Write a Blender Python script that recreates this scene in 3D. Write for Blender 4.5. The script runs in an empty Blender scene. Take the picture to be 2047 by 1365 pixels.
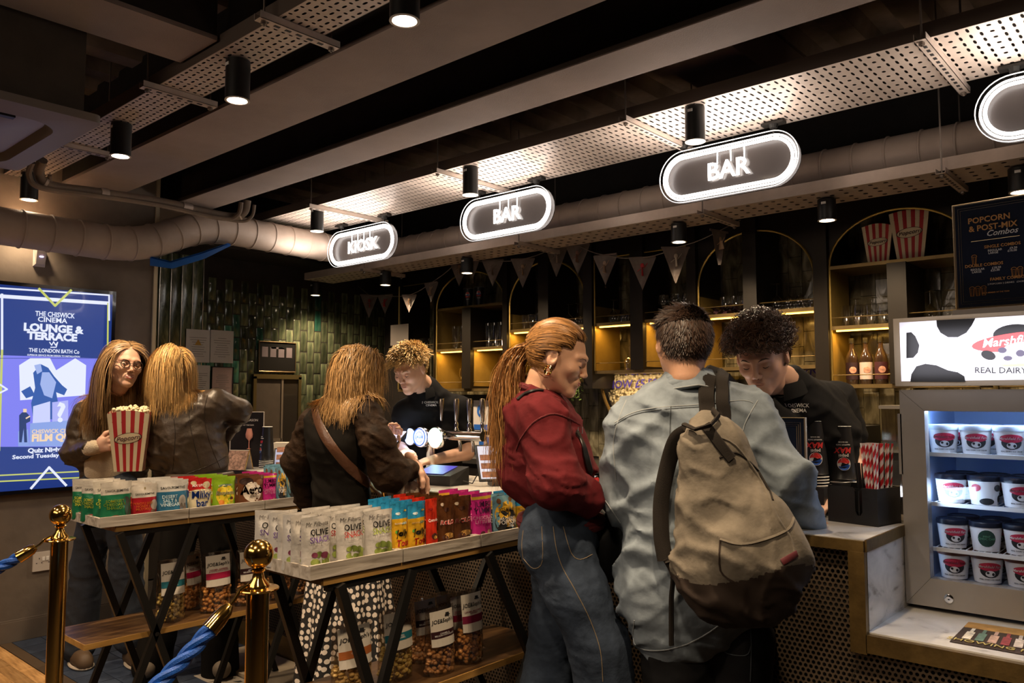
import bpy, bmesh, math, random
import numpy as np
from mathutils import Vector, Matrix
random.seed(7); rng = np.random.default_rng(7)
SC = bpy.context.scene
COL = SC.collection
PI = math.pi
# ---------------------------------------------------------------- camera, exposure, world, lights
CAM_H, FOC, TILT, YAW = 1.42, 1592.0, math.radians(4.06), math.radians(41.6)
cd = bpy.data.cameras.new('camera'); cam = bpy.data.objects.new('camera', cd); COL.objects.link(cam)
cam.location = (0, 0, CAM_H); cam.rotation_euler = (PI/2 + TILT, 0, YAW)
cd.sensor_width = 36; cd.lens = FOC/2047*36; cd.clip_start = .05
SC.camera = cam
SC.view_settings.view_transform = 'Standard'; SC.view_settings.look = 'None'
SC.view_settings.exposure = 0.0; SC.view_settings.gamma = 1; SC.view_settings.use_curve_mapping = False
CC = SC.cycles; CC.max_bounces = 6; CC.diffuse_bounces = 3; CC.glossy_bounces = 3; CC.transmission_bounces = 4; CC.transparent_max_bounces = 10; CC.adaptive_threshold = .025; CC.caustics_reflective = False; CC.caustics_refractive = False
w = bpy.data.worlds.new('world'); SC.world = w; w.use_nodes = True
w.node_tree.nodes['Background'].inputs[0].default_value = (1, .74, .52, 1)
w.node_tree.nodes['Background'].inputs[1].default_value = 0.022
def lamp(kind, loc, energy, col=(1, .76, .5), size=.05, rot=None, spot=1.6, blend=.7, size_y=None, name='room_light'):
    l = bpy.data.lights.new(name, kind); l.energy = energy; l.color = col
    if kind == 'SPOT': l.spot_size = spot; l.spot_blend = blend; l.shadow_soft_size = size
    elif kind == 'AREA':
        l.size = size
        if size_y: l.shape = 'RECTANGLE'; l.size_y = size_y
    else: l.shadow_soft_size = size
    o = bpy.data.objects.new(name, l); COL.objects.link(o); o.location = loc
    if rot: o.rotation_euler = rot
    return o
WARM = (1, .74, .47)
# the room's downlights (those the photograph shows have a fixture built below; the others hang behind the camera)
ROW_A = [-5.21, -3.93, -2.84, -1.84, -.9]; ROW_B = [-4.69, -3.18, -1.74, -.3]; ROW_C = [-6.05, -5.07, -4.13, -2.36, -1.49, -.63]
for x in ROW_A: lamp('SPOT', (x, 1.57, 2.57), 40 if x < -5 else 118, WARM, .035, spot=1.7, blend=.8)
for x in ROW_B: lamp('SPOT', (x, 3.22, 2.56), 110, WARM, .035, spot=1.9, blend=.8)
for x in ROW_C: lamp('SPOT', (x, 4.15, 2.33), 75, WARM, .03, spot=2.3, blend=.9, rot=(.25, 0, 0))
for x in (-4.6, -3.1, -1.7, -.3): lamp('SPOT', (x, .1, 2.6), 80, (1, .76, .52), .06, spot=1.9, blend=.9, rot=(.35, 0, 0))
lamp('AREA', (-2.6, -1.4, 2.5), 22, (1, .78, .6), 2.5, rot=(math.radians(42), 0, 0), size_y=.6)   # soft fill lamp added behind the camera, no fixture built

def at(px, py, X=None, Y=None, Z=None, D=None):
    """A point of the room: along the sight line through a photo pixel, at a known wall plane, height or distance."""
    a = (px - 1023.5)/FOC; b = (682.5 - py)/FOC
    d = Vector((-math.sin(YAW)*math.cos(TILT) + a*math.cos(YAW) + b*math.sin(YAW)*math.sin(TILT),
                math.cos(YAW)*math.cos(TILT) + a*math.sin(YAW) - b*math.cos(YAW)*math.sin(TILT), math.sin(TILT) + b*math.cos(TILT)))
    t = D if D is not None else X/d.x if X is not None else Y/d.y if Y is not None else (Z - CAM_H)/d.z
    return Vector((0, 0, CAM_H)) + d*t
# ---------------------------------------------------------------- materials
MATS = {}
def mat(name, col, rough=.55, metal=0., var=0., vs=6., bump=0., bs=60., emit=0., ecol=None, trans=0., alpha=1., coat=0., spec=.5,
        sss=0., stretch=None, rand=0., ior=1.45, detail=4., aniso=0., sheen=0., attr=None):
    if name in MATS: return MATS[name]
    m = bpy.data.materials.new(name); m.use_nodes = True; MATS[name] = m
    nt = m.node_tree; N = nt.nodes; L = nt.links; p = N['Principled BSDF']
    c4 = (*col, 1)
    p.inputs['Base Color'].default_value = c4; p.inputs['Roughness'].default_value = rough; p.inputs['Metallic'].default_value = metal
    p.inputs['Transmission Weight'].default_value = trans; p.inputs['Alpha'].default_value = alpha
    p.inputs['Coat Weight'].default_value = coat; p.inputs['Specular IOR Level'].default_value = spec; p.inputs['IOR'].default_value = ior
    p.inputs['Sheen Weight'].default_value = sheen
    if sss: p.inputs['Subsurface Weight'].default_value = sss; p.inputs['Subsurface Radius'].default_value = (.01, .004, .002); p.inputs['Subsurface Scale'].default_value = .6
    if aniso: p.inputs['Anisotropic'].default_value = aniso
    if emit: p.inputs['Emission Color'].default_value = (*(ecol or col), 1); p.inputs['Emission Strength'].default_value = emit
    tc = N.new('ShaderNodeTexCoord'); src = tc.outputs['Object']
    if stretch:
        mp = N.new('ShaderNodeMapping'); mp.inputs['Scale'].default_value = stretch; L.new(src, mp.inputs['Vector']); src = mp.outputs['Vector']
    last = None
    def setcol(out):
        L.new(out, p.inputs['Base Color'])
    if var:
        n = N.new('ShaderNodeTexNoise'); n.inputs['Scale'].default_value = vs; n.inputs['Detail'].default_value = detail; n.inputs['Roughness'].default_value = .6
        L.new(src, n.inputs['Vector'])
        r = N.new('ShaderNodeValToRGB'); r.color_ramp.elements[0].position = .3; r.color_ramp.elements[1].position = .7
        r.color_ramp.elements[0].color = (*[max(0, c*(1 - var)) for c in col], 1); r.color_ramp.elements[1].color = (*[min(1, c*(1 + var)) for c in col], 1)
        L.new(n.outputs['Fac'], r.inputs['Fac']); last = r.outputs['Color']
    if attr:
        a = N.new('ShaderNodeAttribute'); a.attribute_name = attr
        mx = N.new('ShaderNodeMix'); mx.data_type = 'RGBA'; mx.blend_type = 'MULTIPLY'; mx.inputs[0].default_value = 1
        if last: L.new(last, mx.inputs[6])
        else: mx.inputs[6].default_value = c4
        L.new(a.outputs['Color'], mx.inputs[7]); last = mx.outputs[2]
    if rand:
        oi = N.new('ShaderNodeObjectInfo'); h = N.new('ShaderNodeHueSaturation')
        mr = N.new('ShaderNodeMapRange'); mr.inputs['To Min'].default_value = 1 - rand; mr.inputs['To Max'].default_value = 1 + rand
        L.new(oi.outputs['Random'], mr.inputs['Value']); L.new(mr.outputs[0], h.inputs['Value'])
        if last: L.new(last, h.inputs['Color'])
        else: h.inputs['Color'].default_value = c4
        last = h.outputs['Color']
    if last: setcol(last)
    if bump:
        n2 = N.new('ShaderNodeTexNoise'); n2.inputs['Scale'].default_value = bs; n2.inputs['Detail'].default_value = 3; L.new(src, n2.inputs['Vector'])
        b = N.new('ShaderNodeBump'); b.inputs['Strength'].default_value = bump; b.inputs['Distance'].default_value = .01
        L.new(n2.outputs['Fac'], b.inputs['Height']); L.new(b.outputs['Normal'], p.inputs['Normal'])
    return m
def ramp_mat(name, stops, scale, stretch=(1, 1, 1), rough=.5, kind='noise', dist=0., bump=.1, metal=0, detail=6, coat=0, rand=0):
    """Colour from a ramp over noise (wood grain, marble veins)."""
    if name in MATS: return MATS[name]
    m = bpy.data.materials.new(name); m.use_nodes = True; MATS[name] = m
    nt = m.node_tree; N = nt.nodes; L = nt.links; p = N['Principled BSDF']; p.inputs['Roughness'].default_value = rough; p.inputs['Metallic'].default_value = metal
    p.inputs['Coat Weight'].default_value = coat
    tc = N.new('ShaderNodeTexCoord'); mp = N.new('ShaderNodeMapping'); mp.inputs['Scale'].default_value = stretch
    L.new(tc.outputs['Object'], mp.inputs['Vector'])
    n = N.new('ShaderNodeTexNoise'); n.inputs['Scale'].default_value = scale; n.inputs['Detail'].default_value = detail; n.inputs['Distortion'].default_value = dist
    L.new(mp.outputs[0], n.inputs['Vector'])
    r = N.new('ShaderNodeValToRGB'); e = r.color_ramp.elements
    for i, (pos, c) in enumerate(stops):
        el = e[i] if i < 2 else e.new(pos)
        el.position = pos; el.color = (*c, 1)
    L.new(n.outputs['Fac'], r.inputs['Fac']); out = r.outputs['Color']
    if rand:
        oi = N.new('ShaderNodeObjectInfo'); h = N.new('ShaderNodeHueSaturation'); mr = N.new('ShaderNodeMapRange')
        mr.inputs['To Min'].default_value = 1 - rand; mr.inputs['To Max'].default_value = 1 + rand
        L.new(oi.outputs['Random'], mr.inputs['Value']); L.new(mr.outputs[0], h.inputs['Value']); L.new(out, h.inputs['Color']); out = h.outputs['Color']
    L.new(out, p.inputs['Base Color'])
    if bump:
        b = N.new('ShaderNodeBump'); b.inputs['Strength'].default_value = bump; b.inputs['Distance'].default_value = .004
        L.new(n.outputs['Fac'], b.inputs['Height']); L.new(b.outputs['Normal'], p.inputs['Normal'])
    return m
# ---------------------------------------------------------------- mesh building
def frame(d):
    d = Vector(d).normalized(); a = Vector((0, 0, 1)) if abs(d.z) < .95 else Vector((1, 0, 0))
    u = d.cross(a).normalized(); return u, d.cross(u).normalized()
class MB:
    def __init__(s): s.v = []; s.f = []; s.m = []; s.cur = 0
    def add(s, vs, fs):
        k = len(s.v); s.v += [tuple(v) for v in vs]
        for f in fs: s.f.append(tuple(i + k for i in f)); s.m.append(s.cur)
        return s
    def box(s, lo, hi, R=None, c=None):
        x0, y0, z0 = lo; x1, y1, z1 = hi
        vs = [Vector(p) for p in ((x0,y0,z0),(x1,y0,z0),(x1,y1,z0),(x0,y1,z0),(x0,y0,z1),(x1,y0,z1),(x1,y1,z1),(x0,y1,z1))]
        if R is not None:
            c = Vector(c or (0, 0, 0)); vs = [R @ (v - c) + c for v in vs]
        return s.add(vs, [(0,3,2,1),(4,5,6,7),(0,1,5,4),(1,2,6,5),(2,3,7,6),(3,0,4,7)])
    def bar(s, p0, p1, a, b=None, up=None):
        p0 = Vector(p0); p1 = Vector(p1); b = b or a; d = (p1 - p0).normalized()
        if up is not None: u = d.cross(Vector(up)).normalized(); w_ = u.cross(d).normalized()
        else: u, w_ = frame(d)
        vs = [p + u*(i*a/2) + w_*(j*b/2) for p in (p0, p1) for i, j in ((-1,-1),(1,-1),(1,1),(-1,1))]
        return s.add(vs, [(0,3,2,1),(4,5,6,7),(0,1,5,4),(1,2,6,5),(2,3,7,6),(3,0,4,7)])
    def tube(s, pts, r, n=8, caps=True, flat=1., closed=False, up=None):
        pts = [Vector(p) for p in pts]; k = len(pts); rs = r if isinstance(r, (list, tuple)) else [r]*k
        vs = []; pu = None
        for i, p in enumerate(pts):
            if closed: d = pts[(i+1) % k] - pts[i-1]
            else: d = pts[min(i+1, k-1)] - pts[max(i-1, 0)]
            d.normalize()
            if pu is None:
                u = frame(d)[0] if up is None else d.cross(Vector(up)).normalized()
            else:
                u = (pu - d*pu.dot(d)); u = u.normalized() if u.length > 1e-6 else frame(d)[0]
            pu = u; w_ = d.cross(u)
            for j in range(n):
                a = 2*PI*j/n; vs.append(p + u*(math.cos(a)*rs[i]) + w_*(math.sin(a)*rs[i]*flat))
        fs = []
        for i in range(k if closed else k - 1):
            i2 = (i+1) % k
            for j in range(n): fs.append((i*n+j, i*n+(j+1) % n, i2*n+(j+1) % n, i2*n+j))
        if caps and not closed: fs += [tuple(range(n))[::-1], tuple((k-1)*n+j for j in range(n))]
        return s.add(vs, fs)
    def cyl(s, p0, p1, r0, r1=None, n=16): return s.tube([p0, p1], [r0, r0 if r1 is None else r1], n)
    def lathe(s, prof, c=(0, 0, 0), n=20, axis=None, caps=True):
        c = Vector(c); vs = []; fs = []
        if axis is None: u, v, ax = Vector((1,0,0)), Vector((0,1,0)), Vector((0,0,1))
        else: ax = Vector(axis).normalized(); u, v = frame(ax)
        for r, z in prof:
            for j in range(n):
                a = 2*PI*j/n; vs.append(c + u*(r*math.cos(a)) + v*(r*math.sin(a)) + ax*z)
        for i in range(len(prof)-1):
            for j in range(n): fs.append((i*n+j, i*n+(j+1) % n, (i+1)*n+(j+1) % n, (i+1)*n+j))
        if caps and prof[0][0] > 1e-5: fs.append(tuple(range(n))[::-1])
        if caps and prof[-1][0] > 1e-5: fs.append(tuple((len(prof)-1)*n+j for j in range(n)))
        return s.add(vs, fs)
    def sphere(s, c, r, n=16, m=10, sc=(1, 1, 1)):
        c = Vector(c); vs = []; fs = []
        for i in range(m+1):
            t = PI*i/m
            for j in range(n):
                a = 2*PI*j/n; vs.append((c.x + r*sc[0]*math.sin(t)*math.cos(a), c.y + r*sc[1]*math.sin(t)*math.sin(a), c.z - r*sc[2]*math.cos(t)))
        for i in range(m):
            for j in range(n): fs.append((i*n+j, i*n+(j+1) % n, (i+1)*n+(j+1) % n, (i+1)*n+j))
        return s.add(vs, fs)
    def prism(s, poly, h, T=None):
        """poly in local xy extruded along z by h, placed by matrix T."""
        k = len(poly); vs = [Vector((x, y, 0)) for x, y in poly] + [Vector((x, y, h)) for x, y in poly]
        if T is not None: vs = [T @ v for v in vs]
        return s.add(vs, [tuple(range(k))[::-1], tuple(range(k, 2*k))] + [(i, (i+1) % k, (i+1) % k + k, i + k) for i in range(k)])
    def build(s, name, mats, parent=None, smooth=False, world=True, sharp=40, **props):
        me = bpy.data.meshes.new(name); me.from_pydata(s.v, [], s.f)
        if not isinstance(mats, (list, tuple)): mats = [mats]
        for m in mats: me.materials.append(m)
        if len(mats) > 1: me.polygons.foreach_set('material_index', s.m)
        me.update()
        if smooth:
            me.polygons.foreach_set('use_smooth', [True]*len(s.f))
            if sharp: me.set_sharp_from_angle(angle=math.radians(sharp))
        return link(name, me, parent, world, **props)
def link(name, me, parent=None, world=True, **props):
    o = bpy.data.objects.new(name, me); COL.objects.link(o)
    if parent is not None:
        o.parent = parent
        if world:
            off = Vector((0, 0, 0)); q = parent
            while q is not None: off += q.location; q = q.parent
            o.location = -off
    for k, v in props.items():
        if v is not None: o[k] = v
    return o
def thing(name, label, cat, loc=(0, 0, 0), rz=0, group=None, rot=None):
    o = bpy.data.objects.new(name, None); COL.objects.link(o); o.empty_display_size = .05
    o.location = loc; o.rotation_euler = rot or (0, 0, rz); o['label'] = label; o['category'] = cat
    if group: o['group'] = group
    return o
def dup(root, loc=None, rz=None, label=None, group=None, rot=None):
    r = root.copy(); COL.objects.link(r)
    if loc is not None: r.location = loc
    if rz is not None: r.rotation_euler = (0, 0, rz)
    if rot is not None: r.rotation_euler = rot
    if label: r['label'] = label
    if group: r['group'] = group
    for ch in root.children:
        c = ch.copy(); COL.objects.link(c); c.parent = r
        for g in ch.children:
            d = g.copy(); COL.objects.link(d); d.parent = c
    return r
TXT = {}
def text(s, size, m, parent, loc, rot=(PI/2, 0, 0), bold=0., shear=0., ext=.0006, align='CENTER', fn=None, name='lettering', sx=1., world=False, space=1.):
    """Lettering as a mesh; fn bends its vertices onto the surface it is printed on."""
    key = (s, size, bold, shear, ext, align, sx, space)
    if key not in TXT:
        c = bpy.data.curves.new('lettering', 'FONT'); c.body = s; c.size = size; c.offset = bold*size; c.shear = shear; c.extrude = ext; c.align_x = align; c.align_y = 'CENTER'
        c.resolution_u = 2; c.space_line = .85*space; c.space_character = 1.0
        o = bpy.data.objects.new('lettering', c)
        me = bpy.data.meshes.new_from_object(o)
        bpy.data.objects.remove(o)
        if sx != 1: me.transform(Matrix.Scale(sx, 4, (1, 0, 0)))
        TXT[key] = me
    me = TXT[key]
    if fn or len(me.materials) == 0 or me.materials[0] != m:
        me = me.copy(); me.materials.clear(); me.materials.append(m)
        if not fn: TXT[key] = me
    o = bpy.data.objects.new(name, me); COL.objects.link(o); o.parent = parent; o.location = loc; o.rotation_euler = rot
    o['kind'] = 'stuff' if False else 'thing'
    del o['kind']
    if fn:
        M4 = Matrix.Translation(Vector(loc)) @ o.rotation_euler.to_matrix().to_4x4(); inv = M4.inverted()
        for v in me.vertices: v.co = inv @ Vector(fn(M4 @ v.co))
    return o
BLACK = mat('black metal', (.012, .011, .010), .45, .3)
BLACKP = mat('black plastic', (.012, .012, .013), .4, var=.2)
BRASS = mat('polished brass', (.83, .5, .13), .13, 1, var=.08, vs=3)
GOLD = mat('brushed brass', (.42, .27, .09), .42, 1, var=.25, vs=25, stretch=(1, 1, 8), bump=.05)
CHROME = mat('chrome', (.75, .75, .76), .08, 1)
WHITE = mat('white print', (.8, .79, .77), .5)
INK = mat('black print', (.015, .015, .017), .5)
# ================================================================ the room
def struct(name, mb, m, parent=None, **k): return mb.build(name, m, parent, kind='structure' if parent is None else None, **k)
plaster = mat('grey plaster', (.155, .125, .10), .8, var=.28, vs=2.2, bump=.25, bs=14)
darkpaint = mat('black brown paint', (.018, .013, .010), .75, var=.3, vs=8, bump=.1)
soffit = mat('pale beam paint', (.27, .21, .185), .75, var=.12, vs=3, bump=.15, bs=200)
ductm = mat('painted duct', (.37, .29, .24), .55, var=.12, vs=5, bump=.06, bs=30)
traym = mat('galvanised tray', (.55, .46, .40), .42, .35, var=.12, vs=8)
# floor: slab with tiles and parquet blocks
fl = struct('floor', MB().box((-9, -3, -.1), (2.5, 8, -.012)), darkpaint)
blue = mat('blue slate tile', (.030, .042, .070), .5, var=.35, vs=9, rand=.35, bump=.15)
tm = None
random.seed(3)
for i in range(15):
    for j in range(9):
        x = -5.33 + i*.152; y = 1.62 + j*.152
        if x > -3.1: continue
        if tm is None:
            tb = MB(); tb.box((0, 0, -.012), (.148, .148, 0)); o = tb.build('tile', blue, fl, world=False); tm = o.data
        else: o = link('tile', tm, fl, world=False)
        o.location = (x, y, random.uniform(-.0008, .0006))
oak = ramp_mat('oak parquet', [(.25, (.20, .10, .035)), (.5, (.46, .25, .09)), (.75, (.60, .36, .15))], 7, (1, 9, 1), .35, dist=.4, bump=.15, rand=.3)
pm_ = None
for j in range(16):
    for i in range(8):
        x = -5.33 + i*.282 - (j*.121 % .28); y = 1.552 - (j+1)*.0705
        if pm_ is None: o = MB().box((0, 0, -.012), (.280, .069, 0)).build('plank', oak, fl, world=False); pm_ = o.data
        else: o = link('plank', pm_, fl, world=False)
        o.location = (x, y, random.uniform(-.0006, .0006))
struct('trim_1', MB().box((-5.33, 1.555, -.01), (-3.2, 1.615, .001)), mat('dark threshold strip', (.07, .045, .025), .5))
# pale patterned floor tiles beside the bar front
pale = mat('cream floor tile', (.42, .37, .31), .5, var=.15, vs=5, rand=.15)
leafm = mat('printed leaf black', (.02, .022, .02), .6)
pk = None
for i in range(9):
    for j in range(3):
        if pk is None: o = MB().box((0, 0, -.012), (.145, .145, .0015)).build('tile', pale, fl, world=False); pk = o.data
        else: o = link('tile', pk, fl, world=False)
        o.location = (-4.0 + i*.15, 2.05 + j*.15, .0005)
lf = MB()
for k in range(60):
    c = Vector((random.uniform(-3.95, -2.75), random.uniform(2.08, 2.45), .0025)); a = random.uniform(0, 6.28); L_ = random.uniform(.03, .06)
    R = Matrix.Rotation(a, 3, 'Z')
    lf.add([c + R @ Vector(p) for p in ((0, 0, 0), (L_*.3, L_*.28, .0), (L_, 0, 0), (L_*.3, -L_*.28, 0))], [(0, 3, 2, 1)])
lf.build('printed_leaves', leafm, fl, world=False, kind='stuff')
# left wall with the screen
struct('wall_left', MB().box((-5.6, -3, 0), (-5.35, 2.4, 3.4)), plaster)
struct('baseboard_left', MB().box((-5.35, -3, 0), (-5.335, 2.4, .115)).box((-5.35, -3, .115), (-5.340, 2.4, .125)), mat('grey skirting', (.13, .105, .085), .5, var=.1))
struct('trim_2', MB().box((-5.352, 2.378, 0), (-5.335, 2.402, 3.3)), mat('pale corner bead', (.5, .42, .28), .5))
# glazed tile wall beyond, back wall
struct('wall_glazed', MB().box((-6.62, 2.3, 0), (-6.36, 5.6, 3.4)), darkpaint)
wbk = struct('wall_back', MB().box((-6.6, 5.2, 0), (2.4, 5.5, 3.4)), darkpaint)
struct('wall_right', MB().box((2.2, -3, 0), (2.4, 5.6, 3.4)), plaster)
struct('wall_rear', MB().box((-5.6, -3.2, 0), (2.4, -3, 3.4)), plaster)
def tile_mat(name, c1, c2, c3, rough=.16):
    m = ramp_mat(name, [(.3, c1), (.5, c2), (.72, c3)], 5, (3, 3, 1), rough, dist=1.0, bump=.35, rand=.6)
    return m
tg = tile_mat('dark green glazed tile', (.016, .020, .012), (.075, .090, .050), (.20, .20, .11))
tg2 = tile_mat('teal glazed tile', (.015, .05, .035), (.04, .16, .11), (.16, .24, .14))
def tilemesh(w_, h_, seed):
    r = random.Random(seed); nx, nz = 3, 4; vs = []; fs = []; fx = (0, .09, .91, 1); fz = (0, .03, .5, .97, 1)
    for k in range(nz+1):
        for i in range(nx+1):
            e = (i in (0, nx)) or (k in (0, nz))
            vs.append((.0 if e else .0035 + r.uniform(-.0013, .0013), fx[i]*w_, fz[k]*h_))
    for k in range(nz):
        for i in range(nx): a = k*(nx+1)+i; fs.append((a, a+1, a+nx+2, a+nx+1))
    me = bpy.data.meshes.new('tile'); me.from_pydata(vs, [], fs); me.polygons.foreach_set('use_smooth', [True]*len(fs)); me.materials.append(tg); return me
wg = bpy.data.objects['wall_glazed']
tms = [tilemesh(.069, .192, s) for s in range(5)]
tms2 = [m.copy() for m in tms]
for m in tms2: m.materials[0] = tg2
tall = [tilemesh(.088, .9, s+9) for s in range(2)]
cnt = 0; cells = []
y = 3.22; col = 0
while y < 5.2:
    z0 = .95 + (.1 if col % 2 else 0)
    for r_ in range(7):
        cells.append((y, z0 + r_*.2))
    y += .076; col += 1
vis = [c for c in cells if c[1] > 1.25]
for (y, z) in vis[:288]:
    teal = (z < 1.95 and y < 3.6 and random.random() < .8) or random.random() < .08
    o = link('tile', random.choice(tms2 if teal else tms), wg, world=False); o.location = (-6.36, y, z)
rest = MB()
for (y, z) in [c for c in cells if c not in vis[:288]]:
    rest.box((-6.36, y, z), (-6.352, y + .072, z + .196))
rest.build('tile_field', tg, wg, world=False, kind='stuff')
for i in range(9):
    for k in range(2):
        o = link('panel', tall[(i+k) % 2], wg, world=False); o.location = (-6.36, 2.42 + i*.092, .8 + k*.905)
bead = mat('satin steel bead', (.5, .46, .38), .3, .9)
for i in range(9): MB().box((-6.362, 2.508 + i*.092, .7), (-6.349, 2.514 + i*.092, 2.6)).build('metal_strip', bead, wg, world=False)
# recessed soffit over the tile walls
struct('ceiling_dropped', MB().box((-6.6, 2.45, 2.62), (-5.9, 5.3, 2.7)), darkpaint)
# back wall tiles (hundreds, joined), only where the shelves leave them in sight
bt = MB(); vs = []
r = random.Random(5)
x = -5.9; col = 0
while x < .6:
    z = .86 + (.1 if col % 2 else 0)
    while z < 2.6:
        tl = [r.uniform(-.003, .003) for _ in range(4)]
        bt.add([(x, 5.192 + tl[0], z), (x+.088, 5.192 + tl[1], z), (x+.088, 5.192 + tl[2], z+.196), (x, 5.192 + tl[3], z+.196),
                (x-.002, 5.2, z-.002), (x+.09, 5.2, z-.002), (x+.09, 5.2, z+.198), (x-.002, 5.2, z+.198)],
               [(0,1,2,3), (4,5,1,0), (5,6,2,1), (6,7,3,2), (7,4,0,3)])
        z += .2
    x += .092; col += 1
bt.build('tile_field', ramp_mat('smoked glazed tile', [(.3, (.05, .043, .026)), (.5, (.15, .13, .08)), (.72, (.36, .32, .21))], 4, (3, 1, 1), .12, dist=1.3, bump=.4), wbk, world=False, kind='stuff')
# ceiling: ribbed deck
dk = MB(); x = -7.5; pr = []
while x < 2.4:
    pr += [(x, 3.3), (x+.1, 3.3), (x+.13, 3.22), (x+.25, 3.22), (x+.28, 3.3)]; x += .3
for i in range(len(pr)-1):
    a, b = pr[i], pr[i+1]; dk.add([(a[0], -3.1, a[1]), (b[0], -3.1, b[1]), (b[0], 5.4, b[1]), (a[0], 5.4, a[1])], [(0, 1, 2, 3)])
dk.box((-7.5, -3.1, 3.32), (2.5, 5.6, 3.4))
struct('ceiling', dk, mat('dark steel deck', (.26, .20, .16), .45, .2, var=.6, vs=3, bump=.1))
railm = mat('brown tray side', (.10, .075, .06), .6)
# beams
def ibeam(n, y0, y1, z, h, x0=-6.3, x1=2.2):
    o = struct('beam_%d' % n, MB().box((x0, y0, z), (x1, y1, z+.02)), soffit)
    MB().box((x0, (y0+y1)/2-.06, z+.02), (x1, (y0+y1)/2+.06, 3.23)).build('web', darkpaint, o, world=False)
    MB().box((x0, y0-.004, z+.004), (x1, y0, z+.024)).build('flange_edge', mat('brown flange edge', (.05, .035, .025), .6), o, world=False)
    return o
b1 = struct('beam_1', MB().box((-6.2, 1.79, 2.75), (2.2, 2.14, 2.768)), soffit); bmx = MB().box((-6.2, 1.792, 2.768), (2.2, 2.138, 3.25)).build('web', darkpaint, b1, world=False)
ibeam(2, 2.49, 2.74, 2.75, .4)
b3 = struct('beam_3', MB().box((-3.10, -3, 2.78), (-2.80, 1.46, 2.798)), soffit); MB().box((-3.098, -3, 2.798), (-2.802, 1.458, 3.2)).build('web', darkpaint, b3, world=False)
struct('beam_4', MB().box((-6.2, 4.45, 2.62), (2.2, 5.2, 2.75)), darkpaint)
struct('beam_5', MB().box((-1.9, 2.95, 2.98), (-1.55, 4.2, 3.2)), soffit)
# perforated cable trays
def perf(mb, x0, x1, y0, y1, z, cx, cy, slot, alt=None, zz=0):
    """plate in the xy plane with a hole in every cell (8 side ring between the cell and the slot)"""
    nx = int((x1-x0)/cx); ny = max(1, int((y1-y0)/cy)); cx = (x1-x0)/nx; cy = (y1-y0)/ny
    for i in range(nx):
        for j in range(ny):
            sx, sy = slot if not (alt and i % alt[0] == 0) else alt[1]
            mx, my = x0+(i+.5)*cx, y0+(j+.5)*cy; hx, hy = cx/2, cy/2
            o = [(-hx,-hy),(0,-hy),(hx,-hy),(hx,0),(hx,hy),(0,hy),(-hx,hy),(-hx,0)]
            q = [(-sx*.75,-sy*.75),(0,-sy),(sx*.75,-sy*.75),(sx,0),(sx*.75,sy*.75),(0,sy),(-sx*.75,sy*.75),(-sx,0)]
            mb.add([(mx+a, my+b, z) for a, b in o+q], [(k, (k+1) % 8, (k+1) % 8+8, k+8) for k in range(8)])
def tray(label, x0, x1, y0, y1, z, cx, cy, slot, alt=None, br=(), group='perforated cable trays'):
    t = thing('cable_tray', label, 'cable tray', (x0, y0, z), group=group)
    p = MB(); perf(p, x0, x1, y0, y1, z, cx, cy, slot, alt); p.build('perforated_plate', traym, t)
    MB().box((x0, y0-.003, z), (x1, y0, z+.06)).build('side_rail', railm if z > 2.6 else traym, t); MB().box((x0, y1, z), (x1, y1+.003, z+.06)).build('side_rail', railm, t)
    MB().box((x0, y0+.01, z+.05), (x1, y1-.01, z+.06)).build('cable_bed', darkpaint, t)
    for xb in br:
        bm = MB(); bm.box((xb-.021, y0-.07, z-.028), (xb+.021, y1+.07, z-.026)); bm.box((xb-.021, y0-.07, z-.028), (xb-.019, y1+.07, z-.002)); bm.box((xb+.019, y0-.07, z-.028), (xb+.021, y1+.07, z-.002))
        b = bm.build('bracket_channel', traym, t)
        s = MB(); n_ = int((y1-y0+.1)/.045)
        for k in range(n_):
            s.box((xb-.006, y0-.05+k*.045, z-.0295), (xb+.006, y0-.028+k*.045, z-.0281))
        s.build('slots', INK, b, world=False, kind='stuff').location = (0, 0, 0)
        for yy in (y0-.045, y1+.045):
            MB().cyl((xb, yy, z-.045), (xb, yy, 3.25), .004, n=6).lathe([(.011, -.04), (.011, -.03)], (xb, yy, z), 6).build('hanging_rod', mat('zinc rod', (.25, .21, .18), .4, .8), t)
    return t
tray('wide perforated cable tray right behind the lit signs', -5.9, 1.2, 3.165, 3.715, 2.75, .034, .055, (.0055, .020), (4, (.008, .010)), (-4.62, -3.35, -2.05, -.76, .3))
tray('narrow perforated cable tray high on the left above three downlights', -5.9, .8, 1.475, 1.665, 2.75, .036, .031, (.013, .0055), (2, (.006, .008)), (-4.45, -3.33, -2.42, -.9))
tray('slim cable tray under the long duct over the back bar', -6.0, 1.2, 4.0, 4.3, 2.46, .07, .06, (.012, .012), None, (-5.1, -3.45, -2.1, -.9))
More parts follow.
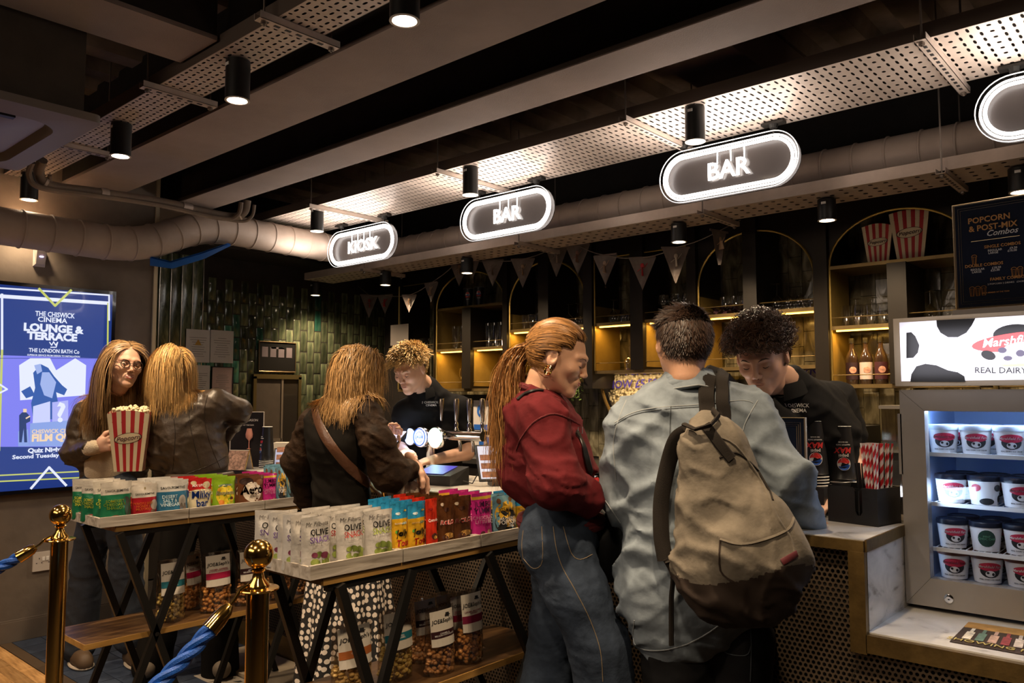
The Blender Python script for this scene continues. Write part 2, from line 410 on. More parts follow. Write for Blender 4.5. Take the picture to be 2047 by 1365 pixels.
# ducts with seam rings
def duct(name, label, pts, r, rings):
    d = thing(name, label, 'duct', pts[0]); P_ = []
    for i in range(len(pts)-1):
        a, b = Vector(pts[i]), Vector(pts[i+1]); P_.append(a)
    P_.append(Vector(pts[-1]))
    # rounded corners
    Q = [P_[0]]
    for i in range(1, len(P_)-1):
        a, b, c = P_[i-1], P_[i], P_[i+1]; k = min(.22, (a-b).length*.45, (c-b).length*.45)
        s0 = b + (a-b).normalized()*k; s1 = b + (c-b).normalized()*k
        for t in np.linspace(0, 1, 7): Q.append(s0*(1-t)**2 + b*2*t*(1-t) + s1*t*t)
    Q.append(P_[-1])
    MB().tube(Q, r, 32).build('duct_body', ductm, d, smooth=True)
    acc = 0; nxt = .08
    for i in range(len(Q)-1):
        a, b = Q[i], Q[i+1]; L_ = (b-a).length; dr = (b-a).normalized()
        while nxt < acc + L_:
            p = a + dr*(nxt-acc)
            MB().tube([p - dr*.006, p - dr*.003, p + dr*.003, p + dr*.006], [r+.001, r+.006, r+.006, r+.001], 32, caps=False).build('seam_ring', ductm, d, smooth=True, sharp=0)
            nxt += rings
        acc += L_
    return d
duct('ventilation_duct', 'fat pale round duct with a raised bend, left wall to back bar',
     [(-5.15, -1.2, 2.44), (-5.15, 2.18, 2.385), (-5.235, 2.66, 2.62), (-5.235, 4.16, 2.60), (1.5, 4.16, 2.61)], .108, .155)
# downlights
bm_ = mat('black lamp shell', (.010, .010, .010), .4)
glow = mat('lamp diffuser', (1, .8, .55), .5, emit=26, ecol=(1, .80, .56))
rim = mat('white lamp rim', (.6, .55, .5), .4)
def downlight(x, y, ztop, zbot, r, label, group):
    t = thing('downlight', label, 'lamp', (x, y, ztop), group=group)
    MB().lathe([(r, 0), (r, -(ztop-zbot)), (r-.004, -(ztop-zbot)), (r-.004, -(ztop-zbot)+.03), (0, -(ztop-zbot)+.03)], (0, 0, 0), 28).build('shell', bm_, t, world=False, smooth=True)
    MB().lathe([(r, -(ztop-zbot)-.001), (r+.001, -(ztop-zbot)-.004), (r-.008, -(ztop-zbot)-.004), (r-.008, -(ztop-zbot)+.008)], (0, 0, 0), 28, caps=False).build('rim', rim, t, world=False, smooth=True)
    MB().lathe([(r-.009, -(ztop-zbot)+.006), (0, -(ztop-zbot)+.004)], (0, 0, 0), 24).build('diffuser', glow, t, world=False)
    MB().box((-.012, -r-.001, -.028), (.012, -r+.003, -.016)).build('sticker', WHITE, t, world=False)
    return t
la = ['black tube downlight beside the ceiling cassette, far left over the screen', 'second black tube downlight under the left cable tray, over the screen', 'black tube downlight under the left cable tray, above the pale duct bend',
      'large black tube downlight cut by the top edge of the photo']
for x, l in zip(ROW_A, la): downlight(x, 1.57, 2.745, 2.59, .047, l, 'downlights under the left tray')
for x, l in zip(ROW_B[:3], ['black tube downlight left of the kiosk sign', 'black tube downlight above the middle bar sign', 'black tube downlight above the right bar sign']):
    downlight(x, 3.22, 2.745, 2.59, .045, l, 'downlights under the wide tray')
for x, l in zip(ROW_C, ['small black downlight in front of the green tiles, left of the bunting', 'small black downlight above the blond bartender', 'small black downlight hanging among the bunting flags',
        'black downlight over the denim man', 'black downlight beside the shelf popcorn boxes', 'black downlight at the right edge above the combo menu']):
    downlight(x, 4.15, 2.45, 2.345, .046, l, 'downlights under the back tray')
# illuminated signs
neon = mat('white neon', (1, .95, .9), .5, emit=9, ecol=(1, .93, .88))
plexi = mat('smoked acrylic', (.045, .038, .036), .3, alpha=.85)
clear = mat('clear acrylic edge', (.5, .5, .5), .1, alpha=.35)
def stadium(w_, h_, n=14):
    r_ = h_/2; c = w_/2 - r_
    return [(c + r_*math.sin(PI*k/n), -r_*math.cos(PI*k/n)) for k in range(n+1)] + [(-c - r_*math.sin(PI*k/n), r_*math.cos(PI*k/n)) for k in range(n+1)]
def sign(x0, x1, zc, word, label, tx=0):
    W_, H_ = x1-x0, .262; t = thing('hanging_sign', label, 'sign', ((x0+x1)/2, 3.66, zc), group='illuminated signs over the bar')
    T = Matrix.Rotation(PI/2, 4, 'X')
    MB().prism(stadium(W_, H_), .006, T).build('backing_panel', plexi, t, world=False)
    ym = -.034
    for (k, rr) in ((.013, .0048), (.030, .0075)):
        pts = [Vector((a, ym, b)) for a, b in stadium(W_-2*k, H_-2*k, 20)]
        MB().tube(pts, rr, 8, closed=True).build('light_ring', neon, t, world=False, smooth=True)
    MB().prism(stadium(W_+.006, H_+.006), .003, Matrix.Translation((0, -.046, 0)) @ T).build('front_acrylic', mat('clear sign front', (.02, .02, .02), .08, alpha=.05), t, world=False)
    MB().tube([Vector((a, -.046, b)) for a, b in stadium(W_+.008, H_+.008, 20)], .0022, 6, closed=True).build('acrylic_edge', mat('lit acrylic edge', (.9, .9, .9), .2, emit=1.2), t, world=False)
    if word:
        text(word, .125, neon, t, (tx, -.018, 0), bold=.012, ext=.003)
        text(word, .125, mat('dim neon reflection', (.9, .85, .8), .5, emit=1.5), t, (tx+.014, -.004, -.006), bold=.004, ext=.001)  # reflection of the letters, built as a second dimly glowing set
        for k in range(len(word)-1 if len(word) > 3 else 3):
            xx = tx + (k - (len(word)-1)/2 + .25)*.072
            MB().box((xx-.0025, -.02, .04), (xx+.0025, -.016, H_/2-.03)).build('letter_hanger', neon, t, world=False)
    for s in (-.33, .33):
        MB().cyl((s*W_, -.02, H_/2-.01), (s*W_, -.02, 2.745-zc-.01), .005, n=8).build('hanging_rod', BLACK, t, world=False)
        MB().box((s*W_-.055, -.042, 2.745-zc-.014), (s*W_+.055, .002, 2.745-zc-.002)).cyl((s*W_, -.02, 2.745-zc-.03), (s*W_, -.02, 2.745-zc-.012), .018, .024, 12).build('mounting_plate', BLACK, t, world=False)
    lamp('AREA', ((x0+x1)/2, 3.36, zc-.10), 8.0, (1, .86, .74), W_, rot=(PI, 0, 0), size_y=.3, name='sign_glow')
    return t
def sx(px): return at(px, 400, Y=3.66).x
sign(sx(667), sx(797), at(732, 491, Y=3.66).z, 'KIOSK', 'small oval lit sign reading KIOSK, leftmost of the hanging signs')
sign(sx(931), sx(1110), at(1020, 430, Y=3.66).z, 'BAR', 'oval lit sign reading BAR, above the ponytail woman')
sign(sx(1330), sx(1605), at(1467, 338, Y=3.66).z, 'BAR', 'large oval lit sign reading BAR, above the curly bartender')
sign(sx(1963), sx(1963)+.8, at(1963, 235, Y=3.66).z+.0, '', 'oval lit sign cut by the right edge of the photo')
# ================================================================ back bar
def glass_mat(name, tint, gl=.9, base=.06):
    m = bpy.data.materials.new(name); m.use_nodes = True; nt = m.node_tree; N = nt.nodes; L = nt.links
    N.remove(N['Principled BSDF']); out = N['Material Output']
    t = N.new('ShaderNodeBsdfTransparent'); t.inputs[0].default_value = (*tint, 1)
    g = N.new('ShaderNodeBsdfGlossy'); g.inputs['Roughness'].default_value = .06; g.inputs[0].default_value = (.95, .95, .92, 1)
    lw = N.new('ShaderNodeLayerWeight'); lw.inputs[0].default_value = .35
    mr = N.new('ShaderNodeMapRange'); mr.inputs['To Min'].default_value = base; mr.inputs['To Max'].default_value = gl; L.new(lw.outputs['Facing'], mr.inputs['Value'])
    mx = N.new('ShaderNodeMixShader'); L.new(mr.outputs[0], mx.inputs[0]); L.new(t.outputs[0], mx.inputs[1]); L.new(g.outputs[0], mx.inputs[2]); L.new(mx.outputs[0], out.inputs[0])
    MATS[name] = m; return m
GLASS = glass_mat('clear glass', (.86, .86, .84))
PANE = glass_mat('window glass', (.97, .98, 1.), .35, .03)
postm = mat('dark bronze post', (.015, .010, .005), .45, .3, var=.2)
shelfm = mat('bronze shelf', (.20, .135, .05), .4, .6, var=.2, vs=10)
cellm = mat('gold painted cell side', (.30, .20, .05), .5, .35, var=.2)
ledm = mat('warm led strip', (1, .6, .12), .5, emit=9, ecol=(1, .52, .08))
FY, BY = 4.8, 5.13
def bx(x0, x1, y0, y1, z0, z1): return MB().box((x0, y0, z0), (x1, y1, z1))
ZB, ZM, ZU = ZB_, ZM_, _ = 1.50, 1.845, 2.205; UB, UM = ZB+.12, ZM+.125
def bay(label, x0, xm0, xm1, x1, kind, lit=True, up=0):
    ZB, ZM = (ZB_+.12, ZM_+.125) if up else (ZB_, ZM_)
    """a shelf unit of two cells beside a dark middle post; kind b: upper shelf and half-round arch, a: tall arch, f: flat top"""
    t = thing('shelf_unit', label, 'shelf', (x0, FY, ZB), group='bronze shelf units of the back bar')
    bx(xm0, xm1, FY-.03, BY, ZB, ZU-.02 if kind == 'b' else 2.60).build('post', postm, t)
    for a, b in ((x0-.008, x0), (x1, x1+.008)): bx(a, b, FY, BY, ZB, ZU if kind == 'b' else 2.1).build('side_panel', cellm, t)
    for a, b in ((xm0-.004, xm0), (xm1, xm1+.004)): bx(a, b, FY+.01, BY, ZB+.02, ZM-.02).build('cell_lining', cellm, t)
    bx(x0, x1, FY-.005, BY, ZB-.022, ZB).build('shelf_board', shelfm, t)
    bx(x0, x1, FY-.005, BY, ZM-.022, ZM).build('shelf_board', shelfm, t)
    if kind == 'b': bx(x0, x1, FY-.005, BY, ZU-.02, ZU).build('shelf_board', shelfm, t)
    for a, b in ((x0, xm0), (xm1, x1)):
        MB().tube([(a, FY+.005, ZB+.055), (b, FY+.005, ZB+.055)], .003, 6).build('guard_rail', shelfm, t)
        MB().tube([(a, FY+.005, ZM+.05), (b, FY+.005, ZM+.05)], .003, 6).build('guard_rail', shelfm, t)
        if lit:
            w_ = b-a; bx(a+.02, b-.01, FY+.03, FY+.045, ZM-.030, ZM-.023).build('led_strip', ledm, t)
            lamp('AREA', ((a+b)/2, FY+.05, ZM-.034), .1*16, (1, .55, .12), w_*.85, size_y=.03, name='shelf_light')
    # arch and the dark spandrel over it
    zs = ZU if kind == 'b' else 2.16; cx = (x0+x1)/2; hw = (x1-x0)/2; hr = (.29 if kind == 'b' else .33)
    n = 24; arc = [(cx - hw*math.cos(PI*k/n), zs + hr*math.sin(PI*k/n)) for k in range(n+1)]
    if kind == 'f': arc = [(x0, 2.45), (x1, 2.45)]
    pts = [(x0, FY, ZB)] + [(a, FY, b) for a, b in arc] + [(x1, FY, ZB)]
    MB().tube(pts, .008, 6).build('arch_frame', mat('gold arch trim', (.42, .29, .08), .35, .8), t, smooth=True)
    sp = MB(); vs = []
    for a, b in arc: vs += [(a, FY+.004, b), (a, FY+.004, 2.66)]
    sp.add(vs, [(2*i, 2*i+2, 2*i+3, 2*i+1) for i in range(len(arc)-1)])
    sp.build('spandrel', postm, t)
    return t
bay('flat topped shelf unit at the far left of the back bar, beside the green tiles', -5.66, -5.62, -5.60, -5.165, 'f', lit=False)
bay('arched shelf unit with two black cups on top, above the blond bartender', -5.15, -4.805, -4.703, -4.345, 'b')
bay('tall arched shelf unit behind the ponytail woman', -4.286, -3.963, -3.862, -3.53, 'a', up=1)
bay('flat topped shelf unit behind the middle bunting flags', -3.442, -3.113, -3.008, -2.665, 'f', up=1)
bay('tall arched shelf unit behind the curly bartender', -2.589, -2.257, -2.166, -1.81, 'a', up=1)
bay('arched shelf unit with two striped popcorn boxes on top', -1.719, -1.387, -1.286, -.95, 'b')
bay('shelf unit at the right edge behind the combo menu', -.86, -.5, -.42, -.06, 'a')
for a, b in ((-5.165, -5.15), (-4.345, -4.286), (-3.53, -3.442), (-2.665, -2.589), (-1.81, -1.719), (-.95, -.86)):
    struct('pilaster', bx(a+.004, b-.004, FY-.03, BY, 1.49, 2.66), postm)
struct('dark_panel', bx(-6.3, 2.2, FY-.01, FY+.02, 2.66, 3.2), darkpaint)
# glassware
def gl_thing(name, prof, label, cat, loc, group):
    t = MB().lathe(prof, (0, 0, 0), 16).build(name, GLASS, smooth=True); t.location = loc
    t['label'] = label; t['category'] = cat; t['group'] = group; return t
wine = [(.032, 0), (.030, .003), (.004, .006), (.0035, .07), (.012, .08), (.032, .10), (.038, .13), (.034, .165), (.031, .18)]
wine_up = [(r_, .18 - z_) for r_, z_ in wine][::-1]
tumb = [(.024, 0), (.027, .004), (.033, .10), (.034, .125)]
tall_ = [(.026, 0), (.028, .004), (.033, .19), (.0335, .21)]
protos = {}
def glasses(kind, prof, xs, z, y, where, n2=None):
    nm = {'wine': 'wine_glass', 'inv': 'wine_glass', 'tum': 'tumbler', 'tall': 'tall_glass'}[kind]
    word = {'wine': 'stemmed wine glass', 'inv': 'upturned wine glass', 'tum': 'short clear tumbler', 'tall': 'tall clear glass'}[kind]
    for x in xs:
        lb = '%s %s %s' % (['leftmost', 'second', 'third', 'fourth'][list(xs).index(x)], word, where); g = '%s %s' % (word + ('es' if word.endswith('ss') else 's'), where)
        if kind in protos:
            o = protos[kind].copy(); COL.objects.link(o); o.location = (x, y, z); o['label'] = lb; o['group'] = g
        else: protos[kind] = gl_thing(nm, prof, lb, 'glass', (x, y, z), g)
def lin(a, b, n): return [a + (b-a)*(i+.5)/n for i in range(n)]
glasses('tall', tall_, lin(-5.12, -4.83, 3), ZM, 4.95, 'in the left middle cell under the two black cups')
glasses('tall', tall_, lin(-4.68, -4.38, 4), ZM, 4.93, 'in the right middle cell under the two black cups')
glasses('wine', wine, lin(-4.98, -4.84, 2), ZB, 4.93, 'on the bottom shelf behind the blond bartender')
glasses('tum', tumb, lin(-5.6, -5.2, 4), ZM, 4.95, 'on the far left shelf beside the green tiles')
glasses('tum', tumb, lin(-4.26, -3.98, 4), UM, 4.92, 'in the left cell of the shelf behind the ponytail woman')
glasses('inv', wine_up, lin(-4.26, -3.98, 3), UM, 5.05, 'in the left cell of the shelf behind the ponytail woman')
glasses('inv', wine_up, lin(-3.83, -3.56, 3), UM, 4.93, 'in the right cell of the shelf behind the ponytail woman')
glasses('inv', wine_up, lin(-3.41, -3.13, 3), UM, 4.93, 'behind the flag left of the denim man')
glasses('inv', wine_up, lin(-3.26, -3.13, 2), UB, 4.93, 'in the yellow lit cell left of the denim man')
glasses('wine', wine, lin(-2.98, -2.70, 3), UM, 4.93, 'on the middle shelf over the denim man')
glasses('inv', wine_up, lin(-2.14, -1.83, 4), UM, 4.93, 'on the shelf over the curly bartender')
glasses('tum', tumb, lin(-2.50, -2.28, 3), UM, 4.93, 'on the shelf beside the dark plant')
glasses('tum', tumb, lin(-1.69, -1.41, 4), ZM, 4.88, 'in front on the shelf over the syrup bottles')
glasses('inv', wine_up, lin(-1.69, -1.41, 3), ZM, 5.02, 'at the back of the shelf over the syrup bottles')
glasses('inv', wine_up, lin(-1.26, -.97, 3), ZM, 4.95, 'on the shelf left of the combo menu')
glasses('wine', wine, [-1.57, -1.46], ZB, 5.04, 'behind the syrup bottles')
glasses('wine', wine, lin(-1.26, -.97, 2), ZB, 4.95, 'in the low cell beside the ice cream freezer header')
# dark trailing plants on the shelf behind the men
leafd = mat('dark purple leaf', (.05, .02, .025), .5); leafg = mat('pale green leaf', (.22, .34, .08), .5, var=.2)
def plant(name, label, c, m, n, sp, drop, L_):
    b = MB(); r_ = random.Random(n)
    for k in range(n):
        p = Vector(c) + Vector((r_.uniform(-sp, sp), r_.uniform(-.05, .05), r_.uniform(-drop, .06)))
        d = Vector((r_.uniform(-1, 1), r_.uniform(-1, .2), r_.uniform(-.8, .5))).normalized(); s_ = d.cross(Vector((0, 0, 1))).normalized()*L_*.35
        b.add([p, p + d*L_*.5 + s_, p + d*L_, p + d*L_*.5 - s_], [(0, 1, 2, 3)])
    for k in range(5): b.tube([Vector(c) + Vector((r_.uniform(-sp, sp)*.3, 0, .05)), Vector(c) + Vector((r_.uniform(-sp, sp), -.03, -drop*.9))], .0015, 4)
    t = thing(name, label, 'plant', c)
    b.build('leaves', m, t, kind='stuff')
    MB().lathe([(.03, .0), (.038, .05), (.034, .05), (.034, .04), (0, .04)], Vector(c) + Vector((0, .02, .0)), 12).build('pot', postm, t, smooth=True)
plant('trailing_plant', 'dark leafy plant on the shelf between the two men', (-2.42, 4.9, UM), leafd, 90, .13, .0, .05)
plant('trailing_plant', 'green trailing plant hanging in front of the face of the ponytail woman', (at(1155, 780, Y=4.78).x, 4.78, at(1155, 770, Y=4.78).z+.06), leafg, 70, .045, .17, .035)
# striped popcorn boxes
red = mat('popcorn box red', (.48, .025, .03), .5); cream = mat('popcorn box cream', (.78, .66, .44), .5)
def popcorn_box(name, label, w_, h_, loc, rz, fill=True, group='striped popcorn boxes'):
    t = thing(name, label, 'popcorn box', loc, rz, group=group)
    b0, t0 = w_*.33, w_*.5; b = MB(); ns = 9
    for side in range(4):
        R = Matrix.Rotation(side*PI/2, 3, 'Z')
        for k in range(ns):
            u0, u1 = -1 + 2*k/ns, -1 + 2*(k+1)/ns
            b.cur = 1 if k in (1, 3, 5, 7) else 0
            if k in (1, 3, 5, 7): m0, m1 = (u0+u1)/2 - .105, (u0+u1)/2 + .105
            else: m0, m1 = u0 - (.0 if k == 0 else .006), u1
            rows = 4
            for j in range(rows):
                za, zb = j/rows, (j+1)/rows; ra = b0+(t0-b0)*za; rb = b0+(t0-b0)*zb
                scal = (lambda u: .018*math.cos(u*PI/2)) if j == rows-1 else (lambda u: 0)
                b.add([R @ Vector((m0*ra, -ra, za*h_)), R @ Vector((m1*ra, -ra, za*h_)), R @ Vector((m1*rb, -rb, zb*h_ + scal(m1))), R @ Vector((m0*rb, -rb, zb*h_ + scal(m0)))], [(0, 1, 2, 3)])
    b.cur = 0; b.add([(-b0, -b0, 0), (b0, -b0, 0), (b0, b0, 0), (-b0, b0, 0)], [(0, 3, 2, 1)])
    b.build('carton', [cream, red], t, world=False)
    # oval badge and lettering on the front, following its slope
    sl = (t0-b0)/h_
    fy = lambda z: -(b0 + sl*z) - .0016
    zc = h_*.58; e = MB(); n = 28; rw = w_*.33
    for (k1, k2, dy, ci) in ((1, 0, 0, 1), (.92, 0, .0006, 0), (.86, 0, .0010, 0)):
        ring = [Vector((rw*k1*math.cos(2*PI*k/n), 0, zc + rw*.42*k1*math.sin(2*PI*k/n) + rw*.12*math.cos(2*PI*k/n))) for k in range(n)]
        e.cur = ci; e.add([(p.x, fy(p.z) - dy, p.z) for p in ring], [tuple(range(n))])
    e.build('badge', [cream, mat('dark badge line', (.05, .015, .012), .5)], t, world=False)
    text('Popcorn', w_*.165, mat('dark badge line', (.05, .015, .012), .5), t, (0, -(b0+sl*zc)-.004, zc), (PI/2 - math.atan(sl), -.13, 0), bold=.01, shear=.35, sx=1.0)
    st = MB()
    for u in (-.75, -.3, .3, .75):
        cx_, cz = u*(b0+sl*h_*.86), h_*.86; pts = []
        for k in range(10):
            a = PI/2 + k*PI/5; q = w_*.028*(1 if k % 2 == 0 else .42); zz = cz+q*math.sin(a); pts.append((cx_+q*math.cos(a), fy(zz), zz))
        st.add(pts, [tuple(range(10))])
    st.build('stars', red, t, world=False, kind='stuff')
    if fill:
        me = MB(); r_ = random.Random(4)
        for k in range(90):
            x, y = r_.uniform(-.9, .9)*t0, r_.uniform(-.9, .9)*t0; z = h_ + .028*(1-(x*x+y*y)/(t0*t0*2)) + r_.uniform(-.01, .006)
            for q in range(2): me.sphere((x + r_.uniform(-.005, .005), y + r_.uniform(-.005, .005), z + r_.uniform(0, .006)), r_.uniform(.006, .010), 6, 4)
        me.build('popcorn', mat('popped corn', (.86, .74, .48), .7, var=.15, vs=80), t, world=False, smooth=True, sharp=0, kind='stuff')
    return t
p = at(1753, 520, Y=4.9); popcorn_box('popcorn_box', 'smaller striped popcorn box standing on the arched top shelf', .165, .215, (p.x, 4.93, ZU), .26, fill=False)
p = at(1817, 510, Y=4.9); popcorn_box('popcorn_box', 'larger striped popcorn box standing on the arched top shelf', .205, .265, (p.x, 4.93, ZU), .24, fill=False)
# branded cups
cupm = mat('black paper cup', (.012, .012, .014), .35); lred = mat('logo red', (.55, .03, .03), .4); lblue = mat('logo blue', (.02, .09, .42), .4)
def globe(mb, c, r_, T):
    n = 24; cc = [(r_*math.cos(2*PI*k/n), r_*math.sin(2*PI*k/n)) for k in range(n)]
    def put(pts, dz, ci): mb.cur = ci; mb.add([T @ Vector((c[0]+a, c[1]+b, dz)) for a, b in pts], [tuple(range(len(pts)))])
    put([(a*1.08, b*1.08) for a, b in cc], 0, 0)
    def cap(lo, hi, wave):
        top = [(r_*math.cos(a), r_*math.sin(a)) for a in np.linspace(lo, hi, 12)]
        x1_, y1_ = top[-1]; x0_, y0_ = top[0]
        mid = [(x1_+(x0_-x1_)*t, y1_+(y0_-y1_)*t + wave*math.sin(PI*2*t)) for t in np.linspace(.1, .9, 8)]
        return top + mid
    put(cap(.25, PI-.05, .12*r_), .0006, 1); put(cap(PI+.35, 2*PI-.15, .12*r_), .0006, 2)
def cup(loc, label, group, rz=0, h=.165, big=False, n=1, inv=True, flip=True):
    t = thing('paper_cup', label, 'cup', loc, rz, group=group)
    rb, rt = (.040, .052) if big else (.030, .045)
    if inv: prof = [(rt, 0), (rt+.0015, .002), (rt, .004)] + [(rt + (rb-rt)*k/6, h*k/6) for k in range(1, 7)] + [(rb-.003, h), (rb-.003, h-.006), (0, h-.006)]
    else: prof = [(rb, 0), (rt, h)]
    MB().lathe(prof, (0, 0, 0), 28).build('cup_body', cupm, t, world=False, smooth=True)
    zf = rb if inv else rt
    MB().lathe([(zf-.001, h), (zf+.0012, h+.0008), (zf-.001, h+.002)], (0, 0, 0), 28).build('rim', WHITE, t, world=False, smooth=True)
    def bend(v):
        z = v.z; r_ = (rt + (rb-rt)*z/h if inv else rb + (rt-rb)*z/h) + .0012 + (-v.y); a = v.x/r_
        return (r_*math.sin(a), -r_*math.cos(a), z)
    fl_ = PI if flip else 0
    g = MB(); globe(g, (0, 0), .022 if big else .017, Matrix.Translation((0, 0, h*.30 if flip else h*.7)) @ Matrix.Rotation(PI/2, 4, 'X'))
    g.v = [bend(Vector(v)) for v in g.v]; g.build('round_logo', [WHITE, lred if flip else lred, lblue], t, world=False)
    text('MAX', .028 if big else .021, lred, t, (0, 0, h*.56), (PI/2, fl_, 0), bold=.03, shear=.2, fn=bend)
    text('pepsi', .017 if big else .013, WHITE, t, (0, 0, h*.45), (PI/2, fl_, 0), bold=.01, fn=bend)
    text('MAXIMUM TASTE', .0065, WHITE, t, (0, 0, h*.66), (PI/2, fl_, 0), fn=bend)
    text('NO SUGAR', .0065, WHITE, t, (0, 0, h*.71), (PI/2, fl_, 0), fn=bend)
    return t
for k, (px_, l) in enumerate(((933, 'left black soft drink cup on the arched shelf'), (955, 'right black soft drink cup on the arched shelf'))):
    cup((at(px_, 600, Y=4.9).x, 4.92, ZU), l, 'cups on the arched shelf', rz=.6, inv=False, flip=False)
# syrup bottles
def bottle(x, y, z, lab, label):
    t = thing('syrup_bottle', label, 'bottle', (x, y, z), .4, group='syrup bottles on the low shelf')
    MB().lathe([(.034, 0), (.036, .006), (.036, .15), (.030, .175), (.014, .21), (.0125, .24), (.015, .245)], (0, 0, 0), 20).build('glass_body', mat('dark syrup glass', (.035, .02, .012), .1, coat=.5), t, world=False, smooth=True)
    MB().lathe([(.016, .245), (.016, .275), (0, .276)], (0, 0, 0), 16).build('cap', BLACK, t, world=False, smooth=True)
    MB().lathe([(.0368, .03), (.0368, .13)], (0, 0, 0), 20).build('label_band', mat('bottle label ' + lab, {'dark': (.03, .012, .015), 'pale': (.6, .48, .42), 'pink': (.06, .015, .02)}[lab], .5), t, world=False, smooth=True)
    MB().sphere((.0, -.0368, .085), .02, 12, 8, (1, .06, 1)).build('fruit_print', mat('fruit print', (.6, .3, .2), .5, var=.5, vs=60), t, world=False, smooth=True)
for px_, k, l in ((1704, 'dark', 'dark labelled syrup bottle, left of three on the low shelf'), (1732, 'pale', 'pale labelled syrup bottle between two dark ones'), (1762, 'pink', 'dark labelled syrup bottle, right of three on the low shelf')):
    bottle(at(px_, 740, Y=4.9).x, 4.9, ZB, k, l)
# half-round popcorn display under the shelves
pc = at(1316, 737, Y=5.0); R_ = .52
t = thing('popcorn_display', 'half-round display of popcorn with blue hand lettering behind the denim man', 'display', (pc.x, 5.0, 1.59))
n = 28; arc = [(-R_*math.cos(PI*k/n), -R_*.95*math.sin(PI*k/n)) for k in range(n+1)]
b = MB(); b.add([(pc.x+a, 5.08, 1.59+c) for a, c in arc], [tuple(range(n+1))]); b.build('back_board', cream, t)
MB().tube([(pc.x+a, 5.02, 1.59+c) for a, c in arc], .014, 8).build('rim', GOLD, t, smooth=True)
b = MB(); rr = random.Random(8)
for k in range(1500):
    a = rr.uniform(0, PI); q = R_*math.sqrt(rr.random())*.97
    b.sphere((pc.x - q*math.cos(a), 5.07 + rr.uniform(-.01, .0), 1.59 - q*.95*math.sin(a)), rr.uniform(.009, .014), 5, 3)
b.build('popcorn', mat('popped corn', (.86, .74, .48), .7), t, smooth=True, sharp=0, kind='stuff')
bp = mat('blue marker', (.05, .03, .38), .5)
def hand(s, sz, px_, py_): 
    q = at(px_, py_, Y=5.03); text(s, sz, bp, t, q - t.location, (PI/2, -.03, 0), bold=.015, shear=.15)
hand('POPCORN', .075, 1290, 742); hand('NOW £5.50', .085, 1262, 768); hand('POPCORN', .075, 1580, 745)
lamp('AREA', (pc.x, 4.9, 1.58), 2.2, (1, .72, .4), .8, size_y=.05, name='display_light', rot=(.3, 0, 0))
# a strip of pale marble tile by the curly bartender
struct('trim_3', bx(-2.0, -1.70, 5.15, 5.18, 1.2, 1.60), ramp_mat('pale marble', [(.3, (.18, .16, .13)), (.5, (.45, .42, .36)), (.7, (.6, .57, .5))], 5, (1, 1, 2), .3, dist=2))
lamp('AREA', (-1.45, 4.95, 1.46), 1.2, (1, .66, .3), .7, size_y=.05, name='under_shelf_light')
lamp('AREA', (-4.7, 4.95, 1.46), .9, (1, .66, .3), .8, size_y=.05, name='under_shelf_light')
# back counter, dispenser, appliances
t = thing('back_counter', 'dark back counter along the rear wall behind the bartenders', 'counter', (-5.4, 4.6, 0))
bx(-5.5, 2.0, 4.55, 5.18, .9, .94).build('worktop', mat('grey steel worktop', (.12, .11, .10), .35, .7), t)
for i in range(9): bx(-5.5+i*.83, -5.5+i*.83+.82, 4.58, 5.15, .1, .895).build('door', darkpaint, t)
t = thing('clear_dispenser', 'clear boxy drinks dispenser behind the straws', 'dispenser', (-1.32, 4.75, .94))
bx(-1.42, -1.2, 4.7, 4.95, 1.12, 1.36).build('tank', glass_mat('smoky acrylic', (.75, .72, .66), .8, .12), t)
bx(-1.43, -1.19, 4.69, 4.96, 1.36, 1.38).build('lid', mat('grey lid', (.10, .09, .08), .4), t)
bx(-1.42, -1.2, 4.72, 4.95, .94, 1.12).build('base', BLACKP, t)
MB().cyl((-1.31, 4.70, 1.1), (-1.31, 4.66, 1.08), .012).build('tap', CHROME, t)
t = thing('coffee_machine', 'dark glass fronted machine on the back counter behind the cup stacks', 'machine', (-1.75, 4.8, .94))
bx(-1.98, -1.52, 4.66, 5.0, .94, 1.26).build('housing', BLACKP, t); bx(-1.94, -1.60, 4.652, 4.66, 1.02, 1.2).build('front_plate', mat('dark steel', (.2, .19, .18), .25, .9), t)
MB().cyl((-1.56, 4.64, 1.1), (-1.56, 4.66, 1.1), .02).build('knob', CHROME, t)
# hygiene notices and papers
def poster(name, label, x0, x1, z0, z1, y, m, cat='notice'):
    t = thing(name, label, cat, ((x0+x1)/2, y, z0)); bx(x0, x1, y-.004, y, z0, z1).build('sheet', m, t); return t
paper = mat('white paper', (.62, .58, .55), .6); bluep = mat('notice blue', (.02, .12, .48), .5)
a_ = at(947, 800, Y=4.9); b_ = at(977, 862, Y=4.9)
t = poster('hygiene_notice', 'white and blue hand washing notice right of the beer taps', a_.x, b_.x, b_.z, a_.z, 4.9, paper)
c_ = ((a_.x+b_.x)/2, (a_.z+b_.z)/2+.04)
k = 20; MB().prism([(c_[0] + .042*math.cos(2*PI*i/k), c_[1] + .052*math.sin(2*PI*i/k)) for i in range(k)], .002, Matrix.Translation((0, 4.894, 0)) @ Matrix.Rotation(PI/2, 4, 'X')).build('blue_disc', bluep, t)
MB().sphere((c_[0], 4.891, c_[1]-.01), .02, 10, 6, (.8, .1, 1.1)).build('hand_print', paper, t)
bx(a_.x+.01, b_.x-.01, 4.892, 4.894, b_.z+.01, b_.z+.055).build('blue_band', bluep, t)
a_ = at(938, 868, Y=4.9); b_ = at(980, 895, Y=4.9)
t = poster('hygiene_notice', 'small white card with a blue block below the hand washing notice', a_.x, b_.x, b_.z, a_.z, 4.9, paper)
bx((a_.x+b_.x)/2, b_.x-.01, 4.892, 4.894, b_.z+.01, a_.z-.015).build('blue_block', bluep, t)
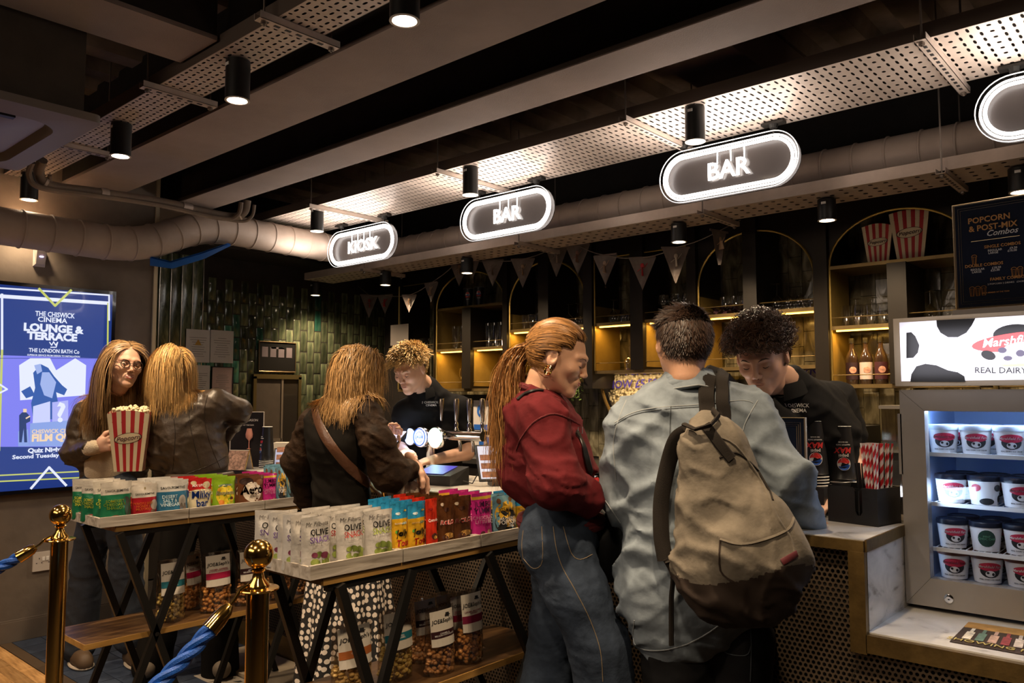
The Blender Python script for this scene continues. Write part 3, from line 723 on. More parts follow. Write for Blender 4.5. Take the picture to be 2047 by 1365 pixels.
struct('trim_4', bx(-5.35, -4.5, 4.906, 4.93, .94, 1.45), mat('dark splashback', (.03, .026, .02), .3, var=.3))
a_ = at(803, 652, Y=4.9); b_ = at(838, 690, Y=4.9)
poster('paper_notice', 'plain grey paper notice above the blond bartender', a_.x, b_.x, b_.z, a_.z, 4.77, mat('grey paper', (.2, .17, .15), .6))
# left tile wall: four papers, dark menu, hatch
def wp(px0, py0, px1, py1): a = at(px0, py0, X=-6.34); b = at(px1, py1, X=-6.34); return a.y, b.y, b.z, a.z
greyl = mat('small grey print', (.22, .2, .19), .6)
for i, (q, l) in enumerate((((373, 657, 419, 725), 'white notice with a small warning triangle, upper left of four on the dark tiles'), ((422, 659, 466, 726), 'white typed notice, upper right of four on the dark tiles'),
                            ((373, 729, 419, 790), 'white typed notice, lower left of four on the dark tiles'), ((424, 733, 465, 790), 'framed pinkish notice, lower right of four on the dark tiles'))):
    y0, y1, z0, z1 = wp(*q); t = thing('paper_notice', l, 'notice', (-6.345, (y0+y1)/2, z0), group='notices on the dark tiles')
    MB().box((-6.347, y0, z0), (-6.343, y1, z1)).build('sheet', paper if i < 3 else mat('pink paper', (.5, .36, .33), .6), t)
    g = MB(); rr = random.Random(i)
    for k in range(9):
        zz = z1 - .07 - k*(z1-z0-.1)/9; w_ = rr.uniform(.3, .8)*(y1-y0)/2; g.box((-6.3425, (y0+y1)/2-w_, zz), (-6.342, (y0+y1)/2+w_, zz+.004))
    g.build('typed_lines', greyl, t, kind='stuff')
    if i == 0: MB().add([(-6.3415, (y0+y1)/2-.03, z1-.13), (-6.3415, (y0+y1)/2+.03, z1-.13), (-6.3415, (y0+y1)/2, z1-.08)], [(0, 1, 2)]).build('triangle', mat('warning amber', (.45, .25, .03), .5), t)
    if i == 3: MB().tube([(-6.342, y0, z0), (-6.342, y1, z0), (-6.342, y1, z1), (-6.342, y0, z1)], .006, 6, closed=True).build('frame', BLACK, t)
y0, y1, z0, z1 = wp(518, 682, 590, 744)
t = thing('menu_board', 'small dark framed board on the green tiles above the hatch', 'menu board', (-6.34, (y0+y1)/2, z0))
MB().box((-6.35, y0, z0), (-6.34, y1, z1)).build('board', BLACK, t)
MB().tube([(-6.338, y0, z0), (-6.338, y1, z0), (-6.338, y1, z1), (-6.338, y0, z1)], .008, 6, closed=True).build('frame', mat('bronze frame', (.16, .11, .05), .4, .7), t)
for k in range(4): MB().box((-6.3395, y0+(y1-y0)*(.08+k*.22), z0+.13), (-6.338, y0+(y1-y0)*(.24+k*.22), z0+.22)).build('picture', mat('dim print', (.16, .13, .14), .5), t)
MB().box((-6.3395, y0+.12, z1-.06), (-6.338, y1-.12, z1-.045)).build('title_line', mat('dim print', (.16, .13, .14), .5), t)
y0, y1, z0, z1 = wp(505, 752, 597, 940)
t = thing('service_hatch', 'bronze framed hatch with brown panels in the green tile wall', 'hatch', (-6.34, (y0+y1)/2, z0))
MB().box((-6.36, y0, z0), (-6.345, y1, z1)).build('recess', darkpaint, t)
MB().box((-6.345, y0+.03, z0+.3), (-6.335, y0+(y1-y0)*.58, z1-.02)).build('panel', mat('brown blind', (.075, .055, .038), .7, var=.2), t)
MB().box((-6.34, y0+(y1-y0)*.64, z0), (-6.335, y1-.03, z1-.02)).build('glass_panel', mat('dark pane', (.03, .024, .018), .08, coat=.5), t)
fm = mat('aged bronze trim', (.13, .10, .04), .4, .6)
for q in (((-6.36, y0, z0), (-6.32, y0+.03, z1)), ((-6.36, y1-.03, z0), (-6.32, y1, z1)), ((-6.36, y0, z1-.02), (-6.32, y1, z1+.02))): MB().box(*q).build('frame', fm, t)
MB().box((-6.34, y0+(y1-y0)*.58, z0), (-6.325, y0+(y1-y0)*.62, z1-.02)).build('mullion', mat('pale mullion', (.3, .25, .2), .4, .6), t)
MB().box((-6.34, y0+.03, z0+.27), (-6.325, y0+(y1-y0)*.6, z0+.3)).build('rail', mat('pale mullion', (.3, .25, .2), .4, .6), t)
# bunting
cord = MB(); flags = [(738, 590, 42, .6), (770, 590, 40, -.2), (818, 590, 34, .2), (862, 565, 44, -.5), (918, 520, 50, .3), (945, 520, 44, -.6), (985, 520, 52, 0), (1045, 518, 56, .1), (1112, 492, 58, .4), (1155, 490, 60, -.3), (1210, 510, 62, -.4), (1284, 515, 62, 0), (1350, 495, 66, .3), (1437, 462, 62, .9)]
FYB = 4.45
pts = []
for (px_, py_, h_, tw) in flags: pts.append(at(px_, py_, Y=FYB - (0 if px_ > 800 else -.3)))
t = thing('bunting_string', 'thin cord of the photo flag bunting across the back bar', 'bunting', pts[0])
sag = []
for i in range(len(pts)-1):
    for q in np.linspace(0, 1, 6)[:-1]: sag.append(pts[i].lerp(pts[i+1], float(q)) + Vector((0, 0, -.012*math.sin(PI*q))))
MB().tube([at(700, 560, Y=4.9)] + sag + [pts[-1], at(1480, 440, Y=4.6)], .003, 5).build('cord', mat('grey ribbon', (.25, .2, .17), .6), t)
fmat = mat('dark photo flag', (.15, .12, .105), .45, var=.3, vs=12, rand=.2)
descr = ['leftmost small dim', 'red figured', 'small dim pale', 'half turned', 'pale pointed', 'narrow twisted', 'plain pale', 'dancer printed', 'tilted', 'shiny creased', 'pale figured', 'red dress', 'white suited', 'sharply twisted rightmost']
nearby = ['above the green tiles', 'above the green tiles', 'at the corner of the tiles', 'left of the arched shelf', 'left of a small downlight', 'right of a small downlight', 'over the arched shelf with cups', 'above the ponytail woman',
          'under the duct bracket', 'right of the duct bracket', 'left of the red dress flag', 'over the denim man', 'under a back downlight', 'near the tall arched shelf']
dress = [(.3, .04, .03), (.4, .03, .03), (.35, .2, .1), (.3, .2, .14), (.3, .18, .12), (.25, .15, .1), (.2, .15, .12), (.4, .26, .16), (.3, .22, .18), (.3, .16, .12), (.45, .32, .24), (.5, .02, .03), (.5, .42, .34), (.45, .3, .18)]
for i, (px_, py_, h_, tw) in enumerate(flags):
    p = pts[i]; sc = (p - Vector((0, 0, CAM_H))).length/FOC; w_ = h_*.85*sc; hh = h_*1.05*sc
    t = thing('bunting_flag', '%s photo flag of the bunting, %s' % (descr[i], nearby[i]), 'flag', p, tw + .45, group='photo flags of the bunting')
    f = MB(); m_ = 5
    vs = []
    for j in range(m_+1):
        for k in range(5):
            u = -1 + k/2; v = j/m_; vs.append((u*w_*.5*(1-v), .012*math.sin(v*3 + u*1.5), -v*hh))
    f.add(vs, [(j*5+k, j*5+k+1, (j+1)*5+k+1, (j+1)*5+k) for j in range(m_) for k in range(4)])
    f.build('pennant', fmat, t, world=False, smooth=True)
    MB().box((-w_*.5, -.004, -.006), (w_*.5, .002, .006)).build('hem', mat('flag hem', (.16, .12, .10), .5), t, world=False)
    dm = mat('flag print %d' % i, dress[i], .5)
    b = MB(); b.sphere((0, -.012, -hh*.25), w_*.07, 8, 6, (1, .2, 1.3)); b.tube([(0, -.014, -hh*.3), (.002, -.016, -hh*.55)], [w_*.06, w_*.13], 8, flat=.3)
    b.tube([(w_*.05, -.014, -hh*.34), (w_*.2, -.014, -hh*.18)], w_*.03, 5, flat=.4); b.tube([(-w_*.05, -.014, -hh*.34), (-w_*.18, -.014, -hh*.42)], w_*.03, 5, flat=.4)
    b.build('printed_figure', dm, t, world=False, smooth=True)
# ================================================================ bar counter
CY, CT, CX = 2.50, 1.0, -.808
marble = ramp_mat('white veined marble', [(.30, (.30, .29, .27)), (.42, (.56, .54, .51)), (.7, (.68, .66, .62))], 3.5, (1, 1, 2.2), .25, dist=2.6, bump=0, detail=9)
goldtrim = mat('aged brass edging', (.15, .095, .032), .42, .6, var=.35, vs=14, bump=.08)
LZ = at(1740, 1262, Y=CY).z
t = thing('bar_counter', 'long bar counter with marble top, brass edging and pierced metal front, stepped at the right', 'counter', (-3, CY, 0))
bx(-5.33, CX, CY-.02, 3.12, CT-.028, CT).build('worktop', marble, t)
bx(CX, 2.1, CY-.01, 3.5, LZ-.025, LZ).build('lower_worktop', marble, t)
bx(CX-.022, CX, CY+.0, 3.12, LZ, CT-.028).build('step_panel', marble, t)
g = MB(); g.box((-5.33, CY-.032, CT-.034), (CX, CY-.02, CT-.002)); g.build('brass_edge', goldtrim, t)
bx(CX-.045, CX+.002, CY-.034, CY-.012, LZ-.06, CT-.034).build('brass_edge', goldtrim, t)
bx(CX+.0, 2.1, CY-.034, CY-.012, LZ-.055, LZ-.004).build('brass_edge', goldtrim, t)
bx(CX+.0, CX+.006, CY-.02, 3.12, CT-.034, CT+.001).build('brass_edge', goldtrim, t)
bx(-5.33, CX-.04, CY+.03, 3.1, .1, CT-.03).build('carcass', mat('dark carcass', (.006, .005, .004), .9), t)
bx(CX-.04, 2.1, CY+.03, 3.45, .1, LZ-.03).build('carcass', mat('dark carcass', (.006, .005, .004), .9), t)
bx(-5.33, 2.1, CY-.01, CY+.04, 0, .13).build('kick_plate', mat('brass kick plate', (.45, .30, .10), .35, .9, var=.2), t)
# pierced front: staggered round holes, a real punched sheet
def pierced(x0, x1, z0, z1, y, pitch, r_):
    dx = pitch; dz = pitch*.866; nx = int((x1-x0)/dx); nz = int((z1-z0)/dz)
    i, j = np.meshgrid(np.arange(nx), np.arange(nz)); i = i.ravel(); j = j.ravel()
    cx = x0 + (i + .5 + .5*(j % 2))*dx; cz = z0 + (j+.5)*dz
    a = np.arange(6)*PI/3 + PI/6
    # hexagonal cell corner ring tiles the sheet; inner ring is the hole
    ox = np.cos(a)*pitch/math.sqrt(3); oz = np.sin(a)*pitch/math.sqrt(3); ix = np.cos(a)*r_; iz = np.sin(a)*r_
    n = len(cx); V = np.zeros((n, 12, 3)); V[:, :6, 0] = cx[:, None]+ox; V[:, :6, 2] = cz[:, None]+oz; V[:, 6:, 0] = cx[:, None]+ix; V[:, 6:, 2] = cz[:, None]+iz; V[:, :, 1] = y
    k = np.arange(6); F = np.stack([k, (k+1) % 6, (k+1) % 6+6, k+6], 1); F = (F[None] + np.arange(n)[:, None, None]*12).reshape(-1, 4)
    me = bpy.data.meshes.new('pierced_panel'); me.from_pydata(V.reshape(-1, 3).tolist(), [], F[:, ::-1].tolist()); return me
pm2 = mat('pierced bronze sheet', (.21, .155, .105), .42, .75, var=.15, vs=5)
me = pierced(-5.3, CX-.05, .13, CT-.035, CY, .0165, .0062); me.materials.append(pm2); link('pierced_panel', me, t)
me = pierced(CX-.055, .45, .13, LZ-.06, CY, .0165, .0058); me.materials.append(pm2); link('pierced_panel', me, t)
struct('trim_5', bx(-4.2, -2.2, 2.2, 2.48, 0, .02), mat('pale footrest', (.4, .33, .24), .5, var=.15))
# ---------------- ice cream freezer
FX, FYF = at(1826, 1205, Z=LZ).x, 2.86
FXR = FX + .66; FB = LZ+.015; FT = at(1812, 779, Y=FYF).z; HT = at(1800, 637, Y=FYF).z
silver = mat('silver freezer frame', (.34, .315, .29), .38, .5, var=.06); inner = mat('white freezer liner', (.75, .78, .82), .5)
t = thing('ice_cream_freezer', 'silver glass door freezer full of ice cream tubs with a cow patched light box', 'freezer', (FX, FYF, FB))
b = MB()
for q in (((FX, FYF+.05, FB), (FX+.03, 3.42, FT)), ((FXR-.03, FYF+.05, FB), (FXR, 3.42, FT)), ((FX, FYF+.05, FT-.03), (FXR, 3.42, FT)), ((FX, FYF+.05, FB), (FXR, 3.42, FB+.05)), ((FX, 3.38, FB), (FXR, 3.42, FT))): b.box(*q)
b.build('cabinet', silver, t)
ix0, ix1, iz0, iz1 = FX+.075, FXR-.075, FB+.09, FT-.07
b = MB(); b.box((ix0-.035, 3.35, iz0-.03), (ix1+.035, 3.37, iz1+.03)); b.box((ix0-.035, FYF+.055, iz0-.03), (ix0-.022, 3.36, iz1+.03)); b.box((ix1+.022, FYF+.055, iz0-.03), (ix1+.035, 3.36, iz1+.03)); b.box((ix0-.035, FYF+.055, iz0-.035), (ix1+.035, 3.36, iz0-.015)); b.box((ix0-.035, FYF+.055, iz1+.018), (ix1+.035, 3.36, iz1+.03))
b.build('liner', mat('blue lit liner', (.30, .40, .62), .5), t)  # blue of the cold light put into the white liner's colour
def mitre(x0, x1, z0, z1, X0, X1, Z0, Z1, y0, y1, name):
    for q in (((x0, z0), (x1, z0), (X1, Z0), (X0, Z0)), ((x1, z0), (x1, z1), (X1, Z1), (X1, Z0)), ((x1, z1), (x0, z1), (X0, Z1), (X1, Z1)), ((x0, z1), (x0, z0), (X0, Z0), (X0, Z1))):
        c = (sum(a for a, _ in q)/4, sum(b_ for _, b_ in q)/4); m_ = MB(); qq = [(c[0] + (a-c[0])*.998, c[1] + (b_-c[1])*.998) for a, b_ in q]
        m_.add([(a, y0, b_) for a, b_ in qq] + [(a, y1, b_) for a, b_ in qq], [(0, 1, 2, 3), (7, 6, 5, 4), (0, 4, 5, 1), (1, 5, 6, 2), (2, 6, 7, 3), (3, 7, 4, 0)])
        m_.build(name, silver, dr, world=True)
dr = thing('x', 'x', 'x'); bpy.data.objects.remove(dr)
door = bx(ix0, ix1, FYF+.012, FYF+.018, iz0, iz1).build('door', PANE, t)
dr = door
mitre(FX, FXR, FB, FT, ix0, ix1, iz0, iz1, FYF, FYF+.045, 'door_frame')
for c in door.children: c.location = (0, 0, 0)
MB().lathe([(.014, 0), (.014, -.004), (.009, -.006), (0, -.004)], (at(1897, 1197, Y=FYF).x, FYF, FB+.035), 20, axis=(0, 1, 0)).build('lock', CHROME, t, smooth=True)
bx(FX-.008, FX+.004, FYF+.0, FYF+.02, FT-.28, FT-.08).build('handle', mat('grey handle', (.3, .28, .26), .4), t)
cool = mat('cold led tube', (.7, .85, 1), .5, emit=14, ecol=(.62, .8, 1))
bx(ix0-.01, ix1+.01, FYF+.06, FYF+.075, iz1+.0, iz1+.012).build('led_tube', cool, t)
bx(ix0-.02, ix0-.014, FYF+.06, FYF+.07, iz0, iz1).build('led_tube', mat('cold side led', (.7, .85, 1), .5, emit=3, ecol=(.6, .78, 1)), t)
lamp('AREA', ((ix0+ix1)/2, FYF+.10, iz1+.005), 2.6, (.60, .76, 1), .5, rot=(-.45, 0, 0), size_y=.04, name='freezer_light')
lamp('AREA', (ix0-.01, FYF+.1, (iz0+iz1)/2), 1.1, (.55, .74, 1), .04, rot=(0, -PI/2, .5), size_y=.5, name='freezer_light')
rows = [at(1950, 905, Y=3.0).z-.002, at(1950, 1003, Y=3.0).z-.004, at(1950, 1093, Y=3.0).z-.004, iz0-.010]
for z in rows[:3]:
    b = MB()
    for y in (2.93, 3.13, 3.32): b.tube([(ix0-.02, y, z-.004), (ix1+.02, y, z-.004)], .0035, 6)
    for k in range(30): b.tube([(ix0 + k*(ix1-ix0)/29, 2.925, z-.001), (ix0 + k*(ix1-ix0)/29, 3.33, z-.001)], .0018, 5)
    b.box((ix0-.01, 2.918, z-.010), (ix1+.01, 2.925, z+.003))
    b.build('wire_shelf', mat('white coated wire', (.75, .77, .8), .35), t)
# light box
HW = MB()
bx(FX-.008, FXR+.01, FYF-.012, FYF+.10, FT+.012, HT).build('light_box', mat('champagne frame', (.5, .43, .33), .35, .6), t)
face = mat('backlit white panel', (.85, .83, .88), .4, emit=.62, ecol=(.93, .90, 1)); yf = FYF-.014
patch = mat('backlit black patch', (.01, .01, .01), .5)
pn = bx(FX+.012, FXR-.01, yf, yf+.003, FT+.028, HT-.014).build('light_panel', face, t)
def zc_(px_, py_): q = at(px_, py_, Y=yf); return q.x, q.z
def blob(pts, m, name, d=.0012, kind=None):
    q = [zc_(a, c) for a, c in pts]; MB().add([(x, yf-d, z) for x, z in q], [tuple(range(len(q)))]).build(name, m, t, kind=kind)
blob([(1872, 640), (1950, 636), (1943, 650), (1932, 665), (1915, 674), (1895, 674), (1880, 665), (1873, 652)], patch, 'cow_patch')
blob([(1812, 665), (1822, 664), (1830, 672), (1838, 690), (1835, 705), (1826, 715), (1812, 716)], patch, 'cow_patch')
blob([(1820, 763), (1822, 748), (1832, 732), (1850, 727), (1872, 730), (1895, 740), (1915, 744), (1928, 752), (1930, 763)], patch, 'cow_patch')
def ell(cx, cy, rx, ry, n=26, rot=0): return [(cx + rx*math.cos(2*PI*k/n)*math.cos(rot) - ry*math.sin(2*PI*k/n)*math.sin(rot), cy + rx*math.cos(2*PI*k/n)*math.sin(rot) + ry*math.sin(2*PI*k/n)*math.cos(rot)) for k in range(n)]
blob(ell(2030, 668, 45, 20, rot=-.05), patch, 'badge_backing', .0010)  # black ellipse printed behind the red badge
blob(ell(2048, 682, 106, 19, rot=-.10), mat('backlit red', (.75, .06, .06), .4, emit=.5, ecol=(.8, .05, .05)), 'red_badge', .0018)
blob(ell(2050, 710, 52, 27), mat('backlit cow white', (.9, .9, .95), .4, emit=.75), 'cow_face', .0020)
for q in (ell(1976, 710, 15, 9, rot=.3), ell(2004, 700, 9, 6), ell(2015, 716, 9, 5), ell(2040, 706, 9, 7), ell(2062, 716, 8, 6)): blob(q, patch if q[0][0] < 1995 else mat('grey cow patch', (.07, .06, .09), .5, emit=.08), 'cow_spot', .0026)
blob([(2000, 729), (2047, 726), (2100, 726), (2100, 731), (2010, 733)], mat('grass green', (.4, .6, .2), .5, emit=.4), 'grass_line', .0026)
q = zc_(2052, 678); text('Marshfield Farm', .037, mat('lit white print', (.95, .95, .95), .5, emit=.9), t, (q[0]-FX, yf-.003-FYF, q[1]-FB), (PI/2, -.08, 0), bold=.012, shear=.3)
q = zc_(2052, 741); text('REAL DAIRY ICE CREAM', .026, patch, t, (q[0]-FX, yf-.003-FYF, q[1]-FB), (PI/2, .03, 0), bold=.008)
lamp('AREA', ((FX+FXR)/2, FYF-.05, (FT+HT)/2), 1.1, (.9, .88, 1), .6, rot=(PI/2, 0, 0), size_y=.15, name='light_box_glow')
# tubs
tubw = mat('white tub', (.74, .74, .76), .45); lidn = mat('dark navy lid', (.006, .009, .022), .35); lidb = mat('brown lid', (.14, .05, .03), .45); clearl = mat('clear lid', (.45, .5, .6), .2)
badge = mat('tub red badge', (.45, .02, .06), .45); greenb = mat('dark green badge', (.01, .045, .03), .5)
def tub(kind, lid):
    t = thing('ice_cream_tub', 'x', 'ice cream tub', group='ice cream tubs in the freezer')
    r0, r1, h = .038, .047, .082
    MB().lathe([(r0, 0), (r1, h), (0, h)], (0, 0, 0), 26).build('tub_body', tubw, t, world=False, smooth=True)
    MB().lathe([(r1+.002, h-.006), (r1+.003, h+.002), (r1+.001, h+.010), (r1-.004, h+.011), (r1-.006, h+.008), (0, h+.008)], (0, 0, 0), 26).build('lid', lid, t, world=False, smooth=True)
    rad = lambda z: r0 + (r1-r0)*z/h
    def bend(x, z, d): r_ = rad(z)+d; a = x/r_; return (r_*math.sin(a), -r_*math.cos(a), z)
    def patch_(pts, m, name, d, seg=True):
        mb = MB(); n = len(pts); c = (sum(p[0] for p in pts)/n, sum(p[1] for p in pts)/n); rings = 3; vs = [bend(c[0], c[1], d)]
        for k in range(1, rings+1):
            for p in pts: vs.append(bend(c[0]+(p[0]-c[0])*k/rings, c[1]+(p[1]-c[1])*k/rings, d))
        fs = [(0, 1+i, 1+(i+1) % n) for i in range(n)]
        for k in range(rings-1): fs += [(1+k*n+i, 1+(k+1)*n+i, 1+(k+1)*n+(i+1) % n, 1+k*n+(i+1) % n) for i in range(n)]
        mb.add(vs, fs); mb.build(name, m, t, world=False)
    E2 = lambda cx, cz, rx, rz: [(cx + rx*math.cos(2*PI*k/18), cz + rz*math.sin(2*PI*k/18)) for k in range(18)]
    if kind == 'front':
        patch_(E2(0, .040, .030, .022), INK, 'dark_backing', .0006); patch_(E2(0, .053, .036, .0135), badge, 'red_badge', .0012)
        patch_(E2(0, .031, .014, .010), tubw, 'cow_face', .0014); patch_(E2(-.007, .034, .004, .004), INK, 'cow_spot', .0020); patch_(E2(.008, .030, .004, .005), INK, 'cow_spot', .0020)
        text('Marshfield Farm', .0115, WHITE, t, (0, -.002, .053), (PI/2, 0, 0), bold=.02, shear=.3, fn=lambda v: bend(v.x, v.z, .0026))
        text('REAL DAIRY ICE CREAM', .006, INK, t, (0, -.002, .012), (PI/2, 0, 0), bold=.015, fn=lambda v: bend(v.x, v.z, .0014))
    elif kind == 'side':
        patch_(E2(-.033, .055, .016, .012), badge, 'red_badge', .0008); patch_(E2(.0, .012, .022, .011), INK, 'cow_spot', .0008); patch_(E2(.036, .055, .014, .011), INK, 'cow_spot', .0008); patch_(E2(.045, .02, .01, .012), INK, 'cow_spot', .0008)
    else:
        patch_(E2(0, .042, .026, .027), greenb, 'green_badge', .0008)
        text('MINT\nCHOC CHIP', .009, mat('mint print', (.2, .5, .3), .5), t, (0, -.002, .044), (PI/2, 0, 0), fn=lambda v: bend(v.x, v.z, .0016))
    return t
P_ = {}
rown = ['top shelf', 'second shelf', 'third shelf', 'freezer floor']; coln = ['leftmost', 'middle', 'third', 'fourth']
for r_, z in enumerate(rows):
    for c in range(4):
        for dpt in range(2):
            px_ = (1897, 1962, 2030, 2100)[c] + (-8, 4, 4, 4)[r_]
            kind = 'front' if dpt else {(1, 1): 'side', (2, 1): 'green'}.get((r_, c), 'front')
            lid = clearl if r_ == 0 else lidb if r_ == 3 else lidn
            key = (kind, lid.name); x = at(px_, 900, Y=3.0).x
            lb = '%s %s ice cream tub with %s lid on the %s%s' % (coln[c], {'front': 'white', 'side': 'cow patched', 'green': 'green badged'}[kind], {'clear lid': 'pale', 'brown lid': 'brown', 'dark navy lid': 'navy'}[lid.name], rown[r_], ', behind another' if dpt else '')
            if key not in P_: P_[key] = tub(kind, lid); o = P_[key]
            else: o = dup(P_[key])
            o.location = (x + (.01 if dpt else 0), 2.985 + dpt*.105, z+.001); o.rotation_euler = (0, 0, .32 + random.uniform(-.15, .15)); o['label'] = lb
# combo menu on top
a_ = at(1915, 623, Y=2.95); 
t = thing('combo_menu', 'gold framed navy popcorn combo price list standing on the freezer', 'menu', (a_.x, 2.94, HT), -.10)
W_, H_ = .235, .345
navy = mat('navy print', (.006, .012, .034), .6, spec=.2); orange = mat('orange print', (.62, .30, .08), .5)
MB().box((0, .0, .028), (W_, .006, .028+H_)).build('sheet', navy, t, world=False)
gf = mat('pale gold frame', (.55, .44, .28), .3, .6)
MB().tube([(0, 0, .028), (W_, 0, .028), (W_, 0, .028+H_), (0, 0, .028+H_)], .005, 4, closed=True).build('frame', gf, t, world=False)
MB().box((-.004, -.03, 0), (W_+.004, .03, .022)).build('stand', mat('frosted acrylic', (.5, .45, .4), .3), t, world=False)
for k in (.014, .021): MB().tube([(k, -.001, .028+k), (W_-k, -.001, .028+k), (W_-k, -.001, .028+H_-k), (k, -.001, .028+H_-k)], .0007, 4, closed=True).build('inner_line', gf, t, world=False)
def tx(s, sz, m, x, z, **k): text(s, sz, m, t, (x, -.002, .028+z), (PI/2, 0, 0), **k)
tx('POPCORN', .026, orange, .105, .285, bold=.02); tx('& POST-MIX', .026, orange, .115, .258, bold=.02); tx('Combos', .026, WHITE, .14, .237, shear=.35, bold=.01)
MB().box((.05, -.0015, .245), (.19, -.001, .246)).build('rule', gf, t, world=False)
tx('SINGLE COMBOS', .0135, orange, .14, .194, bold=.015); tx('REGULAR        £9.50\nLARGE          £10.00', .0095, WHITE, .14, .177, bold=.01)
tx('DOUBLE COMBOS', .0135, orange, .085, .137, bold=.015); tx('REGULAR        £18.50\nLARGE          £25.00', .0095, WHITE, .09, .120, bold=.01)
tx('FAMILY COMBO', .0135, orange, .15, .087, bold=.015); tx('2 POPCORN 2 DRINKS   £34.00', .0075, WHITE, .145, .072)
tx('ASK A MEMBER OF THE TEAM', .006, orange, .115, .045, bold=.02)
def icon(x, z, n):
    b = MB()
    for k in range(n):
        x_ = x + k*.017
        b.tube([(x_-.007, -.002, z+.012), (x_-.005, -.002, z-.012), (x_+.005, -.002, z-.012), (x_+.007, -.002, z+.012)], .0008, 4, closed=True)
        b.tube([(x_ + .008*math.cos(a), -.002, z+.012 + .007*math.sin(a)) for a in np.linspace(0, PI, 8)], .0008, 4)
        for q in (-.003, .003): b.tube([(x_+q, -.002, z+.012), (x_+q*.8, -.002, z-.012)], .0006, 4)
    b.build('cup_icon', orange, t, world=False, kind='stuff')
icon(.058, .182, 1); icon(.17, .128, 2); icon(.048, .078, 3)
# leaflet on the low worktop
t = thing('flyer', 'dark film flyer lying on the low marble ledge under the freezer', 'flyer', (at(1990, 1270, Z=LZ).x, 2.6, LZ))
q = [at(px_, py_, Z=LZ+.002) for px_, py_ in ((1898, 1282), (1936, 1243), (2110, 1268), (2110, 1320))]
def quadmap(mb, q, u0, u1, v0, v1, dz=0):
    f = lambda u, v: q[0].lerp(q[3], u).lerp(q[1].lerp(q[2], u), v) + Vector((0, 0, dz))
    mb.add([f(u0, v0), f(u1, v0), f(u1, v1), f(u0, v1)], [(0, 1, 2, 3)])
b = MB(); quadmap(b, q, 0, 1, 0, 1, 0); quadmap(b, q, 0, 1, 0, 1, -.0015); b.build('card', mat('dark photo print', (.035, .02, .015), .3, var=.5, vs=25), t)
b = MB(); quadmap(b, q, .0, 1, .72, 1, .0006); b.build('golden_sky', mat('sunset print', (.45, .24, .06), .4, var=.3, vs=20), t)
pcs = [(.75, .65, .5), (.12, .2, .14), (.55, .35, .25), (.3, .05, .05), (.6, .5, .4), (.1, .1, .12), (.4, .3, .2)]
for k in range(7):
    b = MB(); u = .08 + k*.13
    quadmap(b, q, u, u+.09, .22, .55, .0010 + k*.0001); quadmap(b, q, u+.025, u+.065, .55, .72, .0010 + k*.0001); b.build('printed_figure', mat('figure print %d' % k, pcs[k], .4, var=.4, vs=60), t)
text('SHOWING NOW', .035, mat('gold lettering', (.5, .4, .12), .5), t, q[0].lerp(q[3], .5).lerp(q[1].lerp(q[2], .5), .12) - t.location + Vector((0, 0, .002)), (0, 0, 0))
# straws in a caddy
cy0 = at(1690, 1050, Z=CT)
c0 = at(1657, 1040, Z=CT+.001); c1 = at(1757, 1053, Z=CT+.001)
t = thing('bar_caddy', 'black plastic bar caddy with a notched front on the marble counter', 'caddy', (c0.x, c0.y, CT))
cw = (c1 - c0).length; R = (c1-c0).normalized(); ang = math.atan2(R.y, R.x); t.rotation_euler = (0, 0, ang)
b = MB(); hh = .122; dd = .15
b.box((0, 0, 0), (cw, dd, .006)); b.box((0, dd-.004, 0), (cw, dd, hh)); b.box((0, 0, 0), (.004, dd, hh)); b.box((cw-.004, 0, 0), (cw, dd, hh)); b.box((cw*.6, .004, 0), (cw*.6+.004, dd, hh*.9)); b.box((.004, dd*.5, 0), (cw*.6, dd*.5+.004, hh*.9))
b.build('tray_box', BLACKP, t, world=False)
prof = [(0, 0), (cw, 0), (cw, hh), (cw*.70, hh), (cw*.70, .042), (cw*.66, .03), (cw*.60, .03), (cw*.56, .042), (cw*.56, hh*.9), (cw*.52, hh), (.012, hh), (0, hh*.88)]
MB().prism(prof, .004, Matrix.Rotation(PI/2, 4, 'X')).build('front_panel', BLACKP, t, world=False)
Rz = Matrix.Rotation(ang, 3, 'Z')
sred = mat('straw red', (.60, .02, .03), .5); swhite = mat('straw white', (.85, .80, .78), .5)
def straw_mesh(L_=.262, r_=.0034, cr=sred, cw_=swhite):
    n = 8; m_ = 44; b = MB(); vs = []
    for i in range(m_+1):
        for j in range(n):
            a = 2*PI*(j + i*1.15)/n; vs.append((r_*math.cos(a), r_*math.sin(a), L_*i/m_))
    b.v = vs
    for i in range(m_):
        for j in range(n): b.f.append((i*n+j, i*n+(j+1) % n, (i+1)*n+(j+1) % n, (i+1)*n+j)); b.m.append(0 if j % 8 < 4 else 1)
    me = bpy.data.meshes.new('straw'); me.from_pydata(b.v, [], b.f); me.materials.append(cr); me.materials.append(cw_)
    me.polygons.foreach_set('material_index', b.m); me.polygons.foreach_set('use_smooth', [True]*len(b.f)); return me
sm = straw_mesh(); rr = random.Random(12); sb = t.location + Rz @ Vector((cw*.80, dd*.45, .006))
for k in range(36):
    o = bpy.data.objects.new('striped_straw', sm); COL.objects.link(o)
    u, v = rr.uniform(-.9, .9), rr.uniform(-.7, .7)
    base = sb + Rz @ Vector((u*.026, v*.05, 0)); top = sb + Rz @ Vector((u*.048 - .006, v*.06, .26)); d = (top-base).normalized()
    o.location = base; o.rotation_euler = d.to_track_quat('Z', 'Y').to_euler()
    o['label'] = 'red and white spiral paper straw in the bunch in the black caddy'; o['category'] = 'straw'; o['group'] = 'striped straws in the caddy'
bm2 = straw_mesh(.19, .0028, BLACKP, BLACKP)
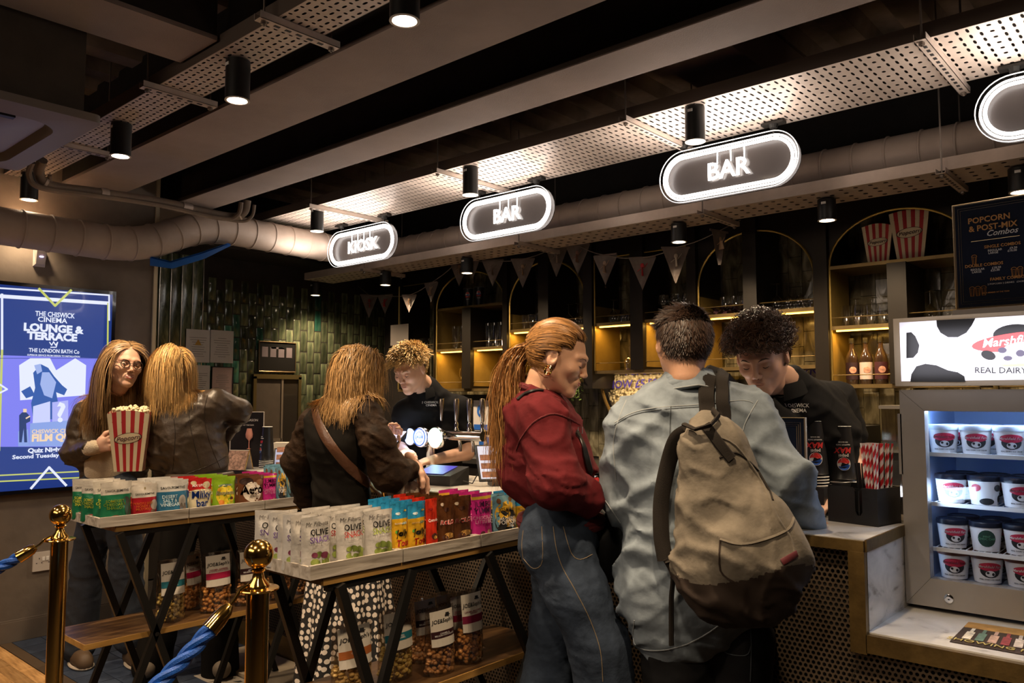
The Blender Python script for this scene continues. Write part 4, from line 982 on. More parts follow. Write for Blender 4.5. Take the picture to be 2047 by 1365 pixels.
for k in range(14):
    o = bpy.data.objects.new('black_straw', bm2); COL.objects.link(o)
    u, v = rr.uniform(-.9, .9), rr.uniform(-.8, .8)
    base = t.location + Rz @ Vector((cw*.5 + u*.022, dd*.7 + v*.03, .006)); top = base + Rz @ Vector((u*.02, v*.01, .19)); d = (top-base).normalized()
    o.location = base; o.rotation_euler = d.to_track_quat('Z', 'Y').to_euler()
    o['label'] = 'short black stirrer straw beside the striped straws in the caddy'; o['category'] = 'straw'; o['group'] = 'black straws in the caddy'
# stacks of upturned cups
def cupstack(px_, topy, n, l, D_=None):
    b0 = at(px_, 975, Z=CT+.02) if False else None
    p = at(px_, topy, D=2.92); hh_ = p.z - CT; h = .19; step = .0105
    for k in range(n):
        z = p.z - h - k*step
        if k == 0: cup((p.x, p.y, z), '%s, topmost of its stack' % l, 'upturned black cups on the counter', rz=.55, h=.19, big=True)
        else:
            o = thing('paper_cup', '%s, %s under the top cup' % (l, ['', 'first', 'second', 'third', 'fourth', 'fifth', 'sixth', 'seventh'][k]), 'cup', (p.x, p.y, z), 0, 'upturned black cups on the counter')
            MB().lathe([(.052, 0), (.0538, .001), (.0538, .003), (.052, .004)], (0, 0, 0), 28).build('rim', WHITE, o, world=False, smooth=True)
            MB().lathe([(.052, .004), (.0505, .02), (.043, .11)], (0, 0, 0), 28).build('cup_body', cupm, o, world=False, smooth=True)
    z = p.z - h - (n-1)*step
    if z > CT+.02:
        o = thing('cup_stand', 'black block under the %s' % l, 'stand', (p.x, p.y, CT)); bx(p.x-.055, p.x+.055, p.y-.055, p.y+.055, CT, z-.001).build('block', BLACKP, o); bx(p.x-.058, p.x+.058, p.y-.058, p.y+.058, CT, CT+.008).build('foot_plate', BLACKP, o)
cupstack(1624, 842, 5, 'taller black cup with round logo left of the caddy')
cupstack(1679, 852, 6, 'shorter black cup with round logo right of the tall stack')
# small framed menu behind the denim arm, acrylic leaflet stand, pot
p = at(1568, 900, D=2.75)
t = thing('small_menu', 'small navy framed menu standing between the denim sleeve and the cups', 'menu', (p.x, p.y, CT), .3)
MB().box((-.07, 0, 0), (.07, .006, at(1568, 835, D=2.75).z-CT)).build('sheet', navy, t, world=False)
hm = at(1568, 835, D=2.75).z-CT
MB().tube([(-.07, 0, 0), (.07, 0, 0), (.07, 0, hm), (-.07, 0, hm)], .005, 4, closed=True).build('frame', gf, t, world=False)
for k in (.016, .022, .028): MB().tube([(-.07+k, -.003, k), (.07-k, -.003, k), (.07-k, -.003, hm-k), (-.07+k, -.003, hm-k)], .0009, 4, closed=True).build('inner_line', gf, t, world=False)
p = at(1800, 1040, Z=CT)
t = thing('leaflet_stand', 'clear acrylic leaflet stand leaning beside the freezer', 'stand', (p.x-.02, p.y, CT), -.4)
R = Matrix.Rotation(-.3, 3, 'X')
MB().box((0, 0, 0), (.09, .003, .19), R).build('back_plate', glass_mat('thick acrylic', (.8, .78, .76), .9, .10), t, world=False)
MB().box((0, -.05, 0), (.09, .0, .003)).build('foot_plate', GLASS, t, world=False)
# ---------------- left end of the counter: promo stand, leaflet, cups, napkins, payment screen
def cp(px_, py_): return at(px_, py_, Z=CT)
p = cp(476, 935)
t = thing('cocktail_menu', 'dark menu stand with a pink cocktail picture at the left end of the bar', 'menu', (p.x, p.y+.05, CT), .7)
hm = at(476, 825, D=4.62).z-CT
MB().box((-.10, 0, 0), (.105, .006, hm)).build('sheet', mat('dark menu print', (.012, .010, .014), .4), t, world=False)
MB().tube([(-.10, 0, 0), (.105, 0, 0), (.105, 0, hm), (-.10, 0, hm)], .004, 4, closed=True).build('frame', mat('pale frame', (.5, .45, .4), .4), t, world=False)
pk_ = mat('pink cocktail print', (.75, .33, .25), .5)
MB().lathe([(0, 0), (.014, .002), (.003, .006), (.003, .05), (.02, .07), (.022, .09), (.014, .125)], (.02, -.008, .11), 12).build('glass_print', pk_, t, world=False, smooth=True)
text('SPRITZ SEASON', .02, WHITE, t, (0, -.002, hm-.05)); text('ASK AT THE BAR', .012, WHITE, t, (0, -.002, hm-.08))
p = cp(490, 938)
t = thing('table_talker', 'small tented card printed with a crowd picture below the cocktail menu', 'card', (p.x, p.y-.06, CT), .5)
R = Matrix.Rotation(-.35, 3, 'X'); MB().box((-.07, 0, 0), (.06, .003, .12), R).build('front_card', mat('crowd print', (.4, .25, .2), .5, var=.7, vs=60), t, world=False)
R = Matrix.Rotation(.35, 3, 'X'); MB().box((-.07, 0.08, 0), (.06, .083, .12), R, (0, .08, 0)).build('back_card', paper, t, world=False)
MB().tube([(.06, -.002, 0), (.06, .043, .115), (.06, .085, 0)], .004, 5).build('gold_edge', GOLD, t, world=False)
p = cp(524, 935); cup((p.x, p.y+.03, CT+.045), 'black upturned cup beside the white napkin block', 'cups at the left end of the bar', rz=-.3, h=.20)
t = thing('cup_sleeve', 'short stack of cup rims under the black cup at the left end', 'cup', (p.x, p.y+.03, CT))
b = MB(); b.lathe([(.044, 0), (.044, .045), (0, .045)], (0, 0, 0), 24); b.build('cup_body', cupm, t, world=False, smooth=True)
for k in range(4): MB().lathe([(.044, .006+k*.011), (.0465, .008+k*.011), (.044, .010+k*.011)], (0, 0, 0), 24).build('rim', WHITE, t, world=False)
p = cp(552, 925); t = thing('napkin_block', 'white block of napkins behind the payment screen', 'napkins', (p.x, p.y+.05, CT), .8)
MB().box((-.055, -.055, 0), (.055, .055, .13)).build('napkins', mat('warm white paper', (.75, .68, .58), .6), t, world=False)
MB().box((-.06, -.06, 0), (.06, .06, .012)).build('holder', BLACKP, t, world=False)
def screen(px_, py_, l, rz, w_, h_, tilt, lit):
    p = cp(px_, py_); t = thing('payment_screen', l, 'screen', (p.x, p.y, CT), rz)
    R = Matrix.Rotation(tilt, 3, 'X'); MB().box((-w_/2, 0, .03), (w_/2, .015, .03+h_), R, (0, 0, .03)).build('tablet', BLACKP, t, world=False)
    MB().box((-w_/2+.008, -.001, .038), (w_/2-.008, .0, .022+h_), R, (0, 0, .03)).build('display', lit, t, world=False)
    for k in range(3): MB().box((-w_/2+.015, -.002, .045+k*.045), (w_/2-.015, -.001, .075+k*.045), R, (0, 0, .03)).build('picture_row', mat('menu pictures', (.25, .1, .06), .4, var=.6, vs=60), t, world=False)
    MB().box((-.04, .0, 0), (.04, .09, .03)).build('stand', BLACKP, t, world=False)
    return t
scr = mat('lit tablet screen', (.3, .35, .55), .3, emit=.3, ecol=(.35, .45, .8))
screen(575, 950, 'blue edged payment screen behind the snack pouches at the left', .9, .16, .13, -.5, scr)
screen(1000, 972, 'tilted till tablet left of the red sweatshirt', 1.0, .20, .19, -.55, mat('pale tablet screen', (.5, .55, .7), .3, emit=.45, ecol=(.6, .7, 1)))
t = thing('red_drink_can', 'red can on the counter between the red sweatshirt and the denim shirt', 'can', (*at(1184, 935, D=3.05).xy, CT))
p = at(1184, 935, D=3.05); hc = at(1184, 893, D=3.05).z - CT
MB().lathe([(.02, 0), (.026, .006), (.026, .112), (.021, .12), (0, .12)], (0, 0, 0), 18).build('can_body', mat('can red', (.5, .02, .02), .3, .4), t, world=False, smooth=True)
MB().lathe([(.022, .118), (.022, .123), (.019, .121), (0, .120)], (0, 0, 0), 18).build('can_top', CHROME, t, world=False)
# ---------------- beer font
p = at(862, 950, Z=CT); p = Vector((p.x, 2.98, CT)); zb = at(862, 868, Y=2.98).z
t = thing('beer_font', 'chrome beer font with four tall tap handles and glowing round badges', 'beer taps', p)
k_ = lambda px_: at(px_, 870, Y=2.98).x - p.x
MB().lathe([(.055, 0), (.05, .012), (.028, .02), (.026, .16), (.03, .17), (.026, .18), (.026, zb-CT)], (0, 0, 0), 24).build('column', CHROME, t, world=False, smooth=True)
x0, x1 = k_(822), k_(966)
MB().tube([(x0, 0, zb-CT), (x1, 0, zb-CT)], .026, 18).build('crossbar', CHROME, t, world=False, smooth=True)
for i, px_ in enumerate((870, 900, 926, 952)):
    x = k_(px_); zt = at(px_, 797, Y=2.98).z - CT; zz = zb-CT
    h_ = MB().lathe([(.008, zz+.07), (.011, zz+.08), (.0155, zt-.01), (.013, zt), (0, zt+.001)], (x, .045, 0), 14); h_.build('tap_handle', mat('satin chrome handle', (.5, .44, .38), .22, 1), t, world=False, smooth=True)
    MB().lathe([(.014, 0), (.014, .03), (.009, .04), (.012, .055), (.008, .07)], (x, .045, zz), 12).tube([(x, 0, zz), (x, .06, zz-.005), (x, .075, zz-.05), (x, .075, zz-.09)], .010, 10).build('tap_body', CHROME, t, world=False, smooth=True)
bcol = [(.55, .65, 1), (.45, .6, 1), (.8, .85, 1), (.62, 1, .72)]
for i, (px_, rr_) in enumerate(((815, .050), (841, .048), (862, .055), (891, .057))):
    x = k_(px_); yb = -.075 - (.0 if i != 1 else .0)
    o = MB().lathe([(0, -.006), (rr_, -.004), (rr_+.004, .006), (rr_, .022), (.012, .028), (.012, .075)], (x, yb, zb-CT-.012), 26, axis=(0, 1, 0)).build('badge_housing', CHROME, t, world=False, smooth=True)
    MB().lathe([(rr_*.93, 0), (rr_*.8, -.004), (0, -.006)], (x, yb-.0055, zb-CT-.012), 26, axis=(0, 1, 0)).build('lit_badge', mat('badge glow %d' % i, bcol[i], .4, emit=1.7 if i != 2 else 1.1), t, world=False, smooth=True)
    if i == 2:
        for q, w_ in ((.82, .006), (.5, .003)): MB().tube([(x + rr_*q*math.cos(a), yb-.013, zb-CT-.012 + rr_*q*math.sin(a)) for a in np.linspace(0, 2*PI, 24, endpoint=False)], w_/2, 5, closed=True).build('badge_ring', mat('badge blue', (.02, .1, .5), .4), t, world=False)
        text('LAGER', .02, mat('badge blue', (.02, .1, .5), .4), t, (x, yb-.014, zb-CT-.012), bold=.02)
    lamp('POINT', (p.x+x, p.y+yb-.05, zb-.012), .22, bcol[i], .03, name='badge_light')
p = at(875, 968, Z=CT)
t = thing('card_terminal', 'black card payment terminal with a blue lit top in front of the beer font', 'card terminal', (p.x, p.y+.02, CT), .15)
b = MB(); b.add([(-.11, -.07, 0), (.11, -.07, 0), (.12, .07, 0), (-.12, .07, 0), (-.115, -.075, .045), (.115, -.075, .05), (.12, .07, .085), (-.12, .07, .085)], [(0,3,2,1), (4,5,6,7), (0,1,5,4), (1,2,6,5), (2,3,7,6), (3,0,4,7)])
b.build('housing', BLACKP, t, world=False)
b = MB(); b.add([(-.10, -.06, .054), (.06, -.06, .056), (.06, .06, .085), (-.10, .06, .085)], [(0, 1, 2, 3)]); b.build('lit_top', mat('violet blue screen', (.05, .05, .4), .3, emit=.35, ecol=(.1, .1, .9)), t, world=False)
MB().tube([(.12, .02, .02), (.17, .03, .01), (.19, .05, .06), (.20, .09, .08)], .003, 6).build('cable', BLACK, t, world=False, smooth=True)
# ================================================================ tables, trays, pouches
walnut = ramp_mat('dark walnut board', [(.25, (.03, .014, .006)), (.5, (.085, .042, .016)), (.75, (.18, .095, .036))], 5, (6, 1, 6), .33, dist=.8, bump=.15)
edgeb = ramp_mat('honey board edge', [(.3, (.22, .11, .025)), (.6, (.45, .25, .07)), (.8, (.55, .33, .1))], 6, (3, .6, 3), .35, dist=.3, bump=.1)
wash = ramp_mat('whitewashed wood', [(.28, (.20, .165, .125)), (.5, (.42, .37, .31)), (.72, (.56, .50, .43))], 9, (4, .5, 4), .6, dist=.9, bump=.3)
TZ = .905
def table(label, xf, y0, y1, sh_px, xa, xb, name='console_table'):
    t = thing(name, label, 'table', (xf-.18, y0, 0), group='queue side tables of snacks')
    d = .345
    bx(xf-d, xf, y0, y1, TZ-.022, TZ-.002).build('tabletop', walnut, t)
    bx(xf, xf+.004, y0-.002, y1, TZ-.024, TZ).build('edge_band', edgeb, t); bx(xf-d, xf, y0-.004, y0, TZ-.024, TZ).build('edge_band', edgeb, t)
    for x in (xf-.015, xf-d+.015): bx(x-.012, x+.012, y0+.02, y1-.02, TZ-.046, TZ-.022).build('rail', BLACK, t)
    sz = sh_px
    bx(xf-d+.01, xf-.008, y0-.10, y1+.05, sz-.02, sz).build('shelf', walnut, t)
    bx(xf-.008, xf-.004, y0-.10, y1+.05, sz-.021, sz+.001).build('edge_band', edgeb, t)
    bx(xf-d+.01, xf-.004, y0-.104, y0-.10, sz-.021, sz+.001).build('edge_band', edgeb, t)
    for x in (xf-.002+.011, xf-d-.008):
        for (a, b_) in (xa, xb):
            mid = (a+b_)/2
            for s0, s1 in ((a, b_), (b_, a)):
                k = (TZ-.03 - sz)/1.0; dy = (s1-s0)/2 * (sz-.01)/(TZ-.03-sz)
                MB().bar((x, s0, TZ-.03), (x, mid + dy, .0), .028, .022, up=(1, 0, 0)).build('leg', BLACK, t)
            MB().cyl((x-.016, mid, sz-.01), (x+.016, mid, sz-.01), .009, n=10).build('bolt', CHROME, t)
    return t
X1, X2 = -3.36, -1.96
ty = lambda px_, py_, X: at(px_, py_, X=X).y
s2 = at(1028, 1312, X=X2).z; s1 = at(300, 1262, X=X1).z
a2 = (ty(675, 1168, X2), ty(820, 1140, X2)); b2 = (ty(972, 1105, X2), ty(1128, 1075, X2))
a1 = (ty(237, 1064, X1), ty(388, 1050, X1)); 
b1_ = a1[0] + (b2[0]-a2[0])*1.0; b1 = (b1_, b1_ + (a1[1]-a1[0]))
print('tables', X1, X2, s1, s2, a1, b1, a2, b2)
y20 = ty(646, 1165, X2); y10 = ty(232, 1062, X1)
table('nearer narrow console table with black crossed legs, olive and chocolate pouches on it', X2, y20, 2.42, s2, a2, b2)
table('farther narrow console table with black crossed legs, crisp and chocolate pouches on it', X1, y10, 2.38, s1, a1, b1)
def wtray(label, xf, y0, y1):
    t = thing('wooden_tray', label, 'tray', (xf-.18, y0, TZ), group='whitewashed trays on the tables')
    x0 = xf-.335; h = .040
    bx(x0, xf, y0, y1, TZ, TZ+.008).build('base', wash, t)
    for q in ((xf-.010, xf, y0, y1), (x0, x0+.010, y0, y1)): bx(*q, TZ+.008, TZ+h).build('long_side', wash, t)
    for q in ((x0+.01, xf-.01, y0, y0+.010), (x0+.01, xf-.01, y1-.010, y1)): bx(*q, TZ+.008, TZ+h-.003).build('short_side', wash, t)
xs2 = X2+.012; xs1 = X1+.012
c2 = [ty(619, 1150, xs2), ty(806, 1108, xs2), ty(962, 1075, xs2)]; c2.append(c2[2]*2-c2[1]); c1 = [ty(200, 1046, xs1), ty(378, 1030, xs1), ty(530, 1012, xs1)]; c1.append(c1[2]*2-c1[1])
print('trays', c1, c2)
for c, xs, nm in ((c2, xs2, 'nearer'), (c1, xs1, 'farther')):
    for k, l in enumerate(('first tray, at the near end', 'middle tray', 'last tray, nearest the bar')):
        wtray('whitewashed wooden %s, on the %s table' % (l, nm), xs, c[k]+.002, c[k+1]-.002)
# pouches ----------------------------------------------------------------------------------------
def cm(c, rough=.28, n=None): return mat('foil %.2f %.2f %.2f' % c, c, rough, .12, var=.06, vs=30, bump=.35, bs=28)
TXTM = lambda c: mat('print %.2f %.2f %.2f' % c, c, .45)
def pouch(des, w_, h_, seed=0):
    t = thing('snack_pouch', 'x', 'snack pouch'); d = w_*.24; rr = random.Random(seed)
    nx, nz = 10, 16; wob = [rr.uniform(-.5, .5) for _ in range(8)]
    def prof(u, v):
        # u -1..1 across, v 0..1 up: front bulge, thinning to the top seal
        bul = (1 - abs(u)**2.4)**.9 if abs(u) < 1 else 0
        e = d*bul*(1.0 - .88*max(0, (v-.05))**1.3)*(1 if v > .02 else .9)
        e += .0016*math.sin(u*7+wob[0]*6 + v*5)*bul + .0022*math.sin(v*13+wob[1]*6+u*3)*bul*(v > .05) + .0018*math.sin(u*11 - v*9 + wob[2]*8)*bul
        return max(e, .0006)
    narrow = lambda v: 1 - .05*math.sin(v*PI) + (.0)
    def P3(x, z, off=0):
        u = max(-1, min(1, x/(w_/2))); v = max(0, min(1, z/h_)); return (x*narrow(v), -prof(u, v)-off, z)
    b = MB(); vs = []; bands = des['bands']
    for k in range(nz+1):
        for i in range(nx+1):
            u = -1+2*i/nx; v = k/nz; x_, y_, z_ = P3(u*w_/2, v*h_); vs.append((x_, y_, z_ - (.006*(1-u*u) if k == 0 else 0)*0))
    nf = len(vs)
    for k in range(nz+1):
        for i in range(nx+1):
            u = -1+2*i/nx; v = k/nz; x_, y_, z_ = P3(u*w_/2, v*h_); vs.append((x_, -y_*.9, z_))
    b.v = vs
    def bi(v):
        for j, (top, c) in enumerate(bands):
            if v <= top: return j
        return len(bands)-1
    W = nx+1
    for k in range(nz):
        for i in range(nx):
            a = k*W+i; m_ = bi((k+.5)/nz); b.f.append((a, a+1, a+1+W, a+W)); b.m.append(m_); a += nf; b.f.append((a+1, a, a+W, a+1+W)); b.m.append(m_)
        for i, s_ in ((0, 1), (nx, -1)):
            a = k*W+i; f_ = (a, a+W, a+W+nf, a+nf); b.f.append(f_ if s_ > 0 else f_[::-1]); b.m.append(bi((k+.5)/nz))
    b.f.append(tuple(range(nx+1))[::-1] + tuple(nf+i for i in range(nx+1))); b.m.append(0)
    b.build('pouch_body', [cm(c) for _, c in bands], t, world=False, smooth=True, sharp=70)
    MB().box((-w_/2, -.0013, h_*.955), (w_/2, .0013, h_*.985)).build('top_seal', cm(bands[-1][1]), t, world=False)
    for j, (x, z, rx, rz, c) in enumerate(des.get('blobs', ())):
        n = 20; mb = MB(); vs = [P3(x*w_, z*h_, .0006+.0002*j)]
        for kk in (1, 2, 3):
            for q in range(n): vs.append(P3(x*w_ + rx*w_*kk/3*math.cos(2*PI*q/n), z*h_ + rz*w_*kk/3*math.sin(2*PI*q/n), .0006+.0002*j))
        fs = [(0, 1+i, 1+(i+1) % n) for i in range(n)]
        for kk in range(2): fs += [(1+kk*n+i, 1+(kk+1)*n+i, 1+(kk+1)*n+(i+1) % n, 1+kk*n+(i+1) % n) for i in range(n)]
        mb.add(vs, fs); mb.build('printed_shape', TXTM(c), t, world=False)
    for j, (s_, x, z, sz, c, bo, sh) in enumerate(des.get('text', ())):
        text(s_, sz*w_, TXTM(c), t, (x*w_, 0, z*h_), (PI/2, 0, 0), bold=bo, shear=sh, fn=lambda v, j=j: P3(v.x, v.z, .0018+.0009*j ))
    return t
Wt, Bk = (.85, .83, .8), (.02, .02, .02); G = (.13, .17, .03); Gd = (.22, .27, .05)
def olive(c, extra=()):
    return dict(bands=[(1, (.54, .51, .47))], text=[('Mr Filberts', .0, .87, .17, (.2, .18, .17), 0, .2), ('OLIVE', .05, .72, .24, Bk, .012, 0), ('SNACK', .06, .59, .23, c, .004, 0), ('oven baked & seasoned', .1, .49, .06, (.25, .2, .2), 0, 0)],
                blobs=[(-.16, .20, .13, .10, Gd), (.05, .17, .14, .10, G), (.25, .19, .12, .10, Gd), (-.02, .33, .12, .09, G), (.18, .31, .13, .09, extra or G), (.33, .27, .08, .08, Gd), (-.17, .33, .09, .07, extra or Gd)])
D = {
 'olive_purple': olive((.13, .05, .28), (.16, .03, .06)), 'olive_red': olive((.6, .05, .04)), 'olive_green': olive((.42, .52, .05)),
 'jelly': dict(bands=[(.68, (.70, .38, .02)), (1, (.03, .30, .55))], text=[('Jelly', .08, .42, .42, Bk, .03, .2), ('Tots', .06, .24, .42, (.55, .03, .03), .03, .2), ("ROWNTREE'S", .02, .60, .12, (.85, .83, .8), .01, 0)],
               blobs=[(-.1, .78, .16, .07, (.6, .7, .72)), (.2, .60, .18, .07, (.02, .1, .04)), (-.25, .45, .08, .08, (.1, .35, .05)), (-.2, .12, .09, .07, (.15, .02, .12)), (.25, .1, .09, .07, (.5, .04, .03)), (.3, .83, .08, .05, (.7, .5, .1))]),
 'crunchie': dict(bands=[(1, (.55, .03, .012))], text=[('Crunchie', 0, .58, .215, Wt, .02, 0)], blobs=[(.0, .27, .2, .18, (.06, .015, .008)), (.03, .25, .11, .10, (.65, .35, .06)), (-.2, .8, .1, .06, (.3, .01, .01))]),
 'rolo': dict(bands=[(1, (.085, .03, .010))], text=[('ROLO', 0, .50, .31, Wt, .055, .15), ('ROLO', 0, .50, .31, (.6, .03, .02), .012, .15)], blobs=[(.1, .24, .3, .16, (.42, .22, .05)), (-.15, .2, .18, .15, (.05, .015, .008)), (.25, .12, .15, .12, (.05, .015, .008)), (.0, .75, .16, .12, (.04, .012, .006)), (-.28, .86, .09, .09, (.5, .4, .3))]),
 'pink': dict(bands=[(.86, (.52, .025, .22)), (.92, (.7, .45, .05)), (1, (.52, .025, .22))], text=[('JUMBO\nYUMMY', 0, .70, .26, (.06, .01, .05), .01, 0), ('CHOCOLATE\nLITTLE BITS', 0, .45, .165, (.75, .55, .62), .01, 0)], blobs=[(-.15, .15, .1, .11, (.07, .015, .02)), (.18, .17, .09, .11, (.55, .35, .2)), (.3, .08, .07, .06, (.07, .015, .02))]),
 'seph': dict(bands=[(1, (.14, .30, .38))], text=[("JOE&Seph's", .02, .66, .15, Bk, .01, .1), ('MILK CHOCOLATE', 0, .45, .085, Wt, .012, 0), ('POPCORN', .0, .36, .165, Wt, .02, 0), ('BITES', 0, .27, .08, Wt, .01, 0)],
              blobs=[(0, .55, .46, .36, (.62, .36, .03)), (0, .36, .46, .36, (.02, .018, .02)), (-.3, .88, .07, .07, (.12, .05, .02)), (.2, .9, .08, .07, (.16, .08, .03)), (-.3, .10, .07, .07, (.12, .05, .02)), (.3, .08, .07, .06, (.45, .25, .08))]),
 'savour_green': dict(bands=[(.68, (.015, .16, .07)), (1, (.60, .55, .47))], text=[('SAVOURSMITHS', 0, .78, .108, Bk, .012, 0), ('SOMERSET\nCHEDDAR &\nSHALLOT', -.1, .45, .125, (.80, .76, .08), .012, 0)], blobs=[(.3, .5, .13, .16, (.05, .05, .04)), (-.1, .14, .16, .07, (.3, .09, .06)), (.33, .3, .12, .2, (.03, .06, .04))]),
 'savour_red': dict(bands=[(.60, (.36, .012, .02)), (1, (.60, .55, .48))], text=[('SAVOURSMITHS', 0, .72, .108, Bk, .012, 0), ('WAGYU BEEF\nHONEY &\nMUSTARD', -.1, .38, .125, (.85, .36, .05), .012, 0)], blobs=[(.0, .88, .04, .05, (.25, .2, .1)), (.36, .40, .16, .2, (.35, .3, .26)), (.3, .2, .12, .1, (.12, .06, .04))]),
 'savour_blue': dict(bands=[(.68, (.03, .14, .25)), (1, (.58, .56, .52))], text=[('SAVOURSMITHS', 0, .79, .108, Bk, .012, 0), ('DESERT\nSALT &\nVINEGAR', -.12, .44, .14, (.55, .68, .72), .012, 0)], blobs=[(.28, .42, .13, .18, (.32, .30, .27)), (.24, .2, .07, .18, (.14, .11, .09)), (.36, .2, .05, .17, (.14, .11, .09))]),
 'milky': dict(bands=[(.6, (.66, .58, .38)), (1, (.50, .02, .02))], text=[('Milky\nbar', 0, .42, .40, Wt, .05, 0), ('Milky\nbar', 0, .42, .40, (.01, .05, .33), .015, 0), ('MIX UPS', -.15, .82, .13, Wt, .02, .2)], blobs=[(.25, .82, .16, .14, (.65, .55, .35)), (-.3, .9, .12, .08, (.6, .5, .3)), (0, .66, .5, .07, (.66, .58, .38))]),
 'randoms': dict(bands=[(1, (.24, .42, .02))], text=[('Randoms', 0, .52, .215, Wt, .045, .15), ('Randoms', 0, .52, .215, (.7, .68, .3), .005, .15), ("ROWNTREE'S", 0, .74, .10, Wt, .01, 0)], blobs=[(0, .45, .4, .42, (.65, .48, .02)), (0, .74, .27, .06, (.01, .10, .03)), (-.2, .25, .12, .1, (.6, .2, .02)), (.2, .22, .13, .1, (.45, .5, .03)), (.25, .35, .08, .07, (.1, .03, .02)), (-.28, .62, .06, .08, (.6, .3, .02))]),
 'aero': dict(bands=[(1, (.13, .045, .018))], text=[('Aero', .0, .56, .40, (.06, .02, .01), .03, 0), ('melts', .02, .38, .13, (.2, .1, .06), .005, 0)], blobs=[(.0, .50, .36, .33, (.60, .52, .43)), (-.2, .84, .25, .12, (.03, .012, .008)), (.3, .78, .14, .1, (.25, .11, .05)), (.2, .15, .16, .08, (.2, .09, .04))]),
 'milky_b': None}
DESC = {'olive_purple': 'silver olive pouch with purple lettering', 'olive_red': 'silver olive pouch with red lettering', 'olive_green': 'silver olive pouch with green lettering', 'jelly': 'blue and yellow jelly sweets pouch',
        'crunchie': 'red honeycomb sweets pouch', 'rolo': 'brown caramel pouch with red lettering', 'pink': 'magenta chocolate bites pouch', 'seph': 'light blue chocolate popcorn pouch',
        'savour_green': 'green and cream crisp bag', 'savour_red': 'red and cream crisp bag', 'savour_blue': 'blue and cream crisp bag', 'milky': 'red and cream white chocolate pouch', 'randoms': 'lime green fruit sweets pouch', 'aero': 'brown bubbly chocolate pouch'}
PP = {}
def put_row(xf, spec, ytop_nominal, nm):
    """spec: (design, left px, right px, top px, rows behind, turn)"""
    for (des, a, b_, ty_, back, turn) in spec:
        Y0, Y1 = at(a, 1060, X=xf).y, at(b_, 1060, X=xf).y; zt = at((a+b_)/2, ty_, X=xf).z
        w_ = (Y1-Y0)*1.02; h_ = zt-(TZ+.008)
        key = des
        if key not in PP: PP[key] = (pouch(D[des], w_, h_, len(PP)), w_, h_); first = True
        else: first = False
        pr, pw, ph = PP[key]
        for r_ in range(back+1):
            if r_ == 0 and first: o = pr
            else: o = dup(pr)
            sc_ = min(h_/ph, 1.15)
            o.location = (xf - r_*.058 - .004, (Y0+Y1)/2 + (random.uniform(-.008, .008) if r_ else 0), TZ+.0085)
            o.scale = (w_/pw, 1, h_/ph); o.rotation_euler = (-.03 + random.uniform(-.03, .03), 0, PI/2 + turn + (random.uniform(-.12, .12) if r_ else 0))
            where = ['front row', 'second row', 'third row', 'back row'][r_]
            o['label'] = '%s %s, %s' % (DESC[des], where, nm(a))
            o['group'] = DESC[des] + 's'
xf2 = X2-.034
def n2(a): return {545: 'at the near end of the nearer table', 604: 'by the brass post, nearer table', 675: 'second from the near end, nearer table', 731: 'left of the jelly sweets', 785: 'left of its twin, nearer table', 814: 'right of its twin, nearer table', 852: 'between jelly and caramel pouches', 880: 'turned edge on, left of its twin', 905: 'left of the magenta pouch, nearer table', 945: 'right of the caramel pouches, nearer table', 986: 'by the red sweatshirt, nearer table', 1033: 'at the bar end of the nearer table'}[a]
put_row(xf2, [('olive_purple', 604, 663, 1033, 3, 0), ('olive_red', 675, 730, 1025, 3, 0), ('olive_green', 731, 787, 1020, 3, 0), ('jelly', 785, 816, 1003, 2, -.1), ('jelly', 814, 852, 1003, 3, .1),
              ('crunchie', 852, 878, 997, 3, .15), ('rolo', 880, 906, 994, 3, -.25), ('rolo', 905, 945, 992, 1, .05), ('pink', 945, 984, 986, 3, 0), ('seph', 986, 1032, 990, 3, 0), ('jelly', 1033, 1072, 985, 2, 0)], 0, n2)
xf1 = X1-.034
def n1(a): return {167: 'at the near end of the farther table', 197: 'second on the farther table, dog pictured', 262: 'between the green and blue crisp bags', 312: 'right of the red crisp bags', 376: 'left of the lime pouches, farther table', 424: 'between cream and brown pouches, farther table', 473: 'left of the magenta pouch, farther table', 524: 'in the last tray of the farther table', 552: 'left of its twin, farther table', 572: 'right of its twin, by the black sleeve'}[a]
put_row(xf1, [('savour_green', 199, 262, 963, 3, .05), ('savour_red', 262, 313, 968, 3, 0), ('savour_blue', 312, 374, 960, 3, -.08), ('milky', 376, 422, 958, 3, 0), ('randoms', 424, 470, 953, 3, 0),
              ('aero', 473, 526, 951, 2, 0), ('pink', 524, 552, 947, 3, 0), ('seph', 552, 572, 935, 2, 0), ('seph', 572, 612, 932, 3, 0)], 0, lambda a: n1(197 if a == 199 else a))
# end pouches seen edge on at the near end
for k in range(3):
    o = dup(PP['olive_purple'][0]); o.location = (X2-.05-k*.03, c2[0]+.035+.0*k, TZ+.0085); o.rotation_euler = (-.02, .02, PI/2 - .9 + k*.08); o.location.x = X2-.10-k*.075
    o['label'] = 'silver olive pouch with purple top standing askew at the near end, %s from the front' % ('first', 'second', 'third')[k]
for k in range(2):
    o = dup(PP['savour_green'][0]); o.location = (X1-.14-k*.1, c1[0]+.045, TZ+.0085); o.rotation_euler = (0, 0, PI/2 - .7)
    o['label'] = 'green and cream crisp bag turned away at the near end, %s from the front' % ('first', 'second')[k]
